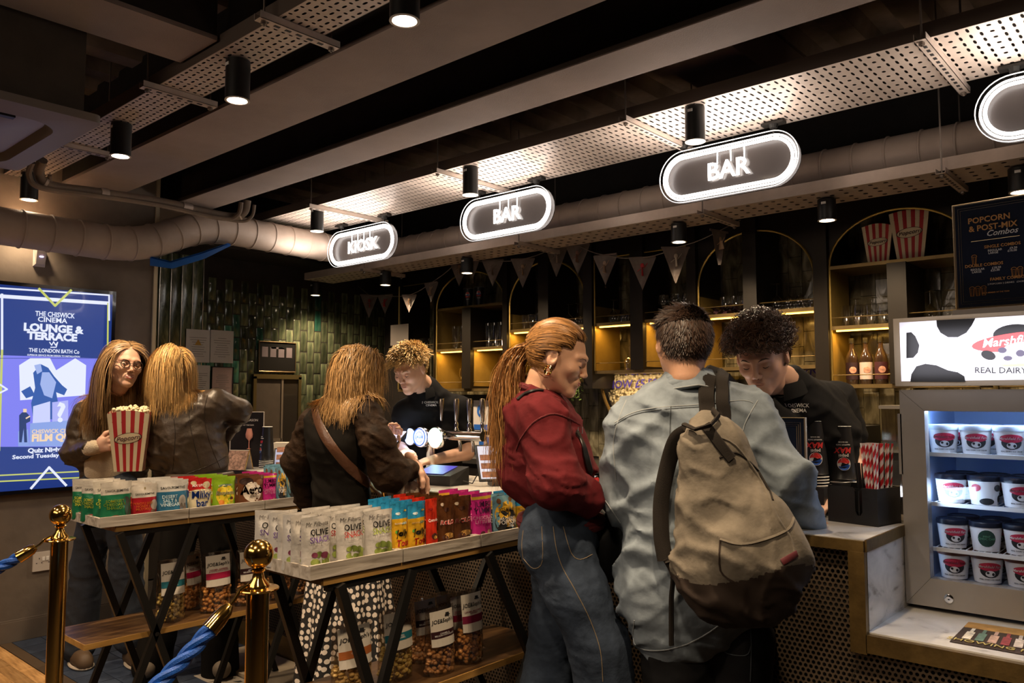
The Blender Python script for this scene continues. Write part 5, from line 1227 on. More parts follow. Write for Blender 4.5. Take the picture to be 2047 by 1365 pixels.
# popcorn bags on the lower shelves ------------------------------------------------------------
film = glass_mat('clear bag film', (.88, .84, .80), .75, .09); kerm = {}
def kernel_mat(n, c): return mat('caramel corn ' + n, c, .28, var=.35, vs=70, coat=.4)
lab = mat('cream bag label', (.70, .64, .55), .5)
BC = {'teal': ((.02, .17, .22), (.62, .45, .13), 'SALTED\nCARAMEL'), 'crimson': ((.42, .01, .06), (.75, .34, .09), 'CARAMEL, RASPBERRY\n& WHITE CHOCOLATE'), 'brown': ((.035, .008, .010), (.55, .27, .10), 'CARAMEL &\nBELGIAN CHOCOLATE'),
      'orange': ((.40, .12, .03), (.62, .40, .13), 'CHEDDAR\nCHEESE'), 'plum': ((.20, .01, .045), (.65, .30, .09), 'CARAMEL, MACCHIATO\n& WHISKY')}
def cornbag(kind, w_=.125, h_=.25):
    band, kc, tx_ = BC[kind]; t = thing('popcorn_bag', 'x', 'popcorn bag', group='clear popcorn bags')
    d = w_*.26; b = MB(); nx, nz = 8, 12; vs = []
    def pr(u, v): return d*(max(0, 1-abs(u)**3))**.8*(1 - .85*max(0, v-.35)/.65) + .0006
    for s_ in (-1, 1):
        for k in range(nz+1):
            for i in range(nx+1): u = -1+2*i/nx; v = k/nz; vs.append((u*w_/2, s_*pr(u, v), v*h_))
    W = nx+1; nf = W*(nz+1); b.v = vs
    for k in range(nz):
        for i in range(nx):
            a = k*W+i; b.f += [(a, a+1, a+1+W, a+W), (a+nf+1, a+nf, a+nf+W, a+nf+1+W)]; b.m += [0, 0]
    b.f.append(tuple(range(nx+1))[::-1] + tuple(nf+i for i in range(nx+1))); b.m.append(0)
    b.build('bag_film', film, t, world=False, smooth=True, sharp=80)
    k_ = MB(); rr = random.Random(hash(kind) % 100 if False else len(kind))
    for q in range(130):
        u = rr.uniform(-.86, .86); v = rr.uniform(.03, .46); s_ = rr.choice((-1, -1, 1)); k_.sphere((u*w_/2, s_*(pr(u, v)-.011)*rr.uniform(.55, 1), v*h_), rr.uniform(.0065, .0095), 7, 5, (1, 1, rr.uniform(.8, 1.1)))
    k_.build('popcorn', kernel_mat(kind, kc), t, world=False, smooth=True, sharp=0, kind='stuff')
    f = lambda x, z, o=.0012: (x, -pr(min(1, abs(x)/(w_/2)), z/h_)-o, z)
    def pan(z0, z1, m, name, o):
        mb = MB(); n_ = 6; mb.v = [f(-w_*.40 + w_*.8*i/n_, z0 + (z1-z0)*j/3, o) for j in range(4) for i in range(n_+1)]
        for j in range(3):
            for i in range(n_): a = j*(n_+1)+i; mb.f.append((a, a+1, a+n_+2, a+n_+1)); mb.m.append(0)
        mb.build(name, m, t, world=False)
    pan(h_*.44, h_*.95, lab, 'label_card', .0012); pan(h_*.56, h_*.66, mat('bag band ' + kind, band, .5), 'label_band', .0020)
    text("JOE&Seph's", w_*.155, INK, t, (0, 0, h_*.80), (PI/2, 0, 0), bold=.01, shear=.1, fn=lambda v: f(v.x, v.z, .0030))
    text(tx_, w_*.062, WHITE if kind in ('teal', 'brown', 'orange') else mat('bag text ' + kind, band, .5), t, (0, 0, h_*(.61 if kind in ('teal', 'brown', 'orange') else .70)), (PI/2, 0, 0), bold=.015, fn=lambda v: f(v.x, v.z, .0030))
    mb = MB(); mb.v = []; mb.box((-.006, -.004, .0), (.006, -.001, .008)); mb.box((-.010, -.004, -.001), (.010, -.001, .001)); mb.v = [(x+w_*.16, f(x, z+h_*.88)[1]-.001+y, z+h_*.875) for x, y, z in mb.v]; mb.build('hat_logo', INK, t, world=False)
    return t
CB = {}
def putbag(kind, Xc, px0, px1, topy, sz, label, tilt=.0, turn=0.):
    Y0, Y1 = at(px0, 1200, X=Xc).y, at(px1, 1200, X=Xc).y; h_ = at((px0+px1)/2, topy, X=Xc).z - sz; w_ = Y1-Y0
    if kind not in CB: CB[kind] = cornbag(kind); o = CB[kind]
    else: o = dup(CB[kind])
    o.location = (Xc, (Y0+Y1)/2, sz+.0005); o.scale = (w_/.125, 1.15, h_/.25); o.rotation_euler = (-tilt, 0, PI/2+turn); o['label'] = label
Xb = X1-.10
putbag('teal', Xb, 312, 370, 1118, s1, 'clear popcorn bag with teal band, leftmost on the shelf of the farther table')
putbag('crimson', Xb-.13, 355, 405, 1103, s1, 'clear popcorn bag with pink top behind the teal one', 0, .4)
putbag('crimson', Xb, 401, 461, 1103, s1, 'clear popcorn bag with crimson band in the middle of the farther shelf')
putbag('brown', Xb, 470, 524, 1096, s1, 'clear popcorn bag with dark brown band left of the brass post')
putbag('plum', Xb, 530, 580, 1092, s1, 'clear popcorn bag half hidden right of the brass post')
putbag('teal', Xb-.12, 480, 530, 1096, s1, 'clear popcorn bag in the back row of the farther shelf')
putbag('brown', Xb-.0, 584, 620, 1086, s1, 'clear popcorn bag at the bar end of the farther shelf')
Xb = X2-.12
putbag('orange', Xb, 664, 744, 1243, s2, 'clear popcorn bag with orange band, leftmost on the near shelf')
putbag('teal', Xb-.03, 757, 824, 1215, s2, 'clear popcorn bag with teal band on the near shelf')
putbag('brown', Xb-.10, 820, 872, 1192, s2, 'clear popcorn bag with brown band in the back row of the near shelf')
putbag('brown', Xb+.04, 850, 906, 1212, s2, 'clear popcorn bag with brown band in front on the near shelf')
putbag('crimson', Xb-.13, 865, 910, 1182, s2, 'clear popcorn bag with raspberry top, back left of the crimson pair')
putbag('crimson', Xb-.06, 893, 935, 1184, s2, 'clear popcorn bag with raspberry top between the brown and plum ones')
putbag('plum', Xb+.03, 913, 962, 1178, s2, 'clear popcorn bag with plum band, rightmost on the near shelf')
# stanchions and ropes ------------------------------------------------------------------------
ropem = mat('blue rope', (.008, .075, .36), .42, var=.25, vs=40, bump=.3, bs=300)
def post(x, y, zt, label):
    t = thing('barrier_post', label, 'post', (x, y, 0), group='brass barrier posts')
    R_ = .0375
    MB().lathe([(.16, 0), (.16, .012), (.13, .022), (.04, .035), (.03, .05)], (0, 0, 0), 36).build('base', BRASS, t, world=False, smooth=True)
    z0 = zt-2*R_-.054
    MB().cyl((0, 0, .04), (0, 0, z0), .0285, n=32).build('pole', BRASS, t, world=False, smooth=True)
    MB().lathe([(.030, 0), (.052, .001), (.053, .004), (.052, .006), (.030, .008), (.028, .016), (.016, .030), (.013, .045), (.021, .052), (.017, .056)], (0, 0, z0), 36).build('collar', BRASS, t, world=False, smooth=True)
    MB().sphere((0, 0, zt-R_), R_, 36, 22).build('finial_ball', BRASS, t, world=False, smooth=True)
    return z0
p1_, p2_ = at(122, 1008, D=2.9), at(518, 1078, D=2.07)
zc1 = post(p1_.x, p1_.y, p1_.z, 'polished brass barrier post with ball top at the left, by the farther table')
zc2 = post(p2_.x, p2_.y, p2_.z, 'polished brass barrier post with ball top in front of the nearer table')
def rope(x, y, z, ex, ey, ez, sag, label):
    t = thing('barrier_rope', label, 'rope', (x, y, z), group='blue barrier ropes')
    a, b = Vector((x, y-.05, z)), Vector((ex, ey, ez)); n = 160
    P = lambda s: a.lerp(b, s) + Vector((0, 0, -sag*4*s*(1-s)))
    e0 = .075/(b-a).length
    pts = [P(e0 + (1-e0)*i/n) for i in range(n+1)]
    for k in range(3):
        q = []
        for i, c in enumerate(pts):
            d = (pts[min(i+1, n)] - pts[max(i-1, 0)]).normalized(); u, v = frame(d); ang = 2*PI*k/3 + i*.42
            q.append(c + u*(.0095*math.cos(ang)) + v*(.0095*math.sin(ang)))
        MB().tube(q, .0115, 8).build('rope_strand', ropem, t, smooth=True)
    s_ = [P(e0*f_) for f_ in (.35, .5, .75, 1.05)]; MB().tube(s_, [.010, .018, .021, .022], 20).build('end_cap', BRASS, t, smooth=True)
    hk = [a + Vector((0, .035, .006)), a + Vector((0, .02, .014)), a + Vector((0, .0, .006)), P(e0*.2), P(e0*.4)]; MB().tube(hk, .0045, 8).build('hook', BRASS, t, smooth=True)
rope(p1_.x, p1_.y, zc1+.003, p1_.x-.55, p1_.y-1.15, .93, .22, 'blue twisted barrier rope hanging from the left brass post')
rope(p2_.x, p2_.y, zc2+.003, p2_.x-.05, p2_.y-1.3, .93, .33, 'blue twisted barrier rope hanging from the nearer brass post')
# ================================================================ screen, socket, sensor, cassette
XW = -5.345
t = thing('wall_screen', 'large blue advertising screen on the left wall', 'screen', (XW+.02, 1.2, at(232, 970, X=XW).z))
y1 = at(232, 600, X=XW+.03).y; z1 = at(232, 583, X=XW+.03).z; z0 = at(232, 972, X=XW+.03).z; y0 = y1-.80
bx(XW-.005, XW+.03, y0, y1, z0, z1).build('casing', mat('black gloss casing', (.006, .006, .008), .12, coat=.5), t)
S = .022; sy0, sy1, sz0, sz1 = y0+S, y1-S, z0+S, z1-S; XS = XW+.0305
def em(n, c, k=1.): return mat(n, (.02, .02, .02), .15, emit=1.0*k, ecol=c, coat=.3)
eb = em('screen navy', (.006, .030, .19)); el = em('screen lilac', (.21, .21, .85)); ew = em('screen white', (.80, .84, 1.)); ey = em('screen lime', (.56, .60, .12)); em2 = em('screen mid blue', (.02, .09, .36)); eo = em('screen cream', (.9, .66, .42))
bx(XS-.001, XS, sy0, sy1, sz0, sz1).build('display', eb, t)
def sp(px_, py_): q = at(px_, py_, X=XS); return q.y, q.z
cnt_ = [0]
def poly(pts, m, name='printed_shape', d=None):
    cnt_[0] += 1; d = .0004 + cnt_[0]*.00012 if d is None else d
    q = [sp(*p) for p in pts]; MB().add([(XS+d, y, z) for y, z in q], [tuple(range(len(q)))]).build(name, m, t)
def line(pts, w_, m):
    q = [Vector((0, *sp(*p))) for p in pts]; cnt_[0] += 1; x = XS+.0004+cnt_[0]*.00012
    b = MB()
    for i in range(len(q)-1):
        d = (q[i+1]-q[i]).normalized(); nrm = Vector((0, -d.z, d.y))*w_/2; e = d*w_*.3
        b.add([(x, *(v.yz)) for v in (q[i]-nrm-e, q[i+1]-nrm+e, q[i+1]+nrm+e, q[i]+nrm-e)], [(0, 1, 2, 3)])
    b.build('graphic_line', m, t)
b = MB(); f_ = sp(0, 716)[1]; 
poly([(-60, 708), (198, 716), (191, 893), (-60, 893)], el, 'picture_field')
line([(-60, 588), (216, 606)], .022, ew); line([(216, 606), (214, 800)], .010, ey)
line([(-60, 572), (218, 590), (218, 640)], .010, ew); line([(4, 588), (4, 700)], .012, ew); line([(4, 700), (-2, 900)], .012, ey)
line([(78, 577), (110, 611), (142, 580)], .014, ey)
line([(-60, 965), (150, 955), (225, 950)], .008, ey); line([(-60, 953), (225, 939)], .008, ey)
line([(62, 976), (98, 934), (132, 970)], .014, ew); line([(-10, 762), (14, 778), (-10, 790)], .01, ew)
line([(-60, 716), (196, 716)], .003, eb)
rot90 = (PI/2, 0, PI/2)
def stx(s, sz, px_, py_, m=ew, **k):
    y, z = sp(px_, py_); text(s, sz, m, t, Vector((XS+.013, y, z)) - t.location, rot90, **k)
def fit(s, x0_, x1_, py_, cap_, m=ew, bold=.02):
    (ya, za), (yb, _) = sp(x0_, py_), sp(x1_, py_); o = text(s, 1., m, t, (0, 0, 0), rot90, bold=bold, ext=.0001)
    v = [q.co for q in o.data.vertices]; w0 = max(q.x for q in v) - min(q.x for q in v); cx_ = (max(q.x for q in v) + min(q.x for q in v))/2; k1 = (yb-ya)/w0; k2 = (sp(x0_, py_-cap_/2)[1] - sp(x0_, py_+cap_/2)[1])/.72
    o.scale = (k1, k2, 3); o.location = Vector((XS+.014, (ya+yb)/2 - cx_*k1, za)) - t.location
for q in (('THE CHISWICK', 69, 148, 627, 10), ('CINEMA', 74, 133, 638.5, 10), ('LOUNGE &', 46, 166, 654, 15, ew, .05), ('TERRACE', 52, 153, 671, 15, ew, .05), ('THE LONDON BATH Co', 56, 157, 700, 8), ('SUPERIOR SERVICE FROM DESIGN TO INSTALLATION', 53, 158, 709.5, 3.5),
          ('CHISWICK CINEMA', 62, 158, 863, 8, eo), ('FILM QUIZ', 62, 160, 876, 14, eo, .05), ('Quiz Night 7.30pm', 54, 168, 901, 9, ew, .04), ('Second Tuesday of the Month', 23, 190, 914, 8, ew, .03)): fit(*q)
line([(99, 684), (103, 690), (107, 683), (111, 690), (115, 684), (112, 694), (101, 694)], .006, ew)
poly([(38, 730), (60, 716), (100, 716), (112, 740), (150, 716), (172, 730), (170, 790), (40, 800)], ew)
poly([(62, 806), (70, 775), (66, 745), (82, 728), (96, 735), (108, 752), (124, 770), (134, 778), (128, 790), (112, 784), (116, 806), (118, 838), (66, 838)], em2, 'figure_shape')
poly([(42, 782), (60, 772), (70, 790), (52, 796)], em2); poly([(84, 744), (98, 744), (112, 764), (104, 796), (88, 790), (80, 768)], em('screen pale blue', (.35, .45, .8)))
for q in ((68, 730, 84, 748), ): poly([(q[0], q[1]), (q[2]-3, q[1]-3), (q[2], q[3]-6), (q[0]+6, q[3])], em('screen pale blue', (.35, .45, .8)))
poly([(66, 812), (100, 802), (100, 872), (64, 876)], em('screen soft white', (.6, .64, .95))); poly([(104, 804), (136, 800), (136, 868), (104, 872)], em('screen soft lilac', (.42, .44, .9)))
stx('?', .16, 120, 826, m=ew, bold=.03)
poly([(60, 846), (142, 840), (142, 892), (58, 892)], em('screen sky blue', (.25, .36, .75)))
poly([(36, 862), (56, 858), (58, 892), (36, 892)], em('screen sky blue', (.25, .36, .75)))
poly([(38, 830), (44, 824), (52, 824), (60, 832), (60, 842), (52, 846), (54, 884), (48, 884), (47, 856), (43, 884), (38, 884), (38, 846)], em('screen ink', (.01, .03, .12)), 'figure_shape')
poly([(46, 817), (53, 817), (53, 824), (46, 824)], eo)
line([(52, 836), (59, 832)], .008, eo)
lamp('AREA', (XS+.05, (sy0+sy1)/2, (sz0+sz1)/2), 2.4, (.4, .5, 1), .7, rot=(PI/2, 0, PI/2), size_y=1.1, name='screen_glow')
# socket and sensor
a_ = at(66, 1105, X=-5.345); b_ = at(106, 1137, X=-5.345)
t = thing('double_socket', 'white double wall socket behind the left brass post', 'socket', (-5.35, a_.y, b_.z))
mat('white plastic', (.55, .50, .45), .4)
bx(-5.35, -5.338, a_.y, b_.y+.02, b_.z, a_.z).build('face_plate', MATS['white plastic'], t)
w_ = b_.y+.02-a_.y
for s in (.25, .75):
    for (dy, dz, a, c) in ((0, .018, .004, .008), (-.014, -.008, .007, .004), (.014, -.008, .007, .004)):
        bx(-5.3385, -5.337, a_.y+w_*s+dy-a/2, a_.y+w_*s+dy+a/2, (a_.z+b_.z)/2+dz-c/2, (a_.z+b_.z)/2+dz+c/2).build('pin_hole', INK, t)
for s in (.42, .58): bx(-5.338, -5.334, a_.y+w_*s-.007, a_.y+w_*s+.007, (a_.z+b_.z)/2+.004, (a_.z+b_.z)/2+.026).build('switch', WHITE, t)
a_ = at(69, 497, X=-5.33); b_ = at(92, 534, X=-5.33)
t = thing('motion_sensor', 'small pale motion sensor with a violet light high on the left wall', 'sensor', (-5.35, a_.y, b_.z))
b = MB(); y0_, y1_, z0_, z1_ = a_.y, b_.y, b_.z, a_.z
b.add([(-5.35, y0_, z0_), (-5.35, y1_, z0_), (-5.35, y1_, z1_), (-5.35, y0_, z1_), (-5.325, y0_+.01, z0_+.015), (-5.325, y1_-.01, z0_+.015), (-5.30, y1_-.006, z1_-.01), (-5.30, y0_+.006, z1_-.01)], [(0,3,2,1), (4,5,6,7), (0,1,5,4), (1,2,6,5), (2,3,7,6), (3,0,4,7)])
b.build('housing', MATS['white plastic'], t)
MB().sphere((-5.308, (y0_+y1_)/2, (z0_*.45+z1_*.55)), .008, 10, 6, (.5, 1.6, .6)).build('indicator_light', mat('violet indicator', (.6, .5, 1), .3, emit=3), t)
# ceiling cassette with its case and pipes
zc = 2.45; t = thing('ceiling_cassette', 'large pale ceiling air conditioning cassette with rounded grille, upper left', 'air conditioner', (-3.6, .7, zc))
cas = mat('pale cassette plastic', (.20, .17, .145), .5); cas2 = mat('inner cassette plastic', (.24, .21, .21), .45)
x0_, x1_, y0_, y1_ = -4.05, -3.10, .22, 1.17
def rrect(x0, x1, y0, y1, r_, n=7):
    P = []
    for cx_, cy_, a0 in ((x1-r_, y1-r_, 0), (x0+r_, y1-r_, PI/2), (x0+r_, y0+r_, PI), (x1-r_, y0+r_, 1.5*PI)):
        P += [(cx_ + r_*math.cos(a0+PI/2*k/n), cy_ + r_*math.sin(a0+PI/2*k/n)) for k in range(n+1)]
    return P
b = MB(); 
def ringp(o, i, zo, zi):
    k = len(b.v); n = len(o); b.v += [(x, y, zo) for x, y in o] + [(x, y, zi) for x, y in i]
    for q in range(n): b.f.append((k+q, k+(q+1) % n, k+n+(q+1) % n, k+n+q)); b.m.append(0)
A = rrect(x0_, x1_, y0_, y1_, .03); B = rrect(x0_+.10, x1_-.10, y0_+.10, y1_-.10, .13); C_ = rrect(x0_+.125, x1_-.125, y0_+.125, y1_-.125, .12); E_ = rrect(x0_+.27, x1_-.27, y0_+.27, y1_-.27, .05)
ringp(A, B, zc, zc-.015); ringp(B, C_, zc-.015, zc+.015); ringp(A, A, zc+.03, zc); b.build('fascia', cas, t, smooth=True)
b = MB(); ringp(C_, E_, zc+.012, zc-.018); b.build('louvre_panel', cas2, t, smooth=True)
b = MB(); b.add([(x, y, zc-.012) for x, y in E_], [tuple(range(len(E_)))]); b.build('grille', mat('grey grille', (.10, .085, .085), .6), t)
for q in ((x1_-.25, y0_+.35, x1_-.17, y1_-.35), ): b = MB(); b.box((x1_-.165, y0_+.25, zc-.012), (x1_-.135, y1_-.25, zc-.002)); b.build('air_slot', INK, t)
bx(x0_+.05, x1_-.05, y0_+.05, y1_-.05, zc+.03, zc+.36).build('case', mat('dull tan case', (.055, .042, .03), .7, var=.2), t)
pipe = mat('pipe lagging', (.20, .155, .12), .65, var=.2)
t = thing('refrigerant_pipes', 'bundle of lagged pipes running from the cassette under the pale beam', 'pipes', at(90, 345, D=3.9))
path = [at(85, 320, D=3.9), at(78, 345, D=3.95), at(100, 370, D=4.0), at(200, 385, D=4.2), at(330, 405, D=4.5), at(455, 432, D=4.8), at(487, 425, D=4.85), at(494, 400, D=4.85)]
from mathutils.geometry import interpolate_bezier
def smooth_path(P, n=8):
    out = []
    for i in range(len(P)-1):
        p0 = P[max(i-1, 0)]; p1 = P[i]; p2 = P[i+1]; p3 = P[min(i+2, len(P)-1)]
        for k in range(n):
            s = k/n; out.append(.5*((2*p1) + (p2-p0)*s + (2*p0-5*p1+4*p2-p3)*s*s + (3*p1-p0-3*p2+p3)*s**3))
    return out + [P[-1]]
sp_ = smooth_path(path)
MB().tube(sp_, .024, 10).build('pipe', pipe, t, smooth=True); MB().tube([p + Vector((.02, -.05, -.025)) for p in sp_], .014, 8).build('pipe', pipe, t, smooth=True); MB().tube([p + Vector((.0, .05, -.02)) for p in sp_[6:]], .010, 8).build('pipe', pipe, t, smooth=True)
for k in (14, 24, 34, 44): MB().tube([sp_[k], sp_[k+1]], .027, 10).build('clamp', traym, t, smooth=True)
# blue hanging sheet under the duct bend and clear dome lamp
t = thing('blue_sheet', 'strip of blue film hanging under the duct bend by the wall corner', 'film', at(380, 505, D=5.9))
b = MB(); P1 = [(300, 512), (340, 522), (400, 505), (455, 486)]; P2 = [(300, 528), (345, 534), (410, 514), (462, 488)]
V = [at(a, c, X=-5.12) for a, c in P1] + [at(a, c, X=-5.20) for a, c in P2]
b.add(V, [(i, i+1, i+5, i+4) for i in range(3)]); b.add([v + Vector((0, 0, -.01)) for v in V], [(i+4, i+5, i+1, i) for i in range(3)]); b.build('film', mat('blue film', (.01, .10, .42), .35), t, smooth=True)
# ================================================================ people: signed distance shapes meshed with surface nets
class Sd:
    """a list of round cones and ellipsoids blended smoothly into one closed surface"""
    def __init__(s): s.p = []; s.fold = None
    def cap(s, a, b, ra, rb=None, k=.03, flat=None, sub=False):
        s.p.append(('c', np.array(a, float), np.array(b, float), ra, ra if rb is None else rb, k, flat, sub)); return s
    def ell(s, c, r, k=.02, R=None, sub=False):
        s.p.append(('e', np.array(c, float), np.array(r, float), R, k, sub)); return s
    def ev(s, P):
        d = None
        for q in s.p:
            if q[0] == 'c':
                _, a, b, ra, rb, k, flat, sub = q; X_ = P - a; ba = b - a; f = 1.
                if flat is not None:
                    n, f = flat; n = np.array(n, float); n = n/np.linalg.norm(n); X_ = X_ + np.outer(X_ @ n, n)*(1/f - 1); ba = ba + n*(ba @ n)*(1/f - 1)
                h = np.clip((X_ @ ba)/max(ba @ ba, 1e-9), 0, 1); e = np.linalg.norm(X_ - h[:, None]*ba, axis=1) - (ra + (rb-ra)*h)
                e *= (.5 + .5*f)
            else:
                _, c, r, R, k, sub = q; X_ = P - c
                if R is not None: X_ = X_ @ R
                k0 = np.linalg.norm(X_/r, axis=1); k1 = np.linalg.norm(X_/(r*r), axis=1); e = k0*(k0-1)/np.maximum(k1, 1e-6)
            if d is None: d = e
            elif sub:
                h = np.clip(.5 - .5*(d+e)/k, 0, 1); d = d*(1-h) + (-e)*h + k*h*(1-h)
            else:
                h = np.clip(.5 + .5*(d-e)/k, 0, 1); d = d*(1-h) + e*h - k*h*(1-h)
        if s.fold is not None: d = d + s.fold(P)
        return d
    def bounds(s):
        lo = np.full(3, 1e9); hi = -lo
        for q in s.p:
            if q[-1]: continue
            if q[0] == 'c':
                r = max(q[3], q[4]); lo = np.minimum(lo, np.minimum(q[1], q[2]) - r); hi = np.maximum(hi, np.maximum(q[1], q[2]) + r)
            else: r = max(q[2]); lo = np.minimum(lo, q[1]-r); hi = np.maximum(hi, q[1]+r)
        return lo - .03, hi + .03
    def mesh(s, res, cut=None):
        lo, hi = s.bounds(); n = np.ceil((hi-lo)/(res*4)).astype(int) + 1; N = n*4 + 1
        ax = [lo[i] + np.arange(N[i])*res for i in range(3)]
        cx = [lo[i] + (np.arange(n[i])+.5)*res*4 for i in range(3)]
        C = np.stack(np.meshgrid(*cx, indexing='ij'), -1).reshape(-1, 3); dc = s.ev(C)
        near = (np.abs(dc) < res*4*1.6).reshape(n)
        V = np.repeat(np.repeat(np.repeat(np.sign(dc).reshape(n), 4, 0), 4, 1), 4, 2); V = np.pad(V, ((0, 1), (0, 1), (0, 1)), mode='edge').astype(float)
        M = np.repeat(np.repeat(np.repeat(near, 4, 0), 4, 1), 4, 2); M = np.pad(M, ((0, 1), (0, 1), (0, 1)), mode='edge')
        for a in range(3): # widen by one sample
            M = M | np.roll(M, 1, a)
        idx = np.argwhere(M); P = lo + idx*res
        vals = np.concatenate([s.ev(P[i:i+400000]) for i in range(0, len(P), 400000)])
        V[idx[:, 0], idx[:, 1], idx[:, 2]] = vals
        return nets(V, lo, res)
def nets(V, lo, res):
    S = V < 0; nx, ny, nz = V.shape
    cnt = np.zeros((nx-1, ny-1, nz-1), np.int8)
    for a in (0, 1):
        for b in (0, 1):
            for c in (0, 1): cnt += S[a:nx-1+a, b:ny-1+b, c:nz-1+c]
    act = (cnt > 0) & (cnt < 8); cells = np.argwhere(act); ids = -np.ones(act.shape, int); ids[act] = np.arange(len(cells))
    acc = np.zeros((len(cells), 3)); num = np.zeros(len(cells))
    co = [(a, b, c) for a in (0, 1) for b in (0, 1) for c in (0, 1)]
    for i in range(8):
        for j in range(i+1, 8):
            if sum(abs(co[i][k]-co[j][k]) for k in range(3)) != 1: continue
            A = np.array(co[i]); B = np.array(co[j])
            va = V[cells[:, 0]+A[0], cells[:, 1]+A[1], cells[:, 2]+A[2]]; vb = V[cells[:, 0]+B[0], cells[:, 1]+B[1], cells[:, 2]+B[2]]
            m = (va < 0) != (vb < 0); t = np.where(m, va/np.where(m, va-vb, 1), 0)
            acc += np.where(m[:, None], A + t[:, None]*(B-A), 0); num += m
    vs = lo + (cells + acc/num[:, None])*res
    F = []
    for ax in range(3):
        sl0 = [slice(None)]*3; sl1 = [slice(None)]*3; sl0[ax] = slice(0, -1); sl1[ax] = slice(1, None)
        s0 = S[tuple(sl0)]; s1 = S[tuple(sl1)]; e = np.argwhere(s0 != s1)
        u, v = (ax+1) % 3, (ax+2) % 3
        ok = (e[:, u] > 0) & (e[:, v] > 0) & (e[:, u] < V.shape[u]-1) & (e[:, v] < V.shape[v]-1); e = e[ok]
        def cid(du, dv):
            q = e.copy(); q[:, u] += du; q[:, v] += dv; return ids[q[:, 0], q[:, 1], q[:, 2]]
        quad = np.stack([cid(-1, -1), cid(0, -1), cid(0, 0), cid(-1, 0)], 1)
        flip = ~s0[e[:, 0], e[:, 1], e[:, 2]]
        quad[flip] = quad[flip][:, ::-1]; F.append(quad)
    return vs, np.concatenate(F)
def np_mesh(name, vs, fs, m, parent=None, world=True, **k):
    me = bpy.data.meshes.new(name); me.from_pydata(np.asarray(vs).tolist(), [], np.asarray(fs).tolist())
    me.polygons.foreach_set('use_smooth', [True]*len(me.polygons))
    for q in (m if isinstance(m, (list, tuple)) else [m]): me.materials.append(q)
    return link(name, me, parent, world, **k)
def folds(seed, amp, scales=(.11, .06), dirs=None, mask=None):
    """sparse soft creases: narrow ridges along warped sheets, gated so that some of the cloth stays smooth"""
    r = np.random.default_rng(seed); T_ = []
    for L_ in scales:
        for q in range(3):
            n = r.normal(size=3) if dirs is None else np.array(dirs[q % len(dirs)]) + r.normal(size=3)*.35
            n /= np.linalg.norm(n); m1 = r.normal(size=3); m1 /= np.linalg.norm(m1); m2 = r.normal(size=3); m2 /= np.linalg.norm(m2)
            T_.append((n/L_*PI, m1/L_*PI*.55, m2/L_*PI*.6, r.uniform(0, 6, 3), amp*(L_/scales[0])**.6))
    def f(P):
        d = 0
        for n, m1, m2, ph, a in T_:
            v = np.sin(P @ n + 1.5*np.sin(P @ m1 + ph[0]) + .6*np.sin(P @ m2*2.3) + ph[1]); g = np.clip(np.sin(P @ m2 + ph[2])*.9 + .35, 0, 1)
            d = d - a*g*(np.exp(-(v*2.4)**2) - .35)
        return d
    return f
# ---- head, in its own frame: x to the person's right... y forward (face), z up, metres
HEADS = {}; HB = {}
from mathutils.bvhtree import BVHTree
def head_mesh(fem):
    if fem in HEADS: return HEADS[fem]
    s = Sd(); j = .92 if fem else 1.
    s.ell((0, -.018, .030), (.074, .094, .088), .02)
    s.ell((0, .020, -.030 + (.003 if fem else 0)), (.057*j, .064, .080 if fem else .082), .04)
    s.cap((.050*j, .005, -.048), (.014*j, .068, -.090), .015*j, .012 if fem else .014, .035); s.cap((-.050*j, .005, -.048), (-.014*j, .068, -.090), .015*j, .012 if fem else .014, .035)
    s.ell((0, .078, -.094), (.019*j, .014, .014), .02)
    for x in (-1, 1):
        s.ell((x*.038, .058, -.018), (.022, .022, .018), .03)
        s.cap((x*.016, .083, .029), (x*.045, .066, .026), .008, .006, .018)
        s.ell((x*.031, .092, .004), (.015, .014, .0085), .012, sub=True)
        s.ell((x*.0305, .0735, .003), (.0135, .0125, .0118), .004)
    s.cap((0, .084, .022), (0, .101 if fem else .103, -.021), .0055, .0078 if fem else .0095, .012)
    s.ell((0, .103, -.023), (.008, .009, .0075), .006)
    for x in (-1, 1): s.ell((x*.0105, .095, -.029), (.0065, .009, .006), .005)
    s.ell((0, .080, -.058), (.027, .016, .018), .015)
    s.cap((-.016, .089, -.0525), (.016, .089, -.0525), .0042, k=.006); s.cap((-.013, .0895, -.063), (.013, .0895, -.063), .0052, k=.006)
    s.cap((-.020, .098, -.0575), (.020, .098, -.0575), .0022, k=.005, sub=True)
    for x in (-1, 1):
        s.ell((x*.077, -.008, -.004), (.009, .020, .031), .006, R=np.array(Matrix.Rotation(x*-.25, 3, 'Z') @ Matrix.Rotation(.15, 3, 'X')))
        s.ell((x*.086, -.003, .002), (.006, .011, .019), .004, sub=True)
    s.cap((0, -.022, -.05), (0, -.024, -.105), .054*j, .050*j, .035)
    HEADS[fem] = s.mesh(.0030); HB[fem] = BVHTree.FromPolygons(HEADS[fem][0].tolist(), HEADS[fem][1].tolist()); return HEADS[fem]
SKIN = mat('fair skin', (.62, .37, .26), .48, var=.06, vs=14, sss=.12, bump=.05, bs=220)
SKINW = mat('warm skin', (.60, .34, .22), .48, var=.06, vs=14, sss=.12, bump=.05, bs=220)
LIP = mat('lips', (.42, .12, .11), .4); LASH = mat('dark lash', (.03, .015, .01), .6); EYEW = mat('eye white', (.65, .62, .6), .2); IRIS = mat('brown iris', (.05, .03, .02), .15)
def Rm(yaw, pitch=0., roll=0.):
    """yaw: where the face points, as an angle in the plan (0 = +Y, positive to -X); pitch down; roll"""
    return Matrix.Rotation(yaw, 3, 'Z') @ Matrix.Rotation(-pitch, 3, 'X') @ Matrix.Rotation(roll, 3, 'Y')
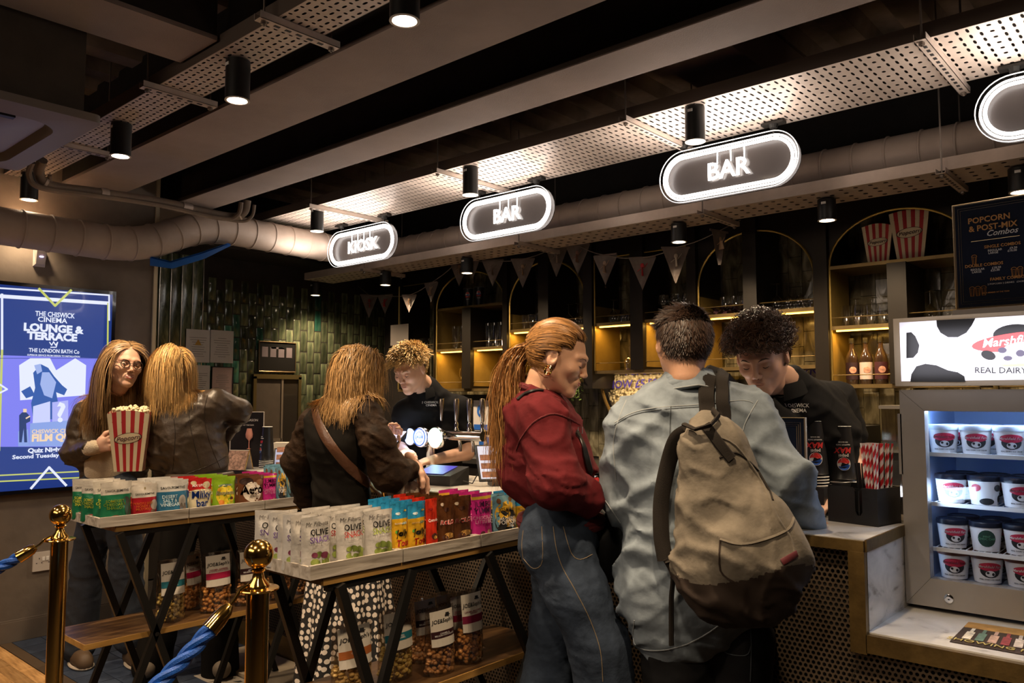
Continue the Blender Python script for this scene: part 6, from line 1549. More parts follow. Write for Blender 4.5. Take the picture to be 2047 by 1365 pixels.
def hand_sd(curl=(.5, .6, .5), spread=.10, thumb=.6, splay=(0, 0, 0, 0)):
    """left out of the wrist along +z, palm facing +y, thumb on +x"""
    s = Sd(); s.cap((0, 0, -.03), (0, .0, .02), .024, .026, .02, flat=((0, 1, 0), .7))
    s.cap((-.018, 0, .03), (-.020, .002, .078), .021, .017, .02, flat=((0, 1, 0), .62)); s.cap((.014, 0, .03), (.018, .002, .080), .023, .018, .02, flat=((0, 1, 0), .62))
    base = ((.030, .082, .040, .026, .021, .0092), (.010, .087, .045, .029, .022, .0095), (-.010, .084, .041, .027, .021, .0090), (-.029, .076, .032, .021, .019, .0080))
    for i, (x, z, l1, l2, l3, r) in enumerate(base):
        p = Vector((x, .002, z)); sp = (x/.03)*spread; a = splay[i]; rr = r
        for L_, c in zip((l1, l2, l3), curl):
            a += c; d = Vector((math.sin(sp)*math.cos(a), math.sin(a), math.cos(a)*math.cos(sp))); q = p + d*L_
            s.cap(p, q, rr, rr*.9, .006); p = q; rr *= .9
    p = Vector((.026, .002, .020)); 
    for L_, d, r in ((.040, Vector((.75, .35+thumb*.4, .55)), .0125), (.032, Vector((.30, .35+thumb*.6, .85)), .0108), (.024, Vector((.0, .4+thumb*.5, .85)), .0095)):
        q = p + d.normalized()*L_; s.cap(p, q, r*1.05, r*.92, .008); p = q
    return s
HANDS = {}
def hand(kind):
    if kind not in HANDS:
        HANDS[kind] = {'relaxed': hand_sd((.35, .45, .35)), 'grip': hand_sd((.75, .75, .5), .05, .9), 'spread': hand_sd((.22, .35, .25), .28, .5, (.0, .08, .1, .15)), 'flat': hand_sd((.12, .15, .1), .12, .3), 'droop': hand_sd((.55, .35, .3), .08, .5)}[kind].mesh(.0034)
    return HANDS[kind]
class Person:
    def __init__(s, label, base, yaw):
        s.t = thing('person', label, 'person', (base[0], base[1], 0)); s.V = []; s.F = []; s.n = 0; s.yaw = yaw
        s.f = Vector((-math.sin(yaw), math.cos(yaw), 0)); s.r = Vector((math.cos(yaw), math.sin(yaw), 0))
        s.col = []
    def addm(s, vs, fs, skip=False): s.V.append(np.asarray(vs)); s.F.append(np.asarray(fs) + s.n); s.n += len(vs)
    def head(s, c, yaw, pitch, roll=0., fem=True, size=1., skin=None, eyes='down', brow=(.10, .05, .025), smile=False, lips=True):
        s.hc = Vector(c); s.hR = Rm(yaw, pitch, roll); s.hs = size; R = np.array(s.hR)
        vs, fs = head_mesh(fem); s.addm(vs*size @ R.T + np.array(c), fs); s.W = lambda p: s.hc + s.hR @ (Vector(p)*size)
        Z = lambda x, z, o=0.: W((x, (HB[fem].ray_cast(Vector((x, .2, z)), Vector((0, -1, 0)))[0] or Vector((0, .08, 0))).y + o, z)); W = s.W; t = s.t; bm_ = mat('brow %.2f' % brow[0], brow, .7)
        for x in (-1, 1):
            MB().tube([Z(x*.014, .022), Z(x*.026, .0275), Z(x*.037, .0275), Z(x*.046, .022)], [.002*size, (.0034 if fem else .0052)*size, (.0030 if fem else .0048)*size, .0015], 6, flat=.5).build('eyebrow', bm_, t, smooth=True)
            if eyes == 'down':
                MB().tube([W((x*.0305 + .0125*q, .0735 + .0132*math.cos(q*1.2), .003 - .0068*(1-q*q*.7))) for q in (-.95, -.5, 0, .5, .95)], [.0006, .0012, .0015, .0014, .0007], 5).build('eyelashes', LASH, t, smooth=True)
            else:
                MB().sphere((0, 0, 0), 1, 14, 10).build('x', EYEW)
                o = bpy.data.objects['x']; o.name = 'eye'; o.data.name = 'eye'; o.parent = t
                o.matrix_local = Matrix.Translation(W((x*.0305, .0760, .003)) - t.location) @ s.hR.to_4x4() @ Matrix.Diagonal((.0100*size, .0112*size, .0056*size, 1))
                MB().sphere((W((x*.0305 + .002, .0858, .003))), .0038*size, 10, 8).build('iris', IRIS, t, smooth=True)
                MB().tube([W((x*.0305 + .0125*q, .0745 + .0130*math.cos(q*1.2), .003 + .0062*(1-q*q*.8))) for q in (-1, -.5, 0, .5, 1)], .0013*size, 5).build('eyelashes', LASH, t, smooth=True)
        if lips:
            lk = 1. if fem else .7; u = 1 if smile else 0; xs_ = np.linspace(-1, 1, 9); ww = .0245 if smile else .020
            up_ = lambda q: Z(q*ww, -.0535 + u*(.0085*q*q - .001) + .0015*(abs(q) < .3), -.0012); lo_ = lambda q: Z(q*ww*.94, -.0615 - u*.0025 + (.005 + u*.0105)*q*q, -.0012)
            MB().tube([up_(q) for q in xs_], [.0034*size*lk*(1-q*q)**.5 + .0006 for q in xs_], 8, flat=.8).tube([lo_(q) for q in xs_], [.0042*size*lk*(1-q*q)**.5 + .0006 for q in xs_], 8, flat=.8).build('lips', LIP if fem else mat('pale lips', (.42, .20, .155), .5), t, smooth=True)
            if smile: MB().tube([Z(q*ww*.86, -.0572 + .0098*q*q - .001, .0005) for q in xs_], [.0034*(1-q*q)**.5 + .0004 for q in xs_], 6, flat=.5).build('teeth', mat('teeth', (.75, .70, .64), .3), t, smooth=True)
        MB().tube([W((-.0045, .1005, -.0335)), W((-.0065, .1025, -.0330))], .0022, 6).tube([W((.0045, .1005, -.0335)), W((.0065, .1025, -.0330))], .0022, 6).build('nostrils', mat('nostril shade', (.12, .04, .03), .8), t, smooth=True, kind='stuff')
        s.nb = None
    def hand(s, kind, wrist, d, palm, left, size=1.):
        """wrist point, direction of the fingers, palm normal; left mirrors the thumb"""
        vs, fs = hand(kind); z = Vector(d).normalized(); y = Vector(palm); y = (y - z*y.dot(z)).normalized(); x = y.cross(z)
        vs = vs.copy()
        if left: vs[:, 0] *= -1; fs = fs[:, ::-1]
        R = np.array([x, y, z]); s.addm(vs*size @ R + np.array(wrist), fs)
    def flesh(s, sd, res=.007): s.addm(*sd.mesh(res))
    def body(s, m): 
        s.bo = np_mesh('body', np.concatenate(s.V), np.concatenate(s.F), m, s.t)
    def cloth(s, name, sd, m, res=.009, **k):
        vs, fs = sd.mesh(res); o = np_mesh(name, vs, fs, m, s.t, **k); s.last = (vs, fs); return o
from mathutils.bvhtree import BVHTree
def bvh(V): return BVHTree.FromPolygons([tuple(v) for v in V[0]], [tuple(f) for f in V[1].tolist()])
def hits(tree, pxs, n=10, back=0.):
    """points on a surface under a polyline drawn in the photo, resampled"""
    out = []; o = Vector((0, 0, CAM_H))
    if len(pxs) > 2: pxs = [(q.x, q.y) for q in smooth_path([Vector((a, b, 0)) for a, b in pxs], 4)]; n = max(1, n//3)
    for i in range(len(pxs)-1):
        for q in range(n if i < len(pxs)-2 else n+1):
            a = q/n; px_ = pxs[i][0]*(1-a) + pxs[i+1][0]*a; py_ = pxs[i][1]*(1-a) + pxs[i+1][1]*a
            d = (at(px_, py_, D=1.) - o).normalized(); h = tree.ray_cast(o, d)
            if h[0] is not None: out.append((h[0], h[1]))
    return out
def seam(P, tree, pxs, r, m, name='seam', n=8, off=.0):
    h = hits(tree, pxs, n)
    if len(h) > 1: MB().tube([p + nn*off for p, nn in h], r, 5).build(name, m, P.t, smooth=True)
def strap(P, tree, pxs, w_, th, m, name='strap', n=8, off=.003, extra0=(), extra1=(), parent=None):
    h = hits(tree, pxs, n)
    for it in range(3): h = [h[0]] + [((h[i-1][0]+h[i][0]*2+h[i+1][0])/4, (h[i-1][1]+h[i][1]*2+h[i+1][1]).normalized()) for i in range(1, len(h)-1)] + [h[-1]]
    pts = [p + nn*off for p, nn in h]; ns = [nn for _, nn in h]
    pts = [Vector(e) for e in extra0] + pts + [Vector(e) for e in extra1]; ns = [ns[0]]*len(extra0) + ns + [ns[-1]]*len(extra1)
    b = MB(); k = len(pts); vs = []
    for i in range(k):
        d = (pts[min(i+1, k-1)] - pts[max(i-1, 0)]).normalized(); nn = ns[i]; sd_ = d.cross(nn).normalized(); nn = sd_.cross(d).normalized()
        if i and sd_.dot(ps) < 0: sd_ = -sd_
        ps = sd_
        for a, c in ((-1, 0), (-.8, 1), (.8, 1), (1, 0), (.8, -1), (-.8, -1)): vs.append(pts[i] + sd_*(a*w_/2) + nn*(c*th/2))
    fs = [(i*6+j, i*6+(j+1) % 6, (i+1)*6+(j+1) % 6, (i+1)*6+j) for i in range(k-1) for j in range(6)] + [tuple(range(6)), tuple((k-1)*6+j for j in range(6))[::-1]]
    b.add(vs, fs); return b.build(name, m, parent or P.t, smooth=True)
# ---- hair: strands combed over the skull and left to hang, each a tapering ribbon
def hair_mat(name, c, rough=.38):
    m = mat(name, c, rough, attr='tone', aniso=.5, spec=.4); return m
def strands(P, name, m, root, d0, length, steps, stiff, grav=1., width=.0035, wave=.0, wl=.06, coll=True, extra=(), tone=(.55, 1.35), comb=None, jitter=.25, lift=.004, seed=1, clump=0., tipk=.25, target=None):
    r = np.random.default_rng(seed); n = len(root); R = np.array(P.hR); hc = np.array(P.hc); sz = P.hs
    p = np.array(root, float); d = np.array(d0, float); d /= np.linalg.norm(d, axis=1)[:, None]
    L_ = (length if np.ndim(length) else np.full(n, length))*(1 + r.uniform(-.22, .12, n)); st = L_/steps
    pts = [p.copy()]; g = np.array([0, 0, -1.]); wv = r.uniform(0, 6.28, n); wax = r.normal(size=(n, 3)); nd = r.normal(size=(n, 3))*jitter*.25
    ec = np.array((0, -.018, .028)); er = np.array((.079, .099, .093)) + lift; fc = np.array((0, .018, -.035)); fr = np.array((.060, .062, .085)) + lift*.5
    lay = 1 + r.uniform(0, .09, n)
    for k in range(steps):
        a = (k+1)/steps; gg = grav*(1-stiff)*(.35 + a)
        d = d*1.0 + g*gg + nd*.35
        if comb is not None: d = d + comb(p, a)*.5
        if target is not None: d = d + (target - p)/np.maximum(np.linalg.norm(target-p, axis=1)[:, None], .01)*.9
        d /= np.linalg.norm(d, axis=1)[:, None]
        w_ = wave*np.sin(wv + k*(L_/steps)/wl*2*PI)[:, None]*(wax - (wax*d).sum(1)[:, None]*d)
        p = p + d*st[:, None] + w_*.3
        if coll:
            q = ((p - hc)/sz) @ R
            for c_, r_ in ((ec, er), (fc, fr)):
                v = (q-c_)/(r_*lay[:, None]); L2 = np.linalg.norm(v, axis=1); ins = L2 < 1
                q = np.where(ins[:, None], c_ + v/np.maximum(L2, .05)[:, None]*(r_*lay[:, None]), q)
            p = (q @ R.T)*sz + hc
            for sd_ in extra:
                e = sd_.ev(p); ins = e < .006
                if ins.any():
                    h = .004; G = np.stack([sd_.ev(p + np.eye(3)[i]*h) - e for i in range(3)], 1)/h; G /= np.maximum(np.linalg.norm(G, axis=1), 1e-6)[:, None]
                    p = np.where(ins[:, None], p + G*(.006 + r.uniform(0, .012, n)[:, None] - e[:, None]), p)
            pd = p - pts[-1]; pn = np.linalg.norm(pd, axis=1)[:, None]; d = np.where(pn > 1e-5, pd/np.maximum(pn, 1e-6), d)
        pts.append(p.copy())
    Q = np.stack(pts, 1); K = steps+1
    tan = np.gradient(Q, axis=1); tan /= np.maximum(np.linalg.norm(tan, axis=2), 1e-6)[..., None]
    out = Q - (hc + np.array([0, 0, 0])); out[..., 2] *= .25; out += nd[:, None]*.04
    if name == 'ponytail': out = r.normal(size=(n, 1, 3)) + 0*Q
    side = np.cross(tan, out); side /= np.maximum(np.linalg.norm(side, axis=2), 1e-6)[..., None]
    wd = width*(1 - (1-tipk)*(np.linspace(0, 1, K)**2.5))[None, :, None]*r.uniform(.6, 1.4, n)[:, None, None]
    nrm = np.cross(side, tan)
    V = np.stack([Q - side*wd/2, Q + side*wd/2], 2).reshape(-1, 3)
    b0 = (np.arange(n)*K*2)[:, None, None]; k0 = (np.arange(K-1)*2)[None, :, None]; F = (b0 + k0 + np.array([0, 1, 3, 2])).reshape(-1, 4)
    me = bpy.data.meshes.new(name); me.from_pydata(V.tolist(), [], F.tolist()); me.polygons.foreach_set('use_smooth', [True]*len(F)); me.materials.append(m)
    ca = me.color_attributes.new('tone', 'FLOAT_COLOR', 'POINT'); tn = r.uniform(*tone, n); hue = r.uniform(-.06, .06, n)
    colr = np.ones((n, K*2, 4)); colr[..., 0] = (tn*(1+hue*.5))[:, None]; colr[..., 1] = tn[:, None]; colr[..., 2] = (tn*(1-hue))[:, None]
    ca.data.foreach_set('color', colr.ravel()); return link(name, me, P.t, True, kind='stuff')
def scalp(P, n, seed=1, cond=None, r_=None):
    """random root points on the skull, in world space with outward normals; cond filters in the head's own frame"""
    r = np.random.default_rng(seed); q = r.normal(size=(n*4, 3)); q /= np.linalg.norm(q, axis=1)[:, None]
    c = np.array((0, -.018, .028)); e = np.array((.076, .096, .090)); L = c + q*e; ok = (L[:, 2] > -.05)
    front = (L[:, 1] > .045) & (L[:, 2] < .061); side = (L[:, 1] > .012) & (L[:, 2] < .045); ear = (np.abs(L[:, 0]) > .06) & (L[:, 1] > -.03) & (L[:, 2] < .02)
    ok &= ~front & ~side & ~ear
    if cond is not None: ok &= cond(L)
    L = L[ok][:n]; N_ = q[ok][:n]; R = np.array(P.hR); return (L + N_*.006)*P.hs @ R.T + np.array(P.hc), N_ @ R.T, L
def cap_hair(P, m, cut, grow=.007, zlo=-.06):
    """a close cap under the strands; cut(L) > 0 is trimmed away"""
    s = Sd(); s.ell((0, -.018, .028), (.074+grow, .094+grow, .088+grow), .01)
    vs, fs = s.mesh(.005)
    keep = ~cut(vs); ok = keep[fs].all(1); fs = fs[ok]; R = np.array(P.hR)
    if len(m.node_tree.nodes) and 'tone': pass
    o = np_mesh('hair_base', vs*P.hs @ R.T + np.array(P.hc), fs, m, P.t)
    ca = o.data.color_attributes.new('tone', 'FLOAT_COLOR', 'POINT'); ca.data.foreach_set('color', np.tile((.32, .32, .32, 1), len(vs)).astype(float)); return o
CUT = lambda L: ((L[:, 1] > .050) & (L[:, 2] < .062)) | ((L[:, 1] > .010) & (L[:, 2] < .040)) | (L[:, 2] < -.045) | ((np.abs(L[:, 0]) > .055) & (L[:, 1] > -.035) & (L[:, 2] < .015))
V3 = lambda px_, py_, D_: at(px_, py_, D=D_)
def torso(sd, pel, chest, neck, shl, shr, f, rp, rw, rc, rsh=.062, flat=.68, k=.06):
    """pelvis, waist and rib cage as flattened round cones, shoulders as a yoke"""
    fl = (f, flat); wst = pel.lerp(chest, .45)
    sd.cap(pel, wst, rp, rw, k, flat=fl); sd.cap(wst, chest, rw, rc, k, flat=fl); sd.cap(chest, neck.lerp(chest, .35), rc, rc*.70, k, flat=fl)
    sd.cap(shl, shr, rsh, rsh, k*.9); sd.cap(shl.lerp(shr, .3), neck, rsh, .05, k*.7); sd.cap(shl.lerp(shr, .7), neck, rsh, .05, k*.7)
    sd.cap(shl.lerp(shr, .2), chest, rsh, rc*.7, k, flat=fl); sd.cap(shr.lerp(shl, .2), chest, rsh, rc*.7, k, flat=fl)
leather = mat('brown leather', (.050, .034, .022), .42, var=.3, vs=9, bump=.3, bs=32)
blackcloth = mat('black jersey', (.010, .009, .008), .85, bump=.1, bs=400, spec=.15)
denim = mat('faded blue denim', (.205, .245, .285), .85, var=.25, vs=13, bump=.28, bs=22, spec=.2)
jeansm = mat('mid blue jeans', (.034, .047, .072), .85, var=.45, vs=7, bump=.4, bs=30, spec=.2)
jeansd = mat('dark jeans', (.020, .027, .042), .8, var=.35, vs=9, bump=.4, bs=520)
redc = mat('maroon sweatshirt', (.100, .010, .013), .9, var=.15, vs=20, bump=.25, bs=28, spec=.2)
creamk = mat('cream knit', (.55, .45, .31), .85, bump=.6, bs=180, sheen=.3)
darkt = mat('charcoal trousers', (.012, .012, .013), .85, var=.3, vs=9, bump=.1, bs=400, spec=.2)
thread = mat('tan stitching', (.24, .18, .11), .7); pale_thread = mat('pale denim seam', (.30, .33, .35), .85); dark_seam = mat('dark seam', (.05, .06, .07), .8)
hair_lb = hair_mat('light brown hair', (.36, .215, .095)); hair_bl = hair_mat('blonde hair', (.60, .37, .14)); hair_au = hair_mat('auburn hair', (.34, .165, .055)); hair_db = hair_mat('dark brown hair', (.030, .016, .010), .42); hair_sb = hair_mat('sandy hair', (.62, .43, .19)); hair_mb = hair_mat('golden brown hair', (.37, .215, .085))
VY = YAW  # yaw of someone facing straight away from the camera
def long_hair(P, m, n, length, seed, part=0., fwd=.25, extra=(), wave=.004, width=.0042, tone=(.5, 1.5), back=.35, stiff=.3, cond=None):
    root, N_, L = scalp(P, n, seed, cond); R = np.array(P.hR)
    sx_ = np.sign(L[:, 0]-part + 1e-6)
    dl = np.stack([sx_*(.9 - 3*np.abs(L[:, 0])), fwd - back*(L[:, 1] < .05) - (L[:, 1] < 0)*.35 + 0*L[:, 0], -.15 + 0*L[:, 0]], 1)
    # hairs from the parting run sideways over the skull, the rest down
    drop = np.clip((.10 - L[:, 2])/.12, 0, 1)[:, None]; dl = dl*(1-drop) + np.array([0, -.15, -1.])*drop
    return strands(P, 'hair', m, root, dl @ R.T, length, 15, stiff, 1., width, wave, .09, True, extra, tone, seed=seed)
# ---------------- woman in maroon sweatshirt with a ponytail
def woman_red():
    yaw = VY - PI/2 - .10   # faces right in the photo
    P = Person('woman in maroon sweatshirt and blue jeans with a long auburn ponytail, looking down', at(1130, 1090, D=2.68), yaw + 0)
    f, r = P.f, P.r; D0 = 2.68
    hd = V3(1118, 716, D0-.02); P.head(hd, yaw - .14, .38, .0, True, .99, brow=(.12, .06, .03))
    nk = V3(1072, 800, D0+.0); pel = V3(1120, 1075, D0); ch = V3(1098, 905, D0+.02)
    shn = V3(1090, 862, D0-.17); shf = V3(1100, 845, D0+.20)
    s = Sd(); torso(s, pel, ch, nk, shn, shf, f, .12, .11, .12, .05); s.cap(nk + Vector((0, 0, -.02)), hd + P.hR @ Vector((0, -.03, -.08)), .055, .05, .03)
    for sd_, kn, an, D1 in ((1, (1196, 1250), (1222, 1470), -.11), (-1, (1118, 1262), (1085, 1460), .11)):
        h_ = V3(1122, 1105, D0+D1); s.cap(h_, V3(*kn, D0+D1*1.1), .08, .055, .04); s.cap(V3(*kn, D0+D1*1.1), V3(*an, D0+D1*1.2), .055, .035, .03); s.cap(V3(*an, D0+D1*1.2), V3(*an, D0+D1*1.2) + f*.16 + Vector((0, 0, -.03)), .035, .03, .03)
    P.flesh(s, .009); 
    hw = V3(1200, 985, D0+.0); P.hand('relaxed', hw, f + Vector((0, 0, -.15)), Vector((0, 0, -1)), False)
    P.body(SKINW)
    # sweatshirt
    s = Sd(); pel2 = V3(1122, 1010, D0)
    fl = (f, .80)
    s.cap(V3(1122, 1012, D0), V3(1104, 930, D0), .128, .148, .06, flat=((f), .86)); s.cap(V3(1104, 930, D0), V3(1082, 845, D0), .148, .118, .06, flat=(f, .80))
    s.cap(V3(1083, 836, D0-.145), V3(1086, 824, D0+.16), .070, .066, .06); s.cap(V3(1070, 828, D0-.03), V3(1072, 798, D0), .09, .062, .05); s.cap(V3(1060, 850, D0), V3(1048, 940, D0), .09, .10, .06); s.cap(V3(1120, 860, D0), V3(1135, 930, D0), .07, .075, .06)
    e1 = V3(1112, 962, D0-.225); s.cap(V3(1086, 845, D0-.165), e1, .078, .082, .045); s.cap(e1, V3(1172, 993, D0-.13), .080, .062, .04); s.cap(V3(1172, 993, D0-.13), V3(1200, 990, D0-.02), .062, .048, .03)
    e2 = V3(1130, 950, D0+.24); s.cap(V3(1088, 840, D0+.18), e2, .075, .075, .04); s.cap(e2, V3(1190, 990, D0+.12), .07, .045, .04)
    s.fold = folds(5, .0085, (.14, .07), [(.3, .3, 1), (.8, .2, .6), (.2, .5, 1)])
    o = P.cloth('sweatshirt', s, redc, .0085); tr = bvh(P.last); body_sd = s
    h = Sd(); h.cap(V3(1108, 1032, D0-.06), V3(1134, 1036, D0+.06), .108, .108, .05, flat=(f, .94)); h.fold = None
    # ribbed hem, cuff and collar
    b = MB()
    for k in range(2):
        c = V3(1121, 1036+k*8, D0); b.tube([c + f*(.130*math.cos(a)) + r*(.150*math.sin(a)) for a in np.linspace(0, 2*PI, 40, endpoint=False)], .020, 8, closed=True, flat=1.)
    b.build('ribbed_hem', mat('maroon rib', (.12, .013, .016), .85, bump=.5, bs=300), P.t, smooth=True)
    nkc = V3(1079, 783, D0); up = (hd - nk).normalized()
    u_, v_ = f, r; b = MB(); b.tube([nkc + f*(.066*math.cos(a)) + r*(.064*math.sin(a)) + Vector((0, 0, -.022*math.cos(a))) for a in np.linspace(0, 2*PI, 36, endpoint=False)], .013, 8, closed=True); b.build('collar', mat('maroon rib', (.12, .013, .016), .85), P.t, smooth=True)
    seam(P, tr, [(1160, 850), (1130, 833), (1100, 828), (1066, 845), (1040, 880), (1032, 900)], .0028, mat('maroon rib', (.12, .013, .016), .85), off=.001)
    strap(P, tr, [(1035, 800), (1050, 788), (1068, 782), (1084, 781)], .012, .005, BLACKP, 'bag_strap', off=.004)
    strap(P, tr, [(1150, 862), (1162, 885), (1172, 915), (1180, 945)], .020, .005, BLACKP, 'bag_strap', off=.006)
    hh = hits(tr, [(1153, 866), (1160, 880)], 1)
    if hh: MB().tube([hh[0][0] + hh[0][1]*.012 + Vector((0, 0, .018)) + f*(.014*q) + Vector((0, 0, z)) for q, z in ((-.5, 0), (.5, 0), (.5, -.02), (-.5, -.02))], .002, 5, closed=True).build('buckle', CHROME, P.t)
    # jeans
    s = Sd(); hN = V3(1126, 1108, D0-.09); hF = V3(1118, 1108, D0+.09)
    s.cap(V3(1118, 1040, D0-.06), V3(1122, 1040, D0+.06), .118, .118, .05, flat=(f, 1.0)); s.cap(V3(1096, 1090, D0-.07), V3(1096, 1090, D0+.07), .100, .100, .05); s.cap(V3(1128, 1085, D0-.06), V3(1128, 1085, D0+.06), .098, .098, .05)
    s.cap(hN, V3(1150, 1180, D0-.12), .105, .098, .04); s.cap(V3(1150, 1180, D0-.12), V3(1196, 1290, D0-.13), .098, .092, .04); s.cap(V3(1196, 1290, D0-.13), V3(1218, 1420, D0-.14), .092, .105, .04)
    s.cap(hF, V3(1112, 1240, D0+.11), .10, .085, .03); s.cap(V3(1112, 1240, D0+.11), V3(1085, 1440, D0+.11), .085, .105, .04)
    s.fold = folds(9, .005, (.13, .05), [(.2, .2, 1), (.5, .3, .8)])
    P.cloth('jeans', s, jeansm, .0085); tr = bvh(P.last)
    seam(P, tr, [(1106, 1052), (1112, 1095), (1125, 1135), (1150, 1180), (1180, 1240), (1200, 1300), (1205, 1362)], .0015, thread)
    seam(P, tr, [(1083, 1052), (1084, 1122), (1066, 1136), (1046, 1116)], .0014, thread); seam(P, tr, [(1126, 1052), (1142, 1105), (1160, 1118), (1184, 1108)], .0014, thread)
    seam(P, tr, [(1046, 1118), (1043, 1090), (1046, 1060)], .0016, thread)
    for sg, cx in ((-1, 1226), (1, 1092)):
        c = V3(cx, 1478, D0 - sg*-.13); b = Sd(); b.cap(c, c + f*.17 + Vector((0, 0, -.02)), .045, .036, .02, flat=((0, 0, 1), .8)); P.cloth('shoe', b, BLACKP, .01)
    # handbag hanging in front of her
    b = Sd(); c = V3(1205, 1080, D0+.05); b.ell(c, (.09, .09, .12), .02); b.cap(c + Vector((-.06, -.05, -.08)), c + Vector((.06, .05, -.08)), .06, k=.03)
    vs, fs = b.mesh(.01); t = thing('handbag', 'black handbag hanging between the maroon sweatshirt and the denim shirt', 'bag', (c.x, c.y, c.z-.14)); np_mesh('bag_body', vs, fs, BLACKP, t)
    MB().tube([c + Vector((-.02, 0, .1)), V3(1185, 1000, D0+.1), V3(1180, 950, D0+.12)], .006, 6).build('strap', BLACKP, t, smooth=True); MB().tube([V3(1197, 1030, D0-.05), V3(1197, 1052, D0-.05)], .004, 6).build('buckle', CHROME, t)
    # earring, hair
    W = P.W
    for k in (0, 1): MB().tube([W((.083, -.004 + .011*math.cos(a), -.045 - k*.006 + .012*math.sin(a))) for a in np.linspace(0, 2*PI, 14, endpoint=False)], .0026, 6, closed=True).build('earring', BRASS, P.t, smooth=True)
    cap_hair(P, hair_au, lambda L: CUT(L) | ((L[:, 1] > .045) & (L[:, 2] < .078)), .004)
    tie = np.array(V3(1052, 700, D0+.01)); root, N_, L = scalp(P, 4200, 3, lambda L: (L[:, 1] < .04) | (L[:, 2] > .080)); R = np.array(P.hR)
    dl = np.stack([L[:, 0]*2, -1 + 0*L[:, 0], .35 + 0*L[:, 0]], 1)
    tl = (tie - root); ln = np.linalg.norm(tl, axis=1)
    strands(P, 'hair', hair_au, root, dl @ R.T, ln*1.12, 12, 1.0, 0., .0026, 0, .1, True, (), (.55, 1.5), target=tie, jitter=.05, seed=4, tipk=.7)
    n = 2600; rr = np.random.default_rng(6); rt = tie + rr.normal(size=(n, 3))*.010; back = -np.array(f)
    d0 = back*1.0 + np.array([0, 0, -.15]) + rr.normal(size=(n, 3))*.20
    strands(P, 'ponytail', hair_au, rt, d0, rr.uniform(.26, .47, n), 22, .1, .75, .0022, .010, .14, False, (), (.5, 1.7), seed=7, jitter=.35)
    MB().tube([Vector(tie) + Vector((0, 0, 0)) + r*(.017*math.cos(a)) + Vector((0, 0, 1))*(.017*math.sin(a)) + f*0 for a in np.linspace(0, 2*PI, 18, endpoint=False)], .0045, 6, closed=True).build('hair_tie', mat('pink hair tie', (.5, .3, .25), .6), P.t, smooth=True)
    return P
woman_red()
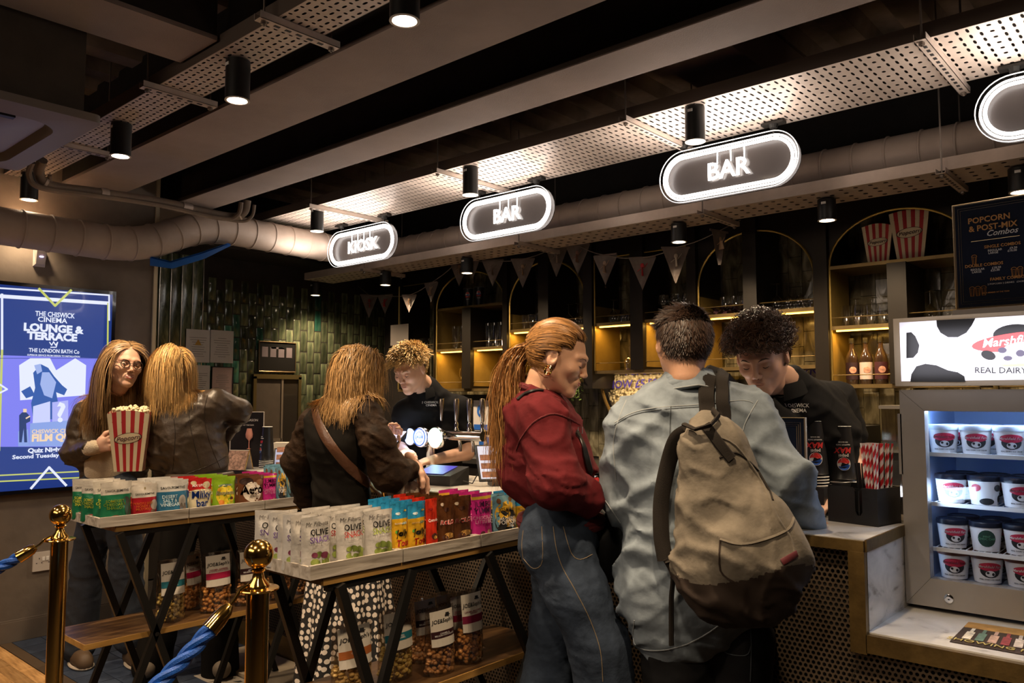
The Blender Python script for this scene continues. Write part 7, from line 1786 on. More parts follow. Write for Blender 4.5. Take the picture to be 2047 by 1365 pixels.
# ---------------- man in denim shirt with a backpack
def man_denim():
    yaw = VY + .06; D0 = 2.52
    P = Person('man in faded denim shirt seen from behind, one hand on the bar', at(1390, 1150, D=D0), yaw); f, r = P.f, P.r
    hd = V3(1365, 688, D0+.02); P.head(hd, yaw + .05, .14, .03, False, 1.02, skin=SKINW)
    nk = V3(1372, 770, D0+.0); pel = V3(1400, 1170, D0); ch = V3(1385, 905, D0)
    sl = V3(1268, 838, D0+.02); sr = V3(1488, 818, D0+.02)
    s = Sd(); torso(s, pel, ch, nk + Vector((0, 0, -.06)) + f*.03, sl, sr, f, .13, .12, .12, .045); s.cap(nk + Vector((0, 0, -.07)) + f*.02, hd + P.hR @ Vector((0, -.02, -.08)), .050, .053, .03)
    el = V3(1225, 985, D0+.10); s.cap(sl, el, .052, .042, .03); s.cap(el, V3(1262, 1010, D0+.34), .042, .03, .03)
    er = V3(1564, 953, D0-.05); wr = V3(1632, 1042, D0+.16); s.cap(sr, er, .052, .042, .03); s.cap(er, wr, .042, .03, .03)
    for q in ((1345, 1400, -.0), (1460, 1400, .02)): s.cap(V3(q[0], 1200, D0), V3(q[0], 1480, D0), .085, .06, .03); s.cap(V3(q[0], 1480, D0), V3(q[0]+4, 1660, D0), .055, .04, .03)
    P.flesh(s, .009); P.hand('flat', wr + Vector((.0, .0, -.01)), V3(1652, 1052, D0+.24) - wr, Vector((0, 0, -1)), False, .95); P.body(SKINW)
    s = Sd(); fl = (f, .66)
    s.cap(V3(1385, 1190, D0), V3(1385, 1050, D0), .205, .215, .06, flat=fl); s.cap(V3(1385, 1050, D0), V3(1378, 900, D0), .215, .205, .06, flat=fl); s.cap(V3(1378, 900, D0), V3(1376, 812, D0), .205, .12, .07, flat=fl)
    s.cap(V3(1345, 1180, D0), V3(1346, 1236, D0), .185, .150, .05, flat=(f, .82)); s.cap(V3(1430, 1170, D0), V3(1428, 1205, D0), .17, .13, .05, flat=(f, .82))
    s.cap(V3(1275, 848, D0+.01), V3(1488, 824, D0+.01), .082, .078, .07); s.cap(V3(1320, 826, D0), V3(1362, 806, D0+.03), .074, .055, .05); s.cap(V3(1440, 816, D0), V3(1392, 804, D0+.03), .074, .055, .05)
    el = V3(1238, 990, D0+.05); s.cap(V3(1262, 858, D0), el, .086, .070, .05); s.cap(el, V3(1270, 1020, D0+.28), .07, .05, .04)
    er = V3(1562, 950, D0-.06); s.cap(V3(1500, 842, D0), er, .090, .082, .05); s.cap(er, V3(1618, 1035, D0+.08), .082, .052, .04)
    s.fold = folds(21, .0105, (.19, .09), [(1, .3, .9), (-.6, .2, 1), (.2, .2, 1)])
    P.cloth('denim_shirt', s, denim, .0088); tr = bvh(P.last); last = P.last; shirt_sd = s
    seam(P, tr, [(1228, 845), (1262, 826), (1310, 815), (1400, 808), (1480, 800), (1505, 805)], .002, pale_thread); seam(P, tr, [(1228, 850), (1262, 831), (1310, 820), (1400, 813)], .0018, dark_seam)
    seam(P, tr, [(1341, 812), (1340, 850), (1338, 900)], .002, dark_seam); 
    seam(P, tr, [(1252, 800), (1236, 840), (1226, 890), (1232, 960)], .002, pale_thread); seam(P, tr, [(1515, 800), (1488, 850), (1478, 905)], .002, pale_thread)
    seam(P, tr, [(1268, 1240), (1268, 1285), (1300, 1300), (1360, 1292), (1420, 1262), (1480, 1212)], .0022, pale_thread)
    seam(P, tr, [(1210, 1000), (1240, 1045)], .002, pale_thread)
    # collar: a stand and fold round the neck
    c = V3(1376, 757, D0+.02); b = MB()
    vs = []; K = 40
    for i in range(K+1):
        a = -PI*.86 + PI*1.72*i/K  # round the back (0 = back)
        dr_ = -f*math.cos(a) + r*math.sin(a); e = abs(a)/PI
        for (rad, z) in ((.070, .030), (.076, .037), (.090, .016), (.108, -.022 - .02*e), (.102, -.028 - .02*e)): vs.append(c + Vector((dr_.x*rad, dr_.y*rad*1.0, z - .030*e)))
    fs = [(i*5+j, i*5+j+1, (i+1)*5+j+1, (i+1)*5+j) for i in range(K) for j in range(4)]
    b.add(vs, fs).build('collar', denim, P.t, smooth=True)
    cr = lambda R_, z, tl: [c + r*(R_*math.sin(a)) - f*(R_*.92*math.cos(a)) + Vector((0, 0, z - .03*(1-math.cos(a))*tl)) for a in np.linspace(0, 2*PI, 40, endpoint=False)]
    MB().tube(cr(.079, .012, 1), .016, 10, closed=True).tube(cr(.090, -.010, 1), .017, 10, closed=True).build('collar_fold', denim, P.t, smooth=True)
    b = MB(); b.tube([V + Vector((0, 0, .001)) for V in vs[3::5]], .0022, 5).build('collar_stitching', pale_thread, P.t, smooth=True)
    s = Sd(); s.cap(V3(1366, 1285, D0+.02), V3(1450, 1262, D0+.02), .105, .115, .04, flat=(f, .85))
    for x in (1352, 1474): s.cap(V3(x, 1300 - (x > 1400)*25, D0+.02), V3(x, 1480, D0), .118, .09, .03); s.cap(V3(x, 1480, D0), V3(x+3, 1650, D0), .09, .085, .03)
    s.fold = folds(22, .005, (.12,), [(.2, .2, 1)]); P.cloth('trousers', s, darkt, .011); tr2 = bvh(P.last)
    seam(P, tr2, [(1498, 1225), (1502, 1290), (1500, 1362)], .002, dark_seam); seam(P, tr2, [(1440, 1250), (1445, 1300), (1490, 1310), (1502, 1290)], .002, dark_seam)
    for x in (1348, 1480):
        c = V3(x, 1680, D0); b = Sd(); c.z = .05; b.cap(c, c + f*.18, .05, .04, .02); P.cloth('shoe', b, BLACKP, .012)
    # short dark hair
    cap_hair(P, hair_db, lambda L: ((L[:, 1] > .050) & (L[:, 2] < .070)) | ((L[:, 1] > .010) & (L[:, 2] < .040)) | (L[:, 2] < -.052) | ((np.abs(L[:, 0]) > .055) & (L[:, 1] > -.028) & (L[:, 2] < .012)), .002)
    root, N_, L = scalp(P, 8000, 8, None); R = np.array(P.hR)
    dl = np.stack([L[:, 0]*5, 1.0*(L[:, 2] > .05) + 0*L[:, 0], .15 - 1.3*(L[:, 2] < .05)], 1); d = dl @ R.T + N_*.17
    strands(P, 'hair', hair_db, root, d, np.where(L[:, 2] > .06, .040, .020), 5, .8, .8, .0026, .0, .1, False, (), (.6, 2.6), seed=9, jitter=.9)
    # backpack, hanging from the right shoulder
    bp_ = mat('grey brown canvas', (.16, .138, .108), .9, var=.25, vs=12, bump=.35, bs=30, spec=.2); dk_ = mat('dark canvas strap', (.022, .018, .015), .85, var=.15, bump=.15, bs=400, spec=.2); lb = mat('dark brown suede', (.030, .018, .012), .8)
    t = thing('backpack', 'grey brown canvas backpack with dark straps on the back of the denim man', 'backpack', V3(1480, 1205, D0-.33))
    s = Sd(); Db = D0 - .30
    s.cap(V3(1462, 1110, Db+.02), V3(1425, 905, Db+.04), .180, .100, .06, flat=(f, .62)); s.cap(V3(1500, 1130, Db), V3(1520, 1110, Db), .150, .13, .06, flat=(f, .68)); s.cap(V3(1425, 905, Db+.04), V3(1412, 850, Db+.10), .085, .045, .05, flat=(f, .7))
    s.cap(V3(1520, 1050, Db-.05), V3(1545, 1120, Db-.06), .09, .10, .05, flat=(f, .6)); s.cap(V3(1480, 1105, Db-.09), V3(1520, 1110, Db-.09), .085, .085, .04, flat=(f, .5))
    s.fold = folds(31, .009, (.16, .07), [(1, .3, .6), (-.5, .2, 1), (.8, .2, .2)])
    vs, fs = s.mesh(.0075); bo = np_mesh('bag_body', vs, fs, bp_, t); P.t2 = t
    class Q: pass
    q = Q(); q.t = t; tb = bvh((vs, fs))
    c_ = vs.mean(0); zc_ = V3(1450, 1128, Db).z; low = vs[:, 2] < zc_ + .03*np.sin((vs - c_) @ np.array(r)*14); e_ = vs - c_; e_ /= np.linalg.norm(e_, axis=1)[:, None]; np_mesh('suede_base', vs + e_*.004, fs[low[fs].all(1)], lb, t)
    seam(q, tb, [(1440, 1078), (1480, 1088), (1530, 1078), (1575, 1058), (1586, 1035)], .0045, bp_, 'pocket_flap'); seam(q, tb, [(1440, 1080), (1440, 1140), (1470, 1165)], .003, lb); seam(q, tb, [(1438, 915), (1470, 905), (1500, 925), (1530, 960), (1545, 1000)], .0035, dk_, 'zip')
    seam(q, tb, [(1425, 870), (1470, 890), (1520, 960), (1552, 1030), (1580, 1075), (1590, 1110)], .004, bp_, 'piping')
    strap(q, tb, [(1410, 850), (1440, 890), (1462, 918)], .03, .006, dk_, 'flap_tape')
    hh = hits(tb, [(1572, 1120), (1590, 1112)], 2)
    if len(hh) > 1:
        strap(q, tb, [(1562, 1124), (1592, 1106)], .018, .003, mat('maroon woven tag', (.10, .015, .02), .6), 'brand_tag')
    # two broad shoulder straps rising over the right shoulder, one slack strap down the back
    strap(q, tr, [(1414, 870), (1412, 830), (1410, 790), (1412, 758)], .050, .018, dk_, 'shoulder_strap', off=.012, extra0=(V3(1413, 880, Db+.06),), extra1=(V3(1425, 742, D0+.02), V3(1440, 748, D0+.1), V3(1455, 790, D0+.18)))
    strap(q, tr, [(1440, 860), (1442, 820), (1442, 780), (1440, 756)], .040, .016, dk_, 'shoulder_strap', off=.02, extra0=(V3(1432, 880, Db+.06),), extra1=(V3(1447, 745, D0+.03), V3(1462, 760, D0+.1)))
    b = MB(); lp = [V3(1368, 848, Db+.02), V3(1390, 858, Db-.02), V3(1420, 850, Db-.03), V3(1436, 832, Db), V3(1425, 820, Db+.05)]; b.tube(lp, .011, 8, flat=.5).build('grab_loop', dk_, t, smooth=True)
    sl_ = [V3(1375, 862, Db+.04), V3(1352, 880, Db+.08), V3(1335, 930, Db+.12), V3(1322, 1000, Db+.14), V3(1322, 1070, Db+.14), V3(1330, 1120, Db+.13)]
    MB().tube(smooth_path(sl_, 6), .024, 8, flat=.45, up=f).build('shoulder_strap', dk_, t, smooth=True)
    tail = [V3(1330, 1118, Db+.12), V3(1345, 1150, Db+.12), V3(1342, 1200, Db+.14), V3(1342, 1290, Db+.16)]; MB().tube(smooth_path(tail, 5), .008, 6, flat=.5, up=f).build('webbing_tail', dk_, t, smooth=True)
    MB().tube([V3(1332, 1125, Db+.11), V3(1375, 1108, Db+.08), V3(1410, 1125, Db+.05)], .010, 6, flat=.5).build('webbing', dk_, t, smooth=True)
    return P
man_denim()
# ---------------- woman in black with cross-body strap and spotted skirt
def woman_black():
    yaw = VY - .85; D0 = 3.42
    P = Person('woman in sheer black top and spotted skirt with a brown strap across her back', at(690, 1000, D=D0), yaw); f, r = P.f, P.r
    hd = V3(718, 752, D0+.03); P.head(hd, yaw - .12, .42, .05, True, 1.0, brow=(.15, .08, .04))
    nk = V3(690, 805, D0); pel = V3(692, 1040, D0); ch = V3(678, 890, D0); sl = V3(628, 842, D0+.05); sr = V3(738, 828, D0-.08)
    s = Sd(); torso(s, pel, ch, nk, sl, sr, f, .11, .09, .11, .03); s.cap(nk, hd + P.hR @ Vector((0, -.03, -.08)), .050, .05, .03)
    er = V3(775, 942, D0-.10); wr = V3(826, 930, D0+.04); s.cap(sr, er, .045, .036, .03); s.cap(er, wr, .036, .024, .03)
    el = V3(640, 960, D0+.24); wl = V3(778, 895, D0+.32); s.cap(sl, el, .045, .036, .03); s.cap(el, wl, .036, .024, .03)
    for q in (-.08, .08): s.cap(pel + r*q, V3(690, 1400, D0+q), .08, .05, .03)
    P.flesh(s, .010); P.hand('droop', V3(826, 925, D0+.04), Vector((.1, .1, -.75)) + f*.4, -f + Vector((0, 0, -.4)), False, 1.05); P.hand('grip', V3(772, 900, D0+.32), Vector((.2, .2, .9)) + f*.3, r*.2 - f*.5, True, 1.0); P.body(SKIN)
    top = mat('black crepe top', (.007, .0055, .004), .85, bump=.1, bs=400, spec=.15); sheer = mat('sheer brown black sleeve', (.022, .011, .005), .7, var=.5, vs=18, bump=.45, bs=40, spec=.2)
    s = Sd(); fl = (f, .70)
    s.cap(V3(686, 1075, D0), V3(682, 985, D0), .155, .140, .06, flat=fl); s.cap(V3(682, 985, D0), V3(674, 880, D0), .140, .158, .06, flat=fl); s.cap(V3(674, 880, D0), V3(685, 826, D0), .158, .09, .06, flat=fl)
    s.cap(V3(638, 846, D0+.04), V3(726, 832, D0-.07), .062, .060, .06); s.cap(V3(680, 835, D0), V3(690, 808, D0), .09, .06, .05)
    s.fold = folds(41, .0055, (.14, .07), [(.2, .2, 1), (.7, .2, .6)]); P.cloth('top', s, top, .009); tr = bvh(P.last); tsd = s
    s = Sd(); s.cap(V3(732, 828, D0-.08), V3(752, 880, D0-.13), .066, .068, .03); s.cap(V3(752, 880, D0-.13), V3(778, 945, D0-.10), .070, .076, .03); s.cap(V3(778, 945, D0-.10), V3(818, 938, D0+.02), .076, .045, .04); s.cap(V3(818, 938, D0+.02), V3(826, 932, D0+.04), .045, .032, .02)
    s.fold = folds(42, .007, (.09, .05), [(.6, .2, 1), (.2, .2, 1)]); P.cloth('sleeve', s, sheer, .0075)
    s = Sd(); s.cap(V3(626, 846, D0+.06), V3(602, 920, D0+.10), .070, .078, .04); s.cap(V3(602, 920, D0+.10), V3(622, 990, D0+.2), .078, .075, .04); s.cap(V3(622, 990, D0+.2), V3(760, 915, D0+.32), .07, .035, .03); s.fold = folds(43, .006, (.09, .05), [(.6, .2, 1)]); P.cloth('sleeve', s, sheer, .009)
    hn = strap(P, tr, [(632, 792), (634, 830), (650, 870), (675, 905), (710, 945), (745, 975), (765, 998)], .042, .006, mat('brown leather strap', (.085, .038, .020), .35, var=.3, bump=.2), 'bag_strap', off=.008, n=10, extra1=(V3(785, 1015, D0-.05),))
    # skirt
    m = bpy.data.materials.new('spotted crepe'); m.use_nodes = True; nt = m.node_tree; N = nt.nodes; L = nt.links; p = N['Principled BSDF']; p.inputs['Roughness'].default_value = .7
    tc = N.new('ShaderNodeUVMap'); mp = N.new('ShaderNodeMapping'); mp.inputs['Scale'].default_value = (1, 1, 1); vo = N.new('ShaderNodeTexVoronoi'); vo.voronoi_dimensions = '2D'; vo.inputs['Scale'].default_value = 1; vo.inputs['Randomness'].default_value = .5
    mt = N.new('ShaderNodeMath'); mt.operation = 'LESS_THAN'; mt.inputs[1].default_value = .35; mx = N.new('ShaderNodeMix'); mx.data_type = 'RGBA'; mx.inputs[6].default_value = (.008, .007, .007, 1); mx.inputs[7].default_value = (.62, .54, .46, 1)
    L.new(tc.outputs[0], mp.inputs[0]); L.new(mp.outputs[0], vo.inputs['Vector']); L.new(vo.outputs['Distance'], mt.inputs[0]); L.new(mt.outputs[0], mx.inputs[0]); L.new(mx.outputs[2], p.inputs['Base Color'])
    c0 = V3(695, 1040, D0); K, Z = 96, 30; vs = []; uv = []
    for j in range(Z+1):
        z = c0.z + .06 - j/Z*(c0.z + .06 - .22)
        for i in range(K):
            a = 2*PI*i/K; w_ = .135 + .11*(j/Z)**.8; am = .016*(j/Z)**.7; q = w_ + am*math.sin(a*9 + .5*math.sin(a*2)) + am*.5*math.sin(a*17+1)
            vs.append(Vector((c0.x, c0.y, 0)) + r*(q*math.cos(a)) + f*(q*.86*math.sin(a)) + Vector((0, 0, z)) + r*.02*(j/Z)); uv.append((a/(2*PI)*48, j/Z*27))
    fs = [(j*K+(i+1) % K, j*K+i, (j+1)*K+i, (j+1)*K+(i+1) % K) for j in range(Z) for i in range(K)]
    o = np_mesh('skirt', [tuple(v) for v in vs], fs, m, P.t); ul = o.data.uv_layers.new(name='UVMap'); q = 0
    for (a, b_, c_, d_) in fs:
        for v in (a, b_, c_, d_):
            u_, w_ = uv[v]; 
            if u_ < 1 and max(a % K, b_ % K) == K-1: u_ += 48
            ul.data[q].uv = (u_, w_); q += 1
    for q in (-.08, .08):
        c = Vector((c0.x, c0.y, .04)) + r*q; b = Sd(); b.cap(c, c + f*.17, .04, .034, .02); P.cloth('shoe', b, BLACKP, .012)
    cap_hair(P, hair_mb, CUT, .006)
    sh = Sd(); sh.cap(sl, sr, .075, .075, .03); sh.cap(ch, nk, .12, .07, .05)
    long_hair(P, hair_mb, 4600, .215, 12, fwd=-.2, extra=(sh,), wave=.006, width=.0022, tone=(.4, 1.8), back=.5, cond=lambda L: (L[:, 1] < .045) | (L[:, 2] > .10))
    # tan bag under her arm, phone
    c = V3(805, 985, D0+.02); t = thing('tote_bag', 'pale beige soft bag hanging under the black sleeve', 'bag', (c.x, c.y, c.z-.12))
    s = Sd(); s.cap(V3(792, 978, D0), V3(800, 1040, D0), .05, .07, .03, flat=(f, .6)); s.cap(V3(822, 975, D0+.05), V3(828, 1040, D0+.05), .035, .06, .03); s.fold = folds(44, .005, (.06,)); vs, fs = s.mesh(.007); np_mesh('bag_body', vs, fs, mat('beige canvas', (.42, .34, .26), .8, bump=.3), t)
    MB().tube([V3(765, 985, D0-.08), V3(768, 1005, D0-.08)], .006, 6).build('buckle', BRASS, t)
    p0, p1, p2 = V3(770, 880, D0+.25), V3(793, 856, D0+.38), V3(777, 893, D0+.24)
    t = thing('phone', 'smartphone with lit pale screen held by the woman in black', 'phone', p0)
    x_ = (p1-p0).normalized(); y_ = (V3(808, 858, D0+.36) - p1); y_ = (y_ - x_*y_.dot(x_)).normalized(); z_ = x_.cross(y_)
    M3 = Matrix((x_, y_, z_)).transposed(); T = Matrix.Translation(V3(789, 874, D0+.30)) @ M3.to_4x4()
    b = MB(); b.prism(rrect(-.075, .075, -.036, .036, .01, 4), .008, T); b.build('phone_case', BLACKP, t)
    sgn = 1 if z_.dot(Vector((0, 0, 1))) > 0 else -1
    T2 = T @ Matrix.Translation((0, 0, .0085 if sgn > 0 else -.001)); b = MB(); b.prism(rrect(-.071, .071, -.033, .033, .008, 4), .0005, T2); b.build('screen', mat('phone screen', (.4, .4, .5), .2, emit=1.0, ecol=(.75, .72, .95)), t)
    return P
woman_black()
# ---------------- bartenders
polo = mat('black polo cotton', (.008, .008, .009), .85, bump=.1, bs=500, spec=.18)
def barman(label, base, D0, hd, hyaw, hp, hroll, hsz, nk, pel, ch, shA, shB, arms, yaw, logo, collar_r, skin, browc, hair, seed, sl=.058):
    P = Person(label, base, yaw); f, r = P.f, P.r
    P.head(hd, hyaw, hp, hroll, False, hsz, brow=browc, lips=True)
    s = Sd(); torso(s, pel, ch, nk, shA, shB, f, .13, .12, .135, .05); s.cap(nk, hd + P.hR @ Vector((0, -.03, -.08)), .058, .055, .03)
    for sh, el, wr, cuff, hk in arms: s.cap(sh, el, .046, .040, .03); s.cap(el, wr, .042, .026, .02)
    for q in (-.1, .1):
        b_ = pel + r*q; s.cap(b_, Vector((b_.x, b_.y, .08)), .09, .05, .03)
    P.flesh(s, .0075)
    for (sh, el, wr, cuff, hk), lf_ in zip(arms, (True, False)): P.hand(hk, wr, (wr-el).normalized(), Vector((0, 0, -1)), lf_, 1.05)
    P.body(skin)
    s = Sd(); fl = (f, .70); s.cap(pel, ch, .150, .172, .06, flat=fl); s.cap(ch, nk.lerp(ch, .3), .172, .10, .06, flat=fl); s.cap(shA, shB, .064, .064, .06); s.cap(shA.lerp(shB, .3), nk, .07, .058, .05); s.cap(shA.lerp(shB, .7), nk, .07, .058, .05)
    for sh, el, wr, cuff, hk in arms: s.cap(sh, sh.lerp(el, cuff), .070, .068, .04)
    s.fold = folds(seed, .006, (.15, .08), [(.6, .2, .8), (.2, .2, 1)]); P.cloth('polo_shirt', s, polo, .0085); tr = bvh(P.last)
    b = MB(); vs = []; K = 30; c = nk + (hd - nk)*.16
    for i in range(K+1):
        a = -PI*.90 + PI*1.80*i/K; dr_ = -f*math.cos(a) + r*math.sin(a); e = abs(a)/PI
        for (rad, z) in ((.062, .026), (.067, .030), (.078, .008), (.084, -.010 - .02*e)): vs.append(c + Vector((dr_.x*rad, dr_.y*rad, z - .055*e)) + f*.01*e)
    b.add(vs, [(i*4+j, i*4+j+1, (i+1)*4+j+1, (i+1)*4+j) for i in range(K) for j in range(3)]).build('collar', polo, P.t, smooth=True)
    s = Sd(); s.cap(pel + Vector((0, 0, .03)), pel - Vector((0, 0, .1)), .15, .15, .04, flat=fl)
    for q in (-.1, .1): b_ = pel + r*q; s.cap(b_ - Vector((0, 0, .1)), Vector((b_.x, b_.y, .12)), .10, .07, .03)
    P.cloth('trousers', s, darkt, .012)
    for q in (-.1, .1): c = Vector((pel.x, pel.y, .045)) + r*q; b = Sd(); b.cap(c, c + f*.17, .045, .036, .02); P.cloth('shoe', b, BLACKP, .014)
    # chest lettering laid on the cloth
    (lx, ly), sz, rot = logo; h = hits(tr, [(lx-12, ly), (lx+12, ly)], 1)
    if len(h) >= 2:
        p0, n0 = h[0][0], (h[0][1]+h[-1][1]).normalized(); x_ = (h[-1][0]-h[0][0]).normalized(); y_ = n0.cross(x_).normalized(); x_ = y_.cross(n0); M3 = Matrix((x_, y_, n0)).transposed()
        mid = (h[0][0]+h[-1][0])/2 + n0*.005; e = M3.to_euler()
        def onto(v):
            w_ = v + P.t.location; q_ = tr.find_nearest(w_); return (q_[0] + q_[1]*.0022 - P.t.location) if q_[0] is not None else v
        text('CHISWICK', sz, WHITE, P.t, mid - P.t.location + y_*sz*.1, e, bold=.006, fn=onto, ext=.0002); text('CINEMA', sz, WHITE, P.t, mid - P.t.location - y_*sz*.85, e, bold=.006, fn=onto, ext=.0002)
        text('THE', sz*.45, WHITE, P.t, mid - P.t.location + x_*(-sz*2.95) + y_*sz*.12, (M3 @ Matrix.Rotation(PI/2, 3, 'Z')).to_euler(), bold=.006, fn=onto, ext=.0002)
    return P, tr
# curly one on the right
D0 = 2.98; yw = VY + PI - .62
hd = V3(1523, 712, 2.80)
P7, _ = barman('curly haired bartender in black polo bending over the bar, right', at(1620, 900, D=D0+.1), D0, hd, VY + PI - .62 + .05, .50, .06, 1.06, V3(1574, 768, D0-.06), V3(1640, 1010, D0+.22), V3(1615, 870, D0+.05), V3(1540, 822, D0-.12), V3(1672, 796, D0+.14),
            [(V3(1548, 845, D0-.12), V3(1500, 930, D0-.20), V3(1560, 985, D0-.25), .62, 'relaxed'), (V3(1676, 808, D0+.14), V3(1720, 930, D0+.10), V3(1650, 1000, D0-.10), .50, 'relaxed')],
            yw, ((1594, 812), .0195, 0), .07, SKIN, (.05, .025, .015), None, 61)
P = P7; cap_hair(P, hair_db, lambda L: ((L[:, 1] > .060) & (L[:, 2] < .066)) | ((L[:, 1] > .010) & (L[:, 2] < .040)) | (L[:, 2] < -.04) | ((np.abs(L[:, 0]) > .055) & (L[:, 1] > -.035) & (L[:, 2] < .015)), .010)
root, N_, L = scalp(P, 2200, 15, None); R = np.array(P.hR)
top_ = L[:, 2] > .045
d = N_*1.0 + (np.stack([0*L[:, 0], .6 + 0*L[:, 0], 0*L[:, 0]], 1) @ R.T)*top_[:, None]
hcurl = hair_mat('dark curly hair', (.045, .022, .012), .33)
def curls(P, root, d, L_, m, rad, turns, seed, width=.0024, tone=(.5, 2.6)):
    r = np.random.default_rng(seed); n = len(root); K = 22; t_ = np.linspace(0, 1, K); d = d/np.linalg.norm(d, axis=1)[:, None]
    a = np.cross(d, r.normal(size=(n, 3))); a /= np.linalg.norm(a, axis=1)[:, None]; b = np.cross(d, a)
    ph = r.uniform(0, 6.28, n)[:, None] + t_[None]*2*PI*turns*r.uniform(.7, 1.2, n)[:, None]; rd = rad*r.uniform(.6, 1.2, n)[:, None]*np.minimum(1, t_*4)[None]
    Q = root[:, None] + d[:, None]*(L_[:, None, None]*t_[None, :, None]) + a[:, None]*(rd*np.cos(ph))[..., None] + b[:, None]*(rd*np.sin(ph))[..., None]; Q[..., 2] -= .25*L_[:, None]*t_[None]**2
    tan = np.gradient(Q, axis=1); tan /= np.linalg.norm(tan, axis=2)[..., None]; s = np.cross(tan, d[:, None] + 0*tan); s /= np.maximum(np.linalg.norm(s, axis=2), 1e-5)[..., None]; nn = np.cross(s, tan)
    w_ = (width*r.uniform(.6, 1.4, n))[:, None, None]; V = np.stack([Q - s*w_/2, Q + nn*w_*.35, Q + s*w_/2], 2).reshape(-1, 3)
    b0 = (np.arange(n)*K*3)[:, None, None]; k0 = (np.arange(K-1)*3)[None, :, None]; F = np.concatenate([(b0+k0+np.array([0, 1, 4, 3])).reshape(-1, 4), (b0+k0+np.array([1, 2, 5, 4])).reshape(-1, 4)])
    me = bpy.data.meshes.new('hair'); me.from_pydata(V.tolist(), [], F.tolist()); me.polygons.foreach_set('use_smooth', [True]*len(F)); me.materials.append(m)
    ca = me.color_attributes.new('tone', 'FLOAT_COLOR', 'POINT'); tn = r.uniform(*tone, n)**1.0; c = np.ones((n, K*3, 4)); c[..., :3] = tn[:, None, None]; ca.data.foreach_set('color', c.ravel()); return link('hair', me, P.t, True, kind='stuff')
curls(P, root, d, np.where(top_, .055, .012)*np.random.default_rng(1).uniform(.7, 1.2, len(root)), hcurl, .011, 2.4, 16)
lamp('POINT', at(1470, 880, D=2.95), .7, (.9, .9, 1), .06, name='face_fill')  # unseen fill lamp added to lift the curly bartender's face from below
# blond one behind the taps
D0 = 4.45; yw = VY + PI + .0
hd = V3(820, 738, D0-.12)
P4, _ = barman('blond bartender in black polo looking down behind the beer taps', at(865, 900, D=D0+.1), D0, hd, VY + PI - .50, .50, .04, 1.02, V3(850, 776, D0), V3(868, 1000, D0+.1), V3(866, 860, D0+.02), V3(922, 812, D0+.03), V3(812, 822, D0-.02),
            [(V3(918, 822, D0+.02), V3(932, 905, D0-.02), V3(862, 920, D0-.22), .55, 'relaxed'), (V3(812, 828, D0-.02), V3(800, 900, D0-.04), V3(812, 905, D0-.26), .50, 'relaxed')],
            yw, ((862, 805), .0165, 0), .07, SKIN, (.3, .18, .08), None, 71)
P = P4; cap_hair(P, hair_sb, lambda L: ((L[:, 1] > .060) & (L[:, 2] < .066)) | ((L[:, 1] > .010) & (L[:, 2] < .040)) | (L[:, 2] < -.03) | ((np.abs(L[:, 0]) > .055) & (L[:, 1] > -.035) & (L[:, 2] < .015)), .006)
root, N_, L = scalp(P, 2200, 17, None); top_ = L[:, 2] > .045; R = np.array(P.hR)
d = N_*.9 + (np.stack([-.4 + 0*L[:, 0], .7 + 0*L[:, 0], 0*L[:, 0]], 1) @ R.T)*top_[:, None]
curls(P, root, d, np.where(top_, .060, .010)*np.random.default_rng(2).uniform(.7, 1.2, len(root)), hair_sb, .0045, .8, 18, .0030, (.7, 1.5))
lamp('POINT', at(800, 880, D=4.1), .8, (.8, .88, 1), .06, name='face_fill')  # another added fill lamp, brightens the blond bartender's face
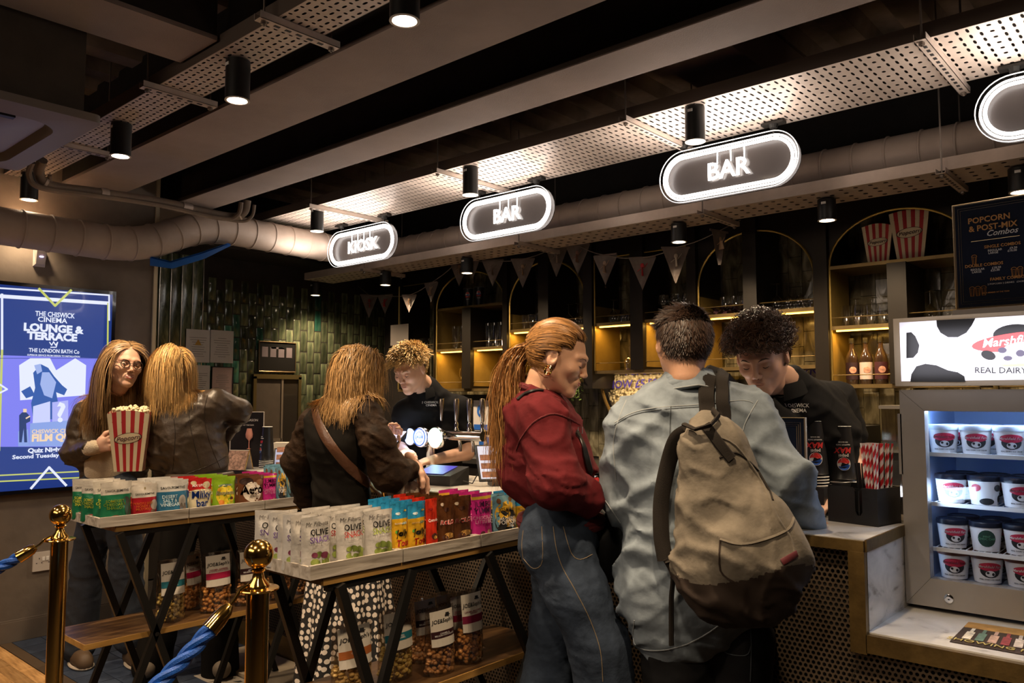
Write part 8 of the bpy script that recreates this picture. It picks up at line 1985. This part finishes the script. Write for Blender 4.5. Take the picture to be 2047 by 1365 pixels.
# ---------------- the two friends in leather jackets at the left
def woman_glasses():
    yaw = VY + PI + .72; D0 = 4.30     # faces the camera and turns to her friend, right in the photo
    P = Person('laughing woman with round glasses in brown leather jacket holding popcorn', at(215, 1000, D=D0), yaw); f, r = P.f, P.r
    hd = V3(249, 730, D0-.06); P.head(hd, VY + PI + .80, .05, -.10, True, 1.04, eyes='open', brow=(.2, .1, .05), smile=True)
    nk = V3(228, 800, D0+.02); pel = V3(215, 970, D0+.05); ch = V3(220, 860, D0+.02); sA = V3(170, 818, D0+.02); sB = V3(278, 818, D0+.05)
    s = Sd(); torso(s, pel, ch, nk, sA, sB, f, .11, .10, .115, .046); s.cap(nk, hd + P.hR @ Vector((0, -.03, -.08)), .050, .048, .03)
    e1 = V3(148, 905, D0-.0); w1 = V3(196, 893, D0-.19); s.cap(sA, e1, .042, .036, .03); s.cap(e1, w1, .036, .024, .03)
    P.flesh(s, .010); P.hand('spread', V3(196, 890, D0-.20), V3(232, 884, D0-.26) - V3(196, 890, D0-.20), V3(232, 884, D0-.1) - V3(232, 884, D0-.3), True, 1.0); P.body(SKIN)
    s = Sd(); fl = (f, .7); s.cap(V3(218, 935, D0+.03), V3(222, 850, D0+.02), .122, .135, .05, flat=fl); s.cap(V3(222, 850, D0), nk, .12, .058, .05, flat=(f, .8)); P.cloth('jumper', s, creamk, .010)
    s = Sd(); s.cap(V3(200, 938, D0+.05), V3(186, 850, D0+.05), .105, .115, .05, flat=(f, .75)); s.cap(V3(260, 938, D0+.10), V3(266, 850, D0+.09), .10, .10, .05, flat=(f, .75)); s.cap(V3(225, 940, D0+.10), V3(225, 850, D0+.10), .13, .14, .04, flat=(f, .6))
    s.cap(V3(178, 822, D0+.03), V3(222, 808, D0+.07), .058, .06, .04); s.cap(V3(270, 820, D0+.07), V3(235, 808, D0+.07), .055, .06, .04)
    s.cap(V3(172, 826, D0+.02), e1, .066, .060, .04); s.cap(e1, V3(182, 895, D0-.14), .062, .048, .035); s.cap(V3(280, 826, D0+.08), V3(298, 900, D0+.10), .06, .055, .04)
    s.ell(V3(226, 870, D0-.19), (.042, .13, .20), .02, R=np.array(Rm(yaw)), sub=True); s.fold = folds(51, .006, (.11, .06), [(.4, .2, 1), (.3, .3, 1)])
    P.cloth('leather_jacket', s, leather, .0085); tr = bvh(P.last)
    s = Sd(); s.cap(V3(180, 896, D0-.15), V3(196, 893, D0-.20), .040, .036, .02); s.fold = folds(52, .003, (.03,)); P.cloth('jumper_cuff', s, creamk, .007)
    seam(P, tr, [(165, 800), (178, 812), (186, 806)], .004, leather, 'epaulette'); seam(P, tr, [(190, 812), (205, 850), (212, 900), (214, 940)], .005, leather, 'lapel_edge')
    s = Sd(); s.cap(V3(206, 960, D0+.05), V3(232, 960, D0+.07), .118, .11, .04, flat=(f, .9))
    for (a, b_, c_) in (((200, 985), (175, 1130), (158, 1292)), ((245, 985), (252, 1130), (262, 1275))): s.cap(V3(*a, D0), V3(*b_, D0), .10, .082, .03); s.cap(V3(*b_, D0), V3(*c_, D0), .082, .088, .03)
    s.fold = folds(53, .005, (.12, .06), [(.2, .2, 1)]); P.cloth('jeans', s, jeansd, .011)
    for q in ((155, 1300), (266, 1290)):
        c = at(*q, D=D0); c.z = .05; b = Sd(); b.cap(c, c + f*.15, .048, .038, .02); b.cap(c - Vector((0, 0, .02)), c + f*.16 - Vector((0, 0, .02)), .048, .04, .02); P.cloth('shoe', b, mat('tan boot', (.09, .055, .03), .6), .009)
        MB().tube([c + f*.02 + r*(.052*math.cos(a)) + f*(.11*math.sin(a) + .06) + Vector((0, 0, -.04)) for a in np.linspace(0, 2*PI, 20, endpoint=False)], .008, 6, closed=True).build('shoe_sole', mat('pale sole', (.5, .42, .33), .7), P.t, smooth=True)
    W = P.W; fr = mat('dark tortoise frame', (.02, .012, .01), .25)
    for x in (-1, 1):
        MB().tube([W((x*.031 + .022*math.cos(a), .1005 - .004*abs(math.cos(a)), .004 + .018*math.sin(a))) for a in np.linspace(0, 2*PI, 22, endpoint=False)], .0022, 6, closed=True).build('spectacle_rim', fr, P.t, smooth=True)
        MB().tube([W((x*.053, .094, .008)), W((x*.074, .05, .010)), W((x*.080, .0, .008))], .0018, 5).build('spectacle_arm', fr, P.t, smooth=True)
    MB().tube([W((-.009, .1005, .008)), W((0, .104, .010)), W((.009, .1005, .008))], .0018, 5).build('spectacle_bridge', fr, P.t, smooth=True)
    MB().tube([nk + f*(.058*math.cos(a)) + r*(.055*math.sin(a)) + Vector((0, 0, -.045 - .05*max(0, math.cos(a))**3)) + f*.035*max(0, math.cos(a)) for a in np.linspace(-1.8, 1.8, 24)], .0012, 5).build('necklace', BRASS, P.t)
    cap_hair(P, hair_lb, lambda L: CUT(L) | ((L[:, 1] > .02) & (L[:, 2] < .098)), .004); sh = Sd(); sh.cap(sA, sB, .068, .068, .03); sh.cap(V3(222, 940, D0+.02), ch, .12, .14, .05, flat=(f, .8)); sh.cap(ch, nk, .11, .07, .05)
    long_hair(P, hair_lb, 4600, .42, 22, fwd=-.3, extra=(sh,), wave=.006, width=.0022, tone=(.45, 1.6), back=.5, cond=lambda L: (L[:, 1] < .05) | (L[:, 2] > .085))
    p = V3(262, 940, D0-.27); b = popcorn_box('popcorn_box', 'striped popcorn box heaped with popcorn in the hand of the laughing woman', .195, .285, (p.x, p.y, p.z), YAW + .22, group=None)
    return P
woman_glasses()
def woman_blonde():
    yaw = VY + .50; D0 = 4.12
    P = Person('blonde woman in brown leather jacket seen from behind, hand on hip', at(370, 1000, D=D0), yaw); f, r = P.f, P.r
    hd = V3(338, 744, D0+.02); P.head(hd, VY + .95, .30, .22, True, 1.06, eyes='down', brow=(.3, .18, .08))
    nk = V3(362, 800, D0); pel = V3(392, 985, D0); ch = V3(378, 870, D0); sl = V3(318, 830, D0); sr = V3(425, 812, D0+.02)
    s = Sd(); torso(s, pel, ch, nk, sl, sr, f, .11, .10, .12, .046); s.cap(nk, hd + P.hR @ Vector((0, -.03, -.08)), .052, .05, .03); P.flesh(s, .011); P.body(SKIN)
    s = Sd(); fl = (f, .68); s.cap(V3(398, 925, D0), V3(380, 860, D0), .150, .160, .05, flat=fl); s.cap(V3(380, 860, D0), V3(372, 812, D0), .16, .09, .05, flat=fl); s.cap(V3(325, 832, D0), V3(425, 816, D0), .066, .064, .05); s.cap(V3(350, 820, D0), V3(364, 802, D0), .08, .06, .04)
    el = V3(478, 822, D0+.08); s.cap(V3(430, 800, D0+.02), el, .066, .060, .04); s.cap(el, V3(452, 868, D0+.24), .058, .045, .035); s.cap(V3(318, 838, D0), V3(322, 915, D0-.02), .070, .068, .05); s.cap(V3(322, 915, D0-.02), V3(326, 945, D0+.12), .066, .05, .04)
    s.fold = folds(81, .007, (.13, .07), [(.6, .2, .9), (.2, .3, 1)]); P.cloth('leather_jacket', s, leather, .0085); tr = bvh(P.last)
    lm = mat('jacket seam', (.025, .016, .010), .5)
    for q in ([(330, 800), (345, 830), (350, 870), (345, 940)], [(415, 790), (408, 830), (418, 880), (440, 935)], [(340, 960), (380, 945), (430, 925), (462, 905)], [(378, 790), (380, 850), (400, 930)]): seam(P, tr, q, .0022, lm)
    for q in range(2): MB().tube([V3(340, 944, D0) + r*0 + (r*(.155*math.cos(a)) + f*(.11*math.sin(a))) + V3(400, 938, D0) - V3(340, 944, D0) + Vector((0, 0, -.03-.0*q)) for a in np.linspace(0, 2*PI, 36, endpoint=False)], .016, 8, closed=True).build('jacket_waistband', leather, P.t, smooth=True); break
    s = Sd(); s.cap(V3(385, 975, D0), V3(415, 975, D0), .125, .125, .04, flat=(f, .9))
    for (a, b_, c_) in (((370, 1000), (345, 1150), (302, 1330)), ((430, 1000), (440, 1150), (440, 1340))): s.cap(V3(*a, D0), V3(*b_, D0), .10, .08, .03); s.cap(V3(*b_, D0), V3(*c_, D0), .08, .095, .03)
    s.fold = folds(82, .005, (.12,), [(.2, .2, 1)]); P.cloth('trousers', s, blackcloth, .012)
    for q in ((290, 1350), (440, 1352)): c = at(*q, D=D0-.05); c.z = .05; b = Sd(); b.cap(c - f*.05, c + f*.12, .045, .036, .02); P.cloth('shoe', b, mat('pale trainer', (.2, .16, .12), .6), .010)
    cap_hair(P, hair_bl, CUT, .006); sh = Sd(); sh.cap(sl, sr, .075, .075, .03); sh.cap(ch, nk, .13, .07, .05)
    long_hair(P, hair_bl, 4600, .205, 32, fwd=.1, extra=(sh,), wave=.003, width=.0022, tone=(.5, 1.6))
    return P
woman_blonde()
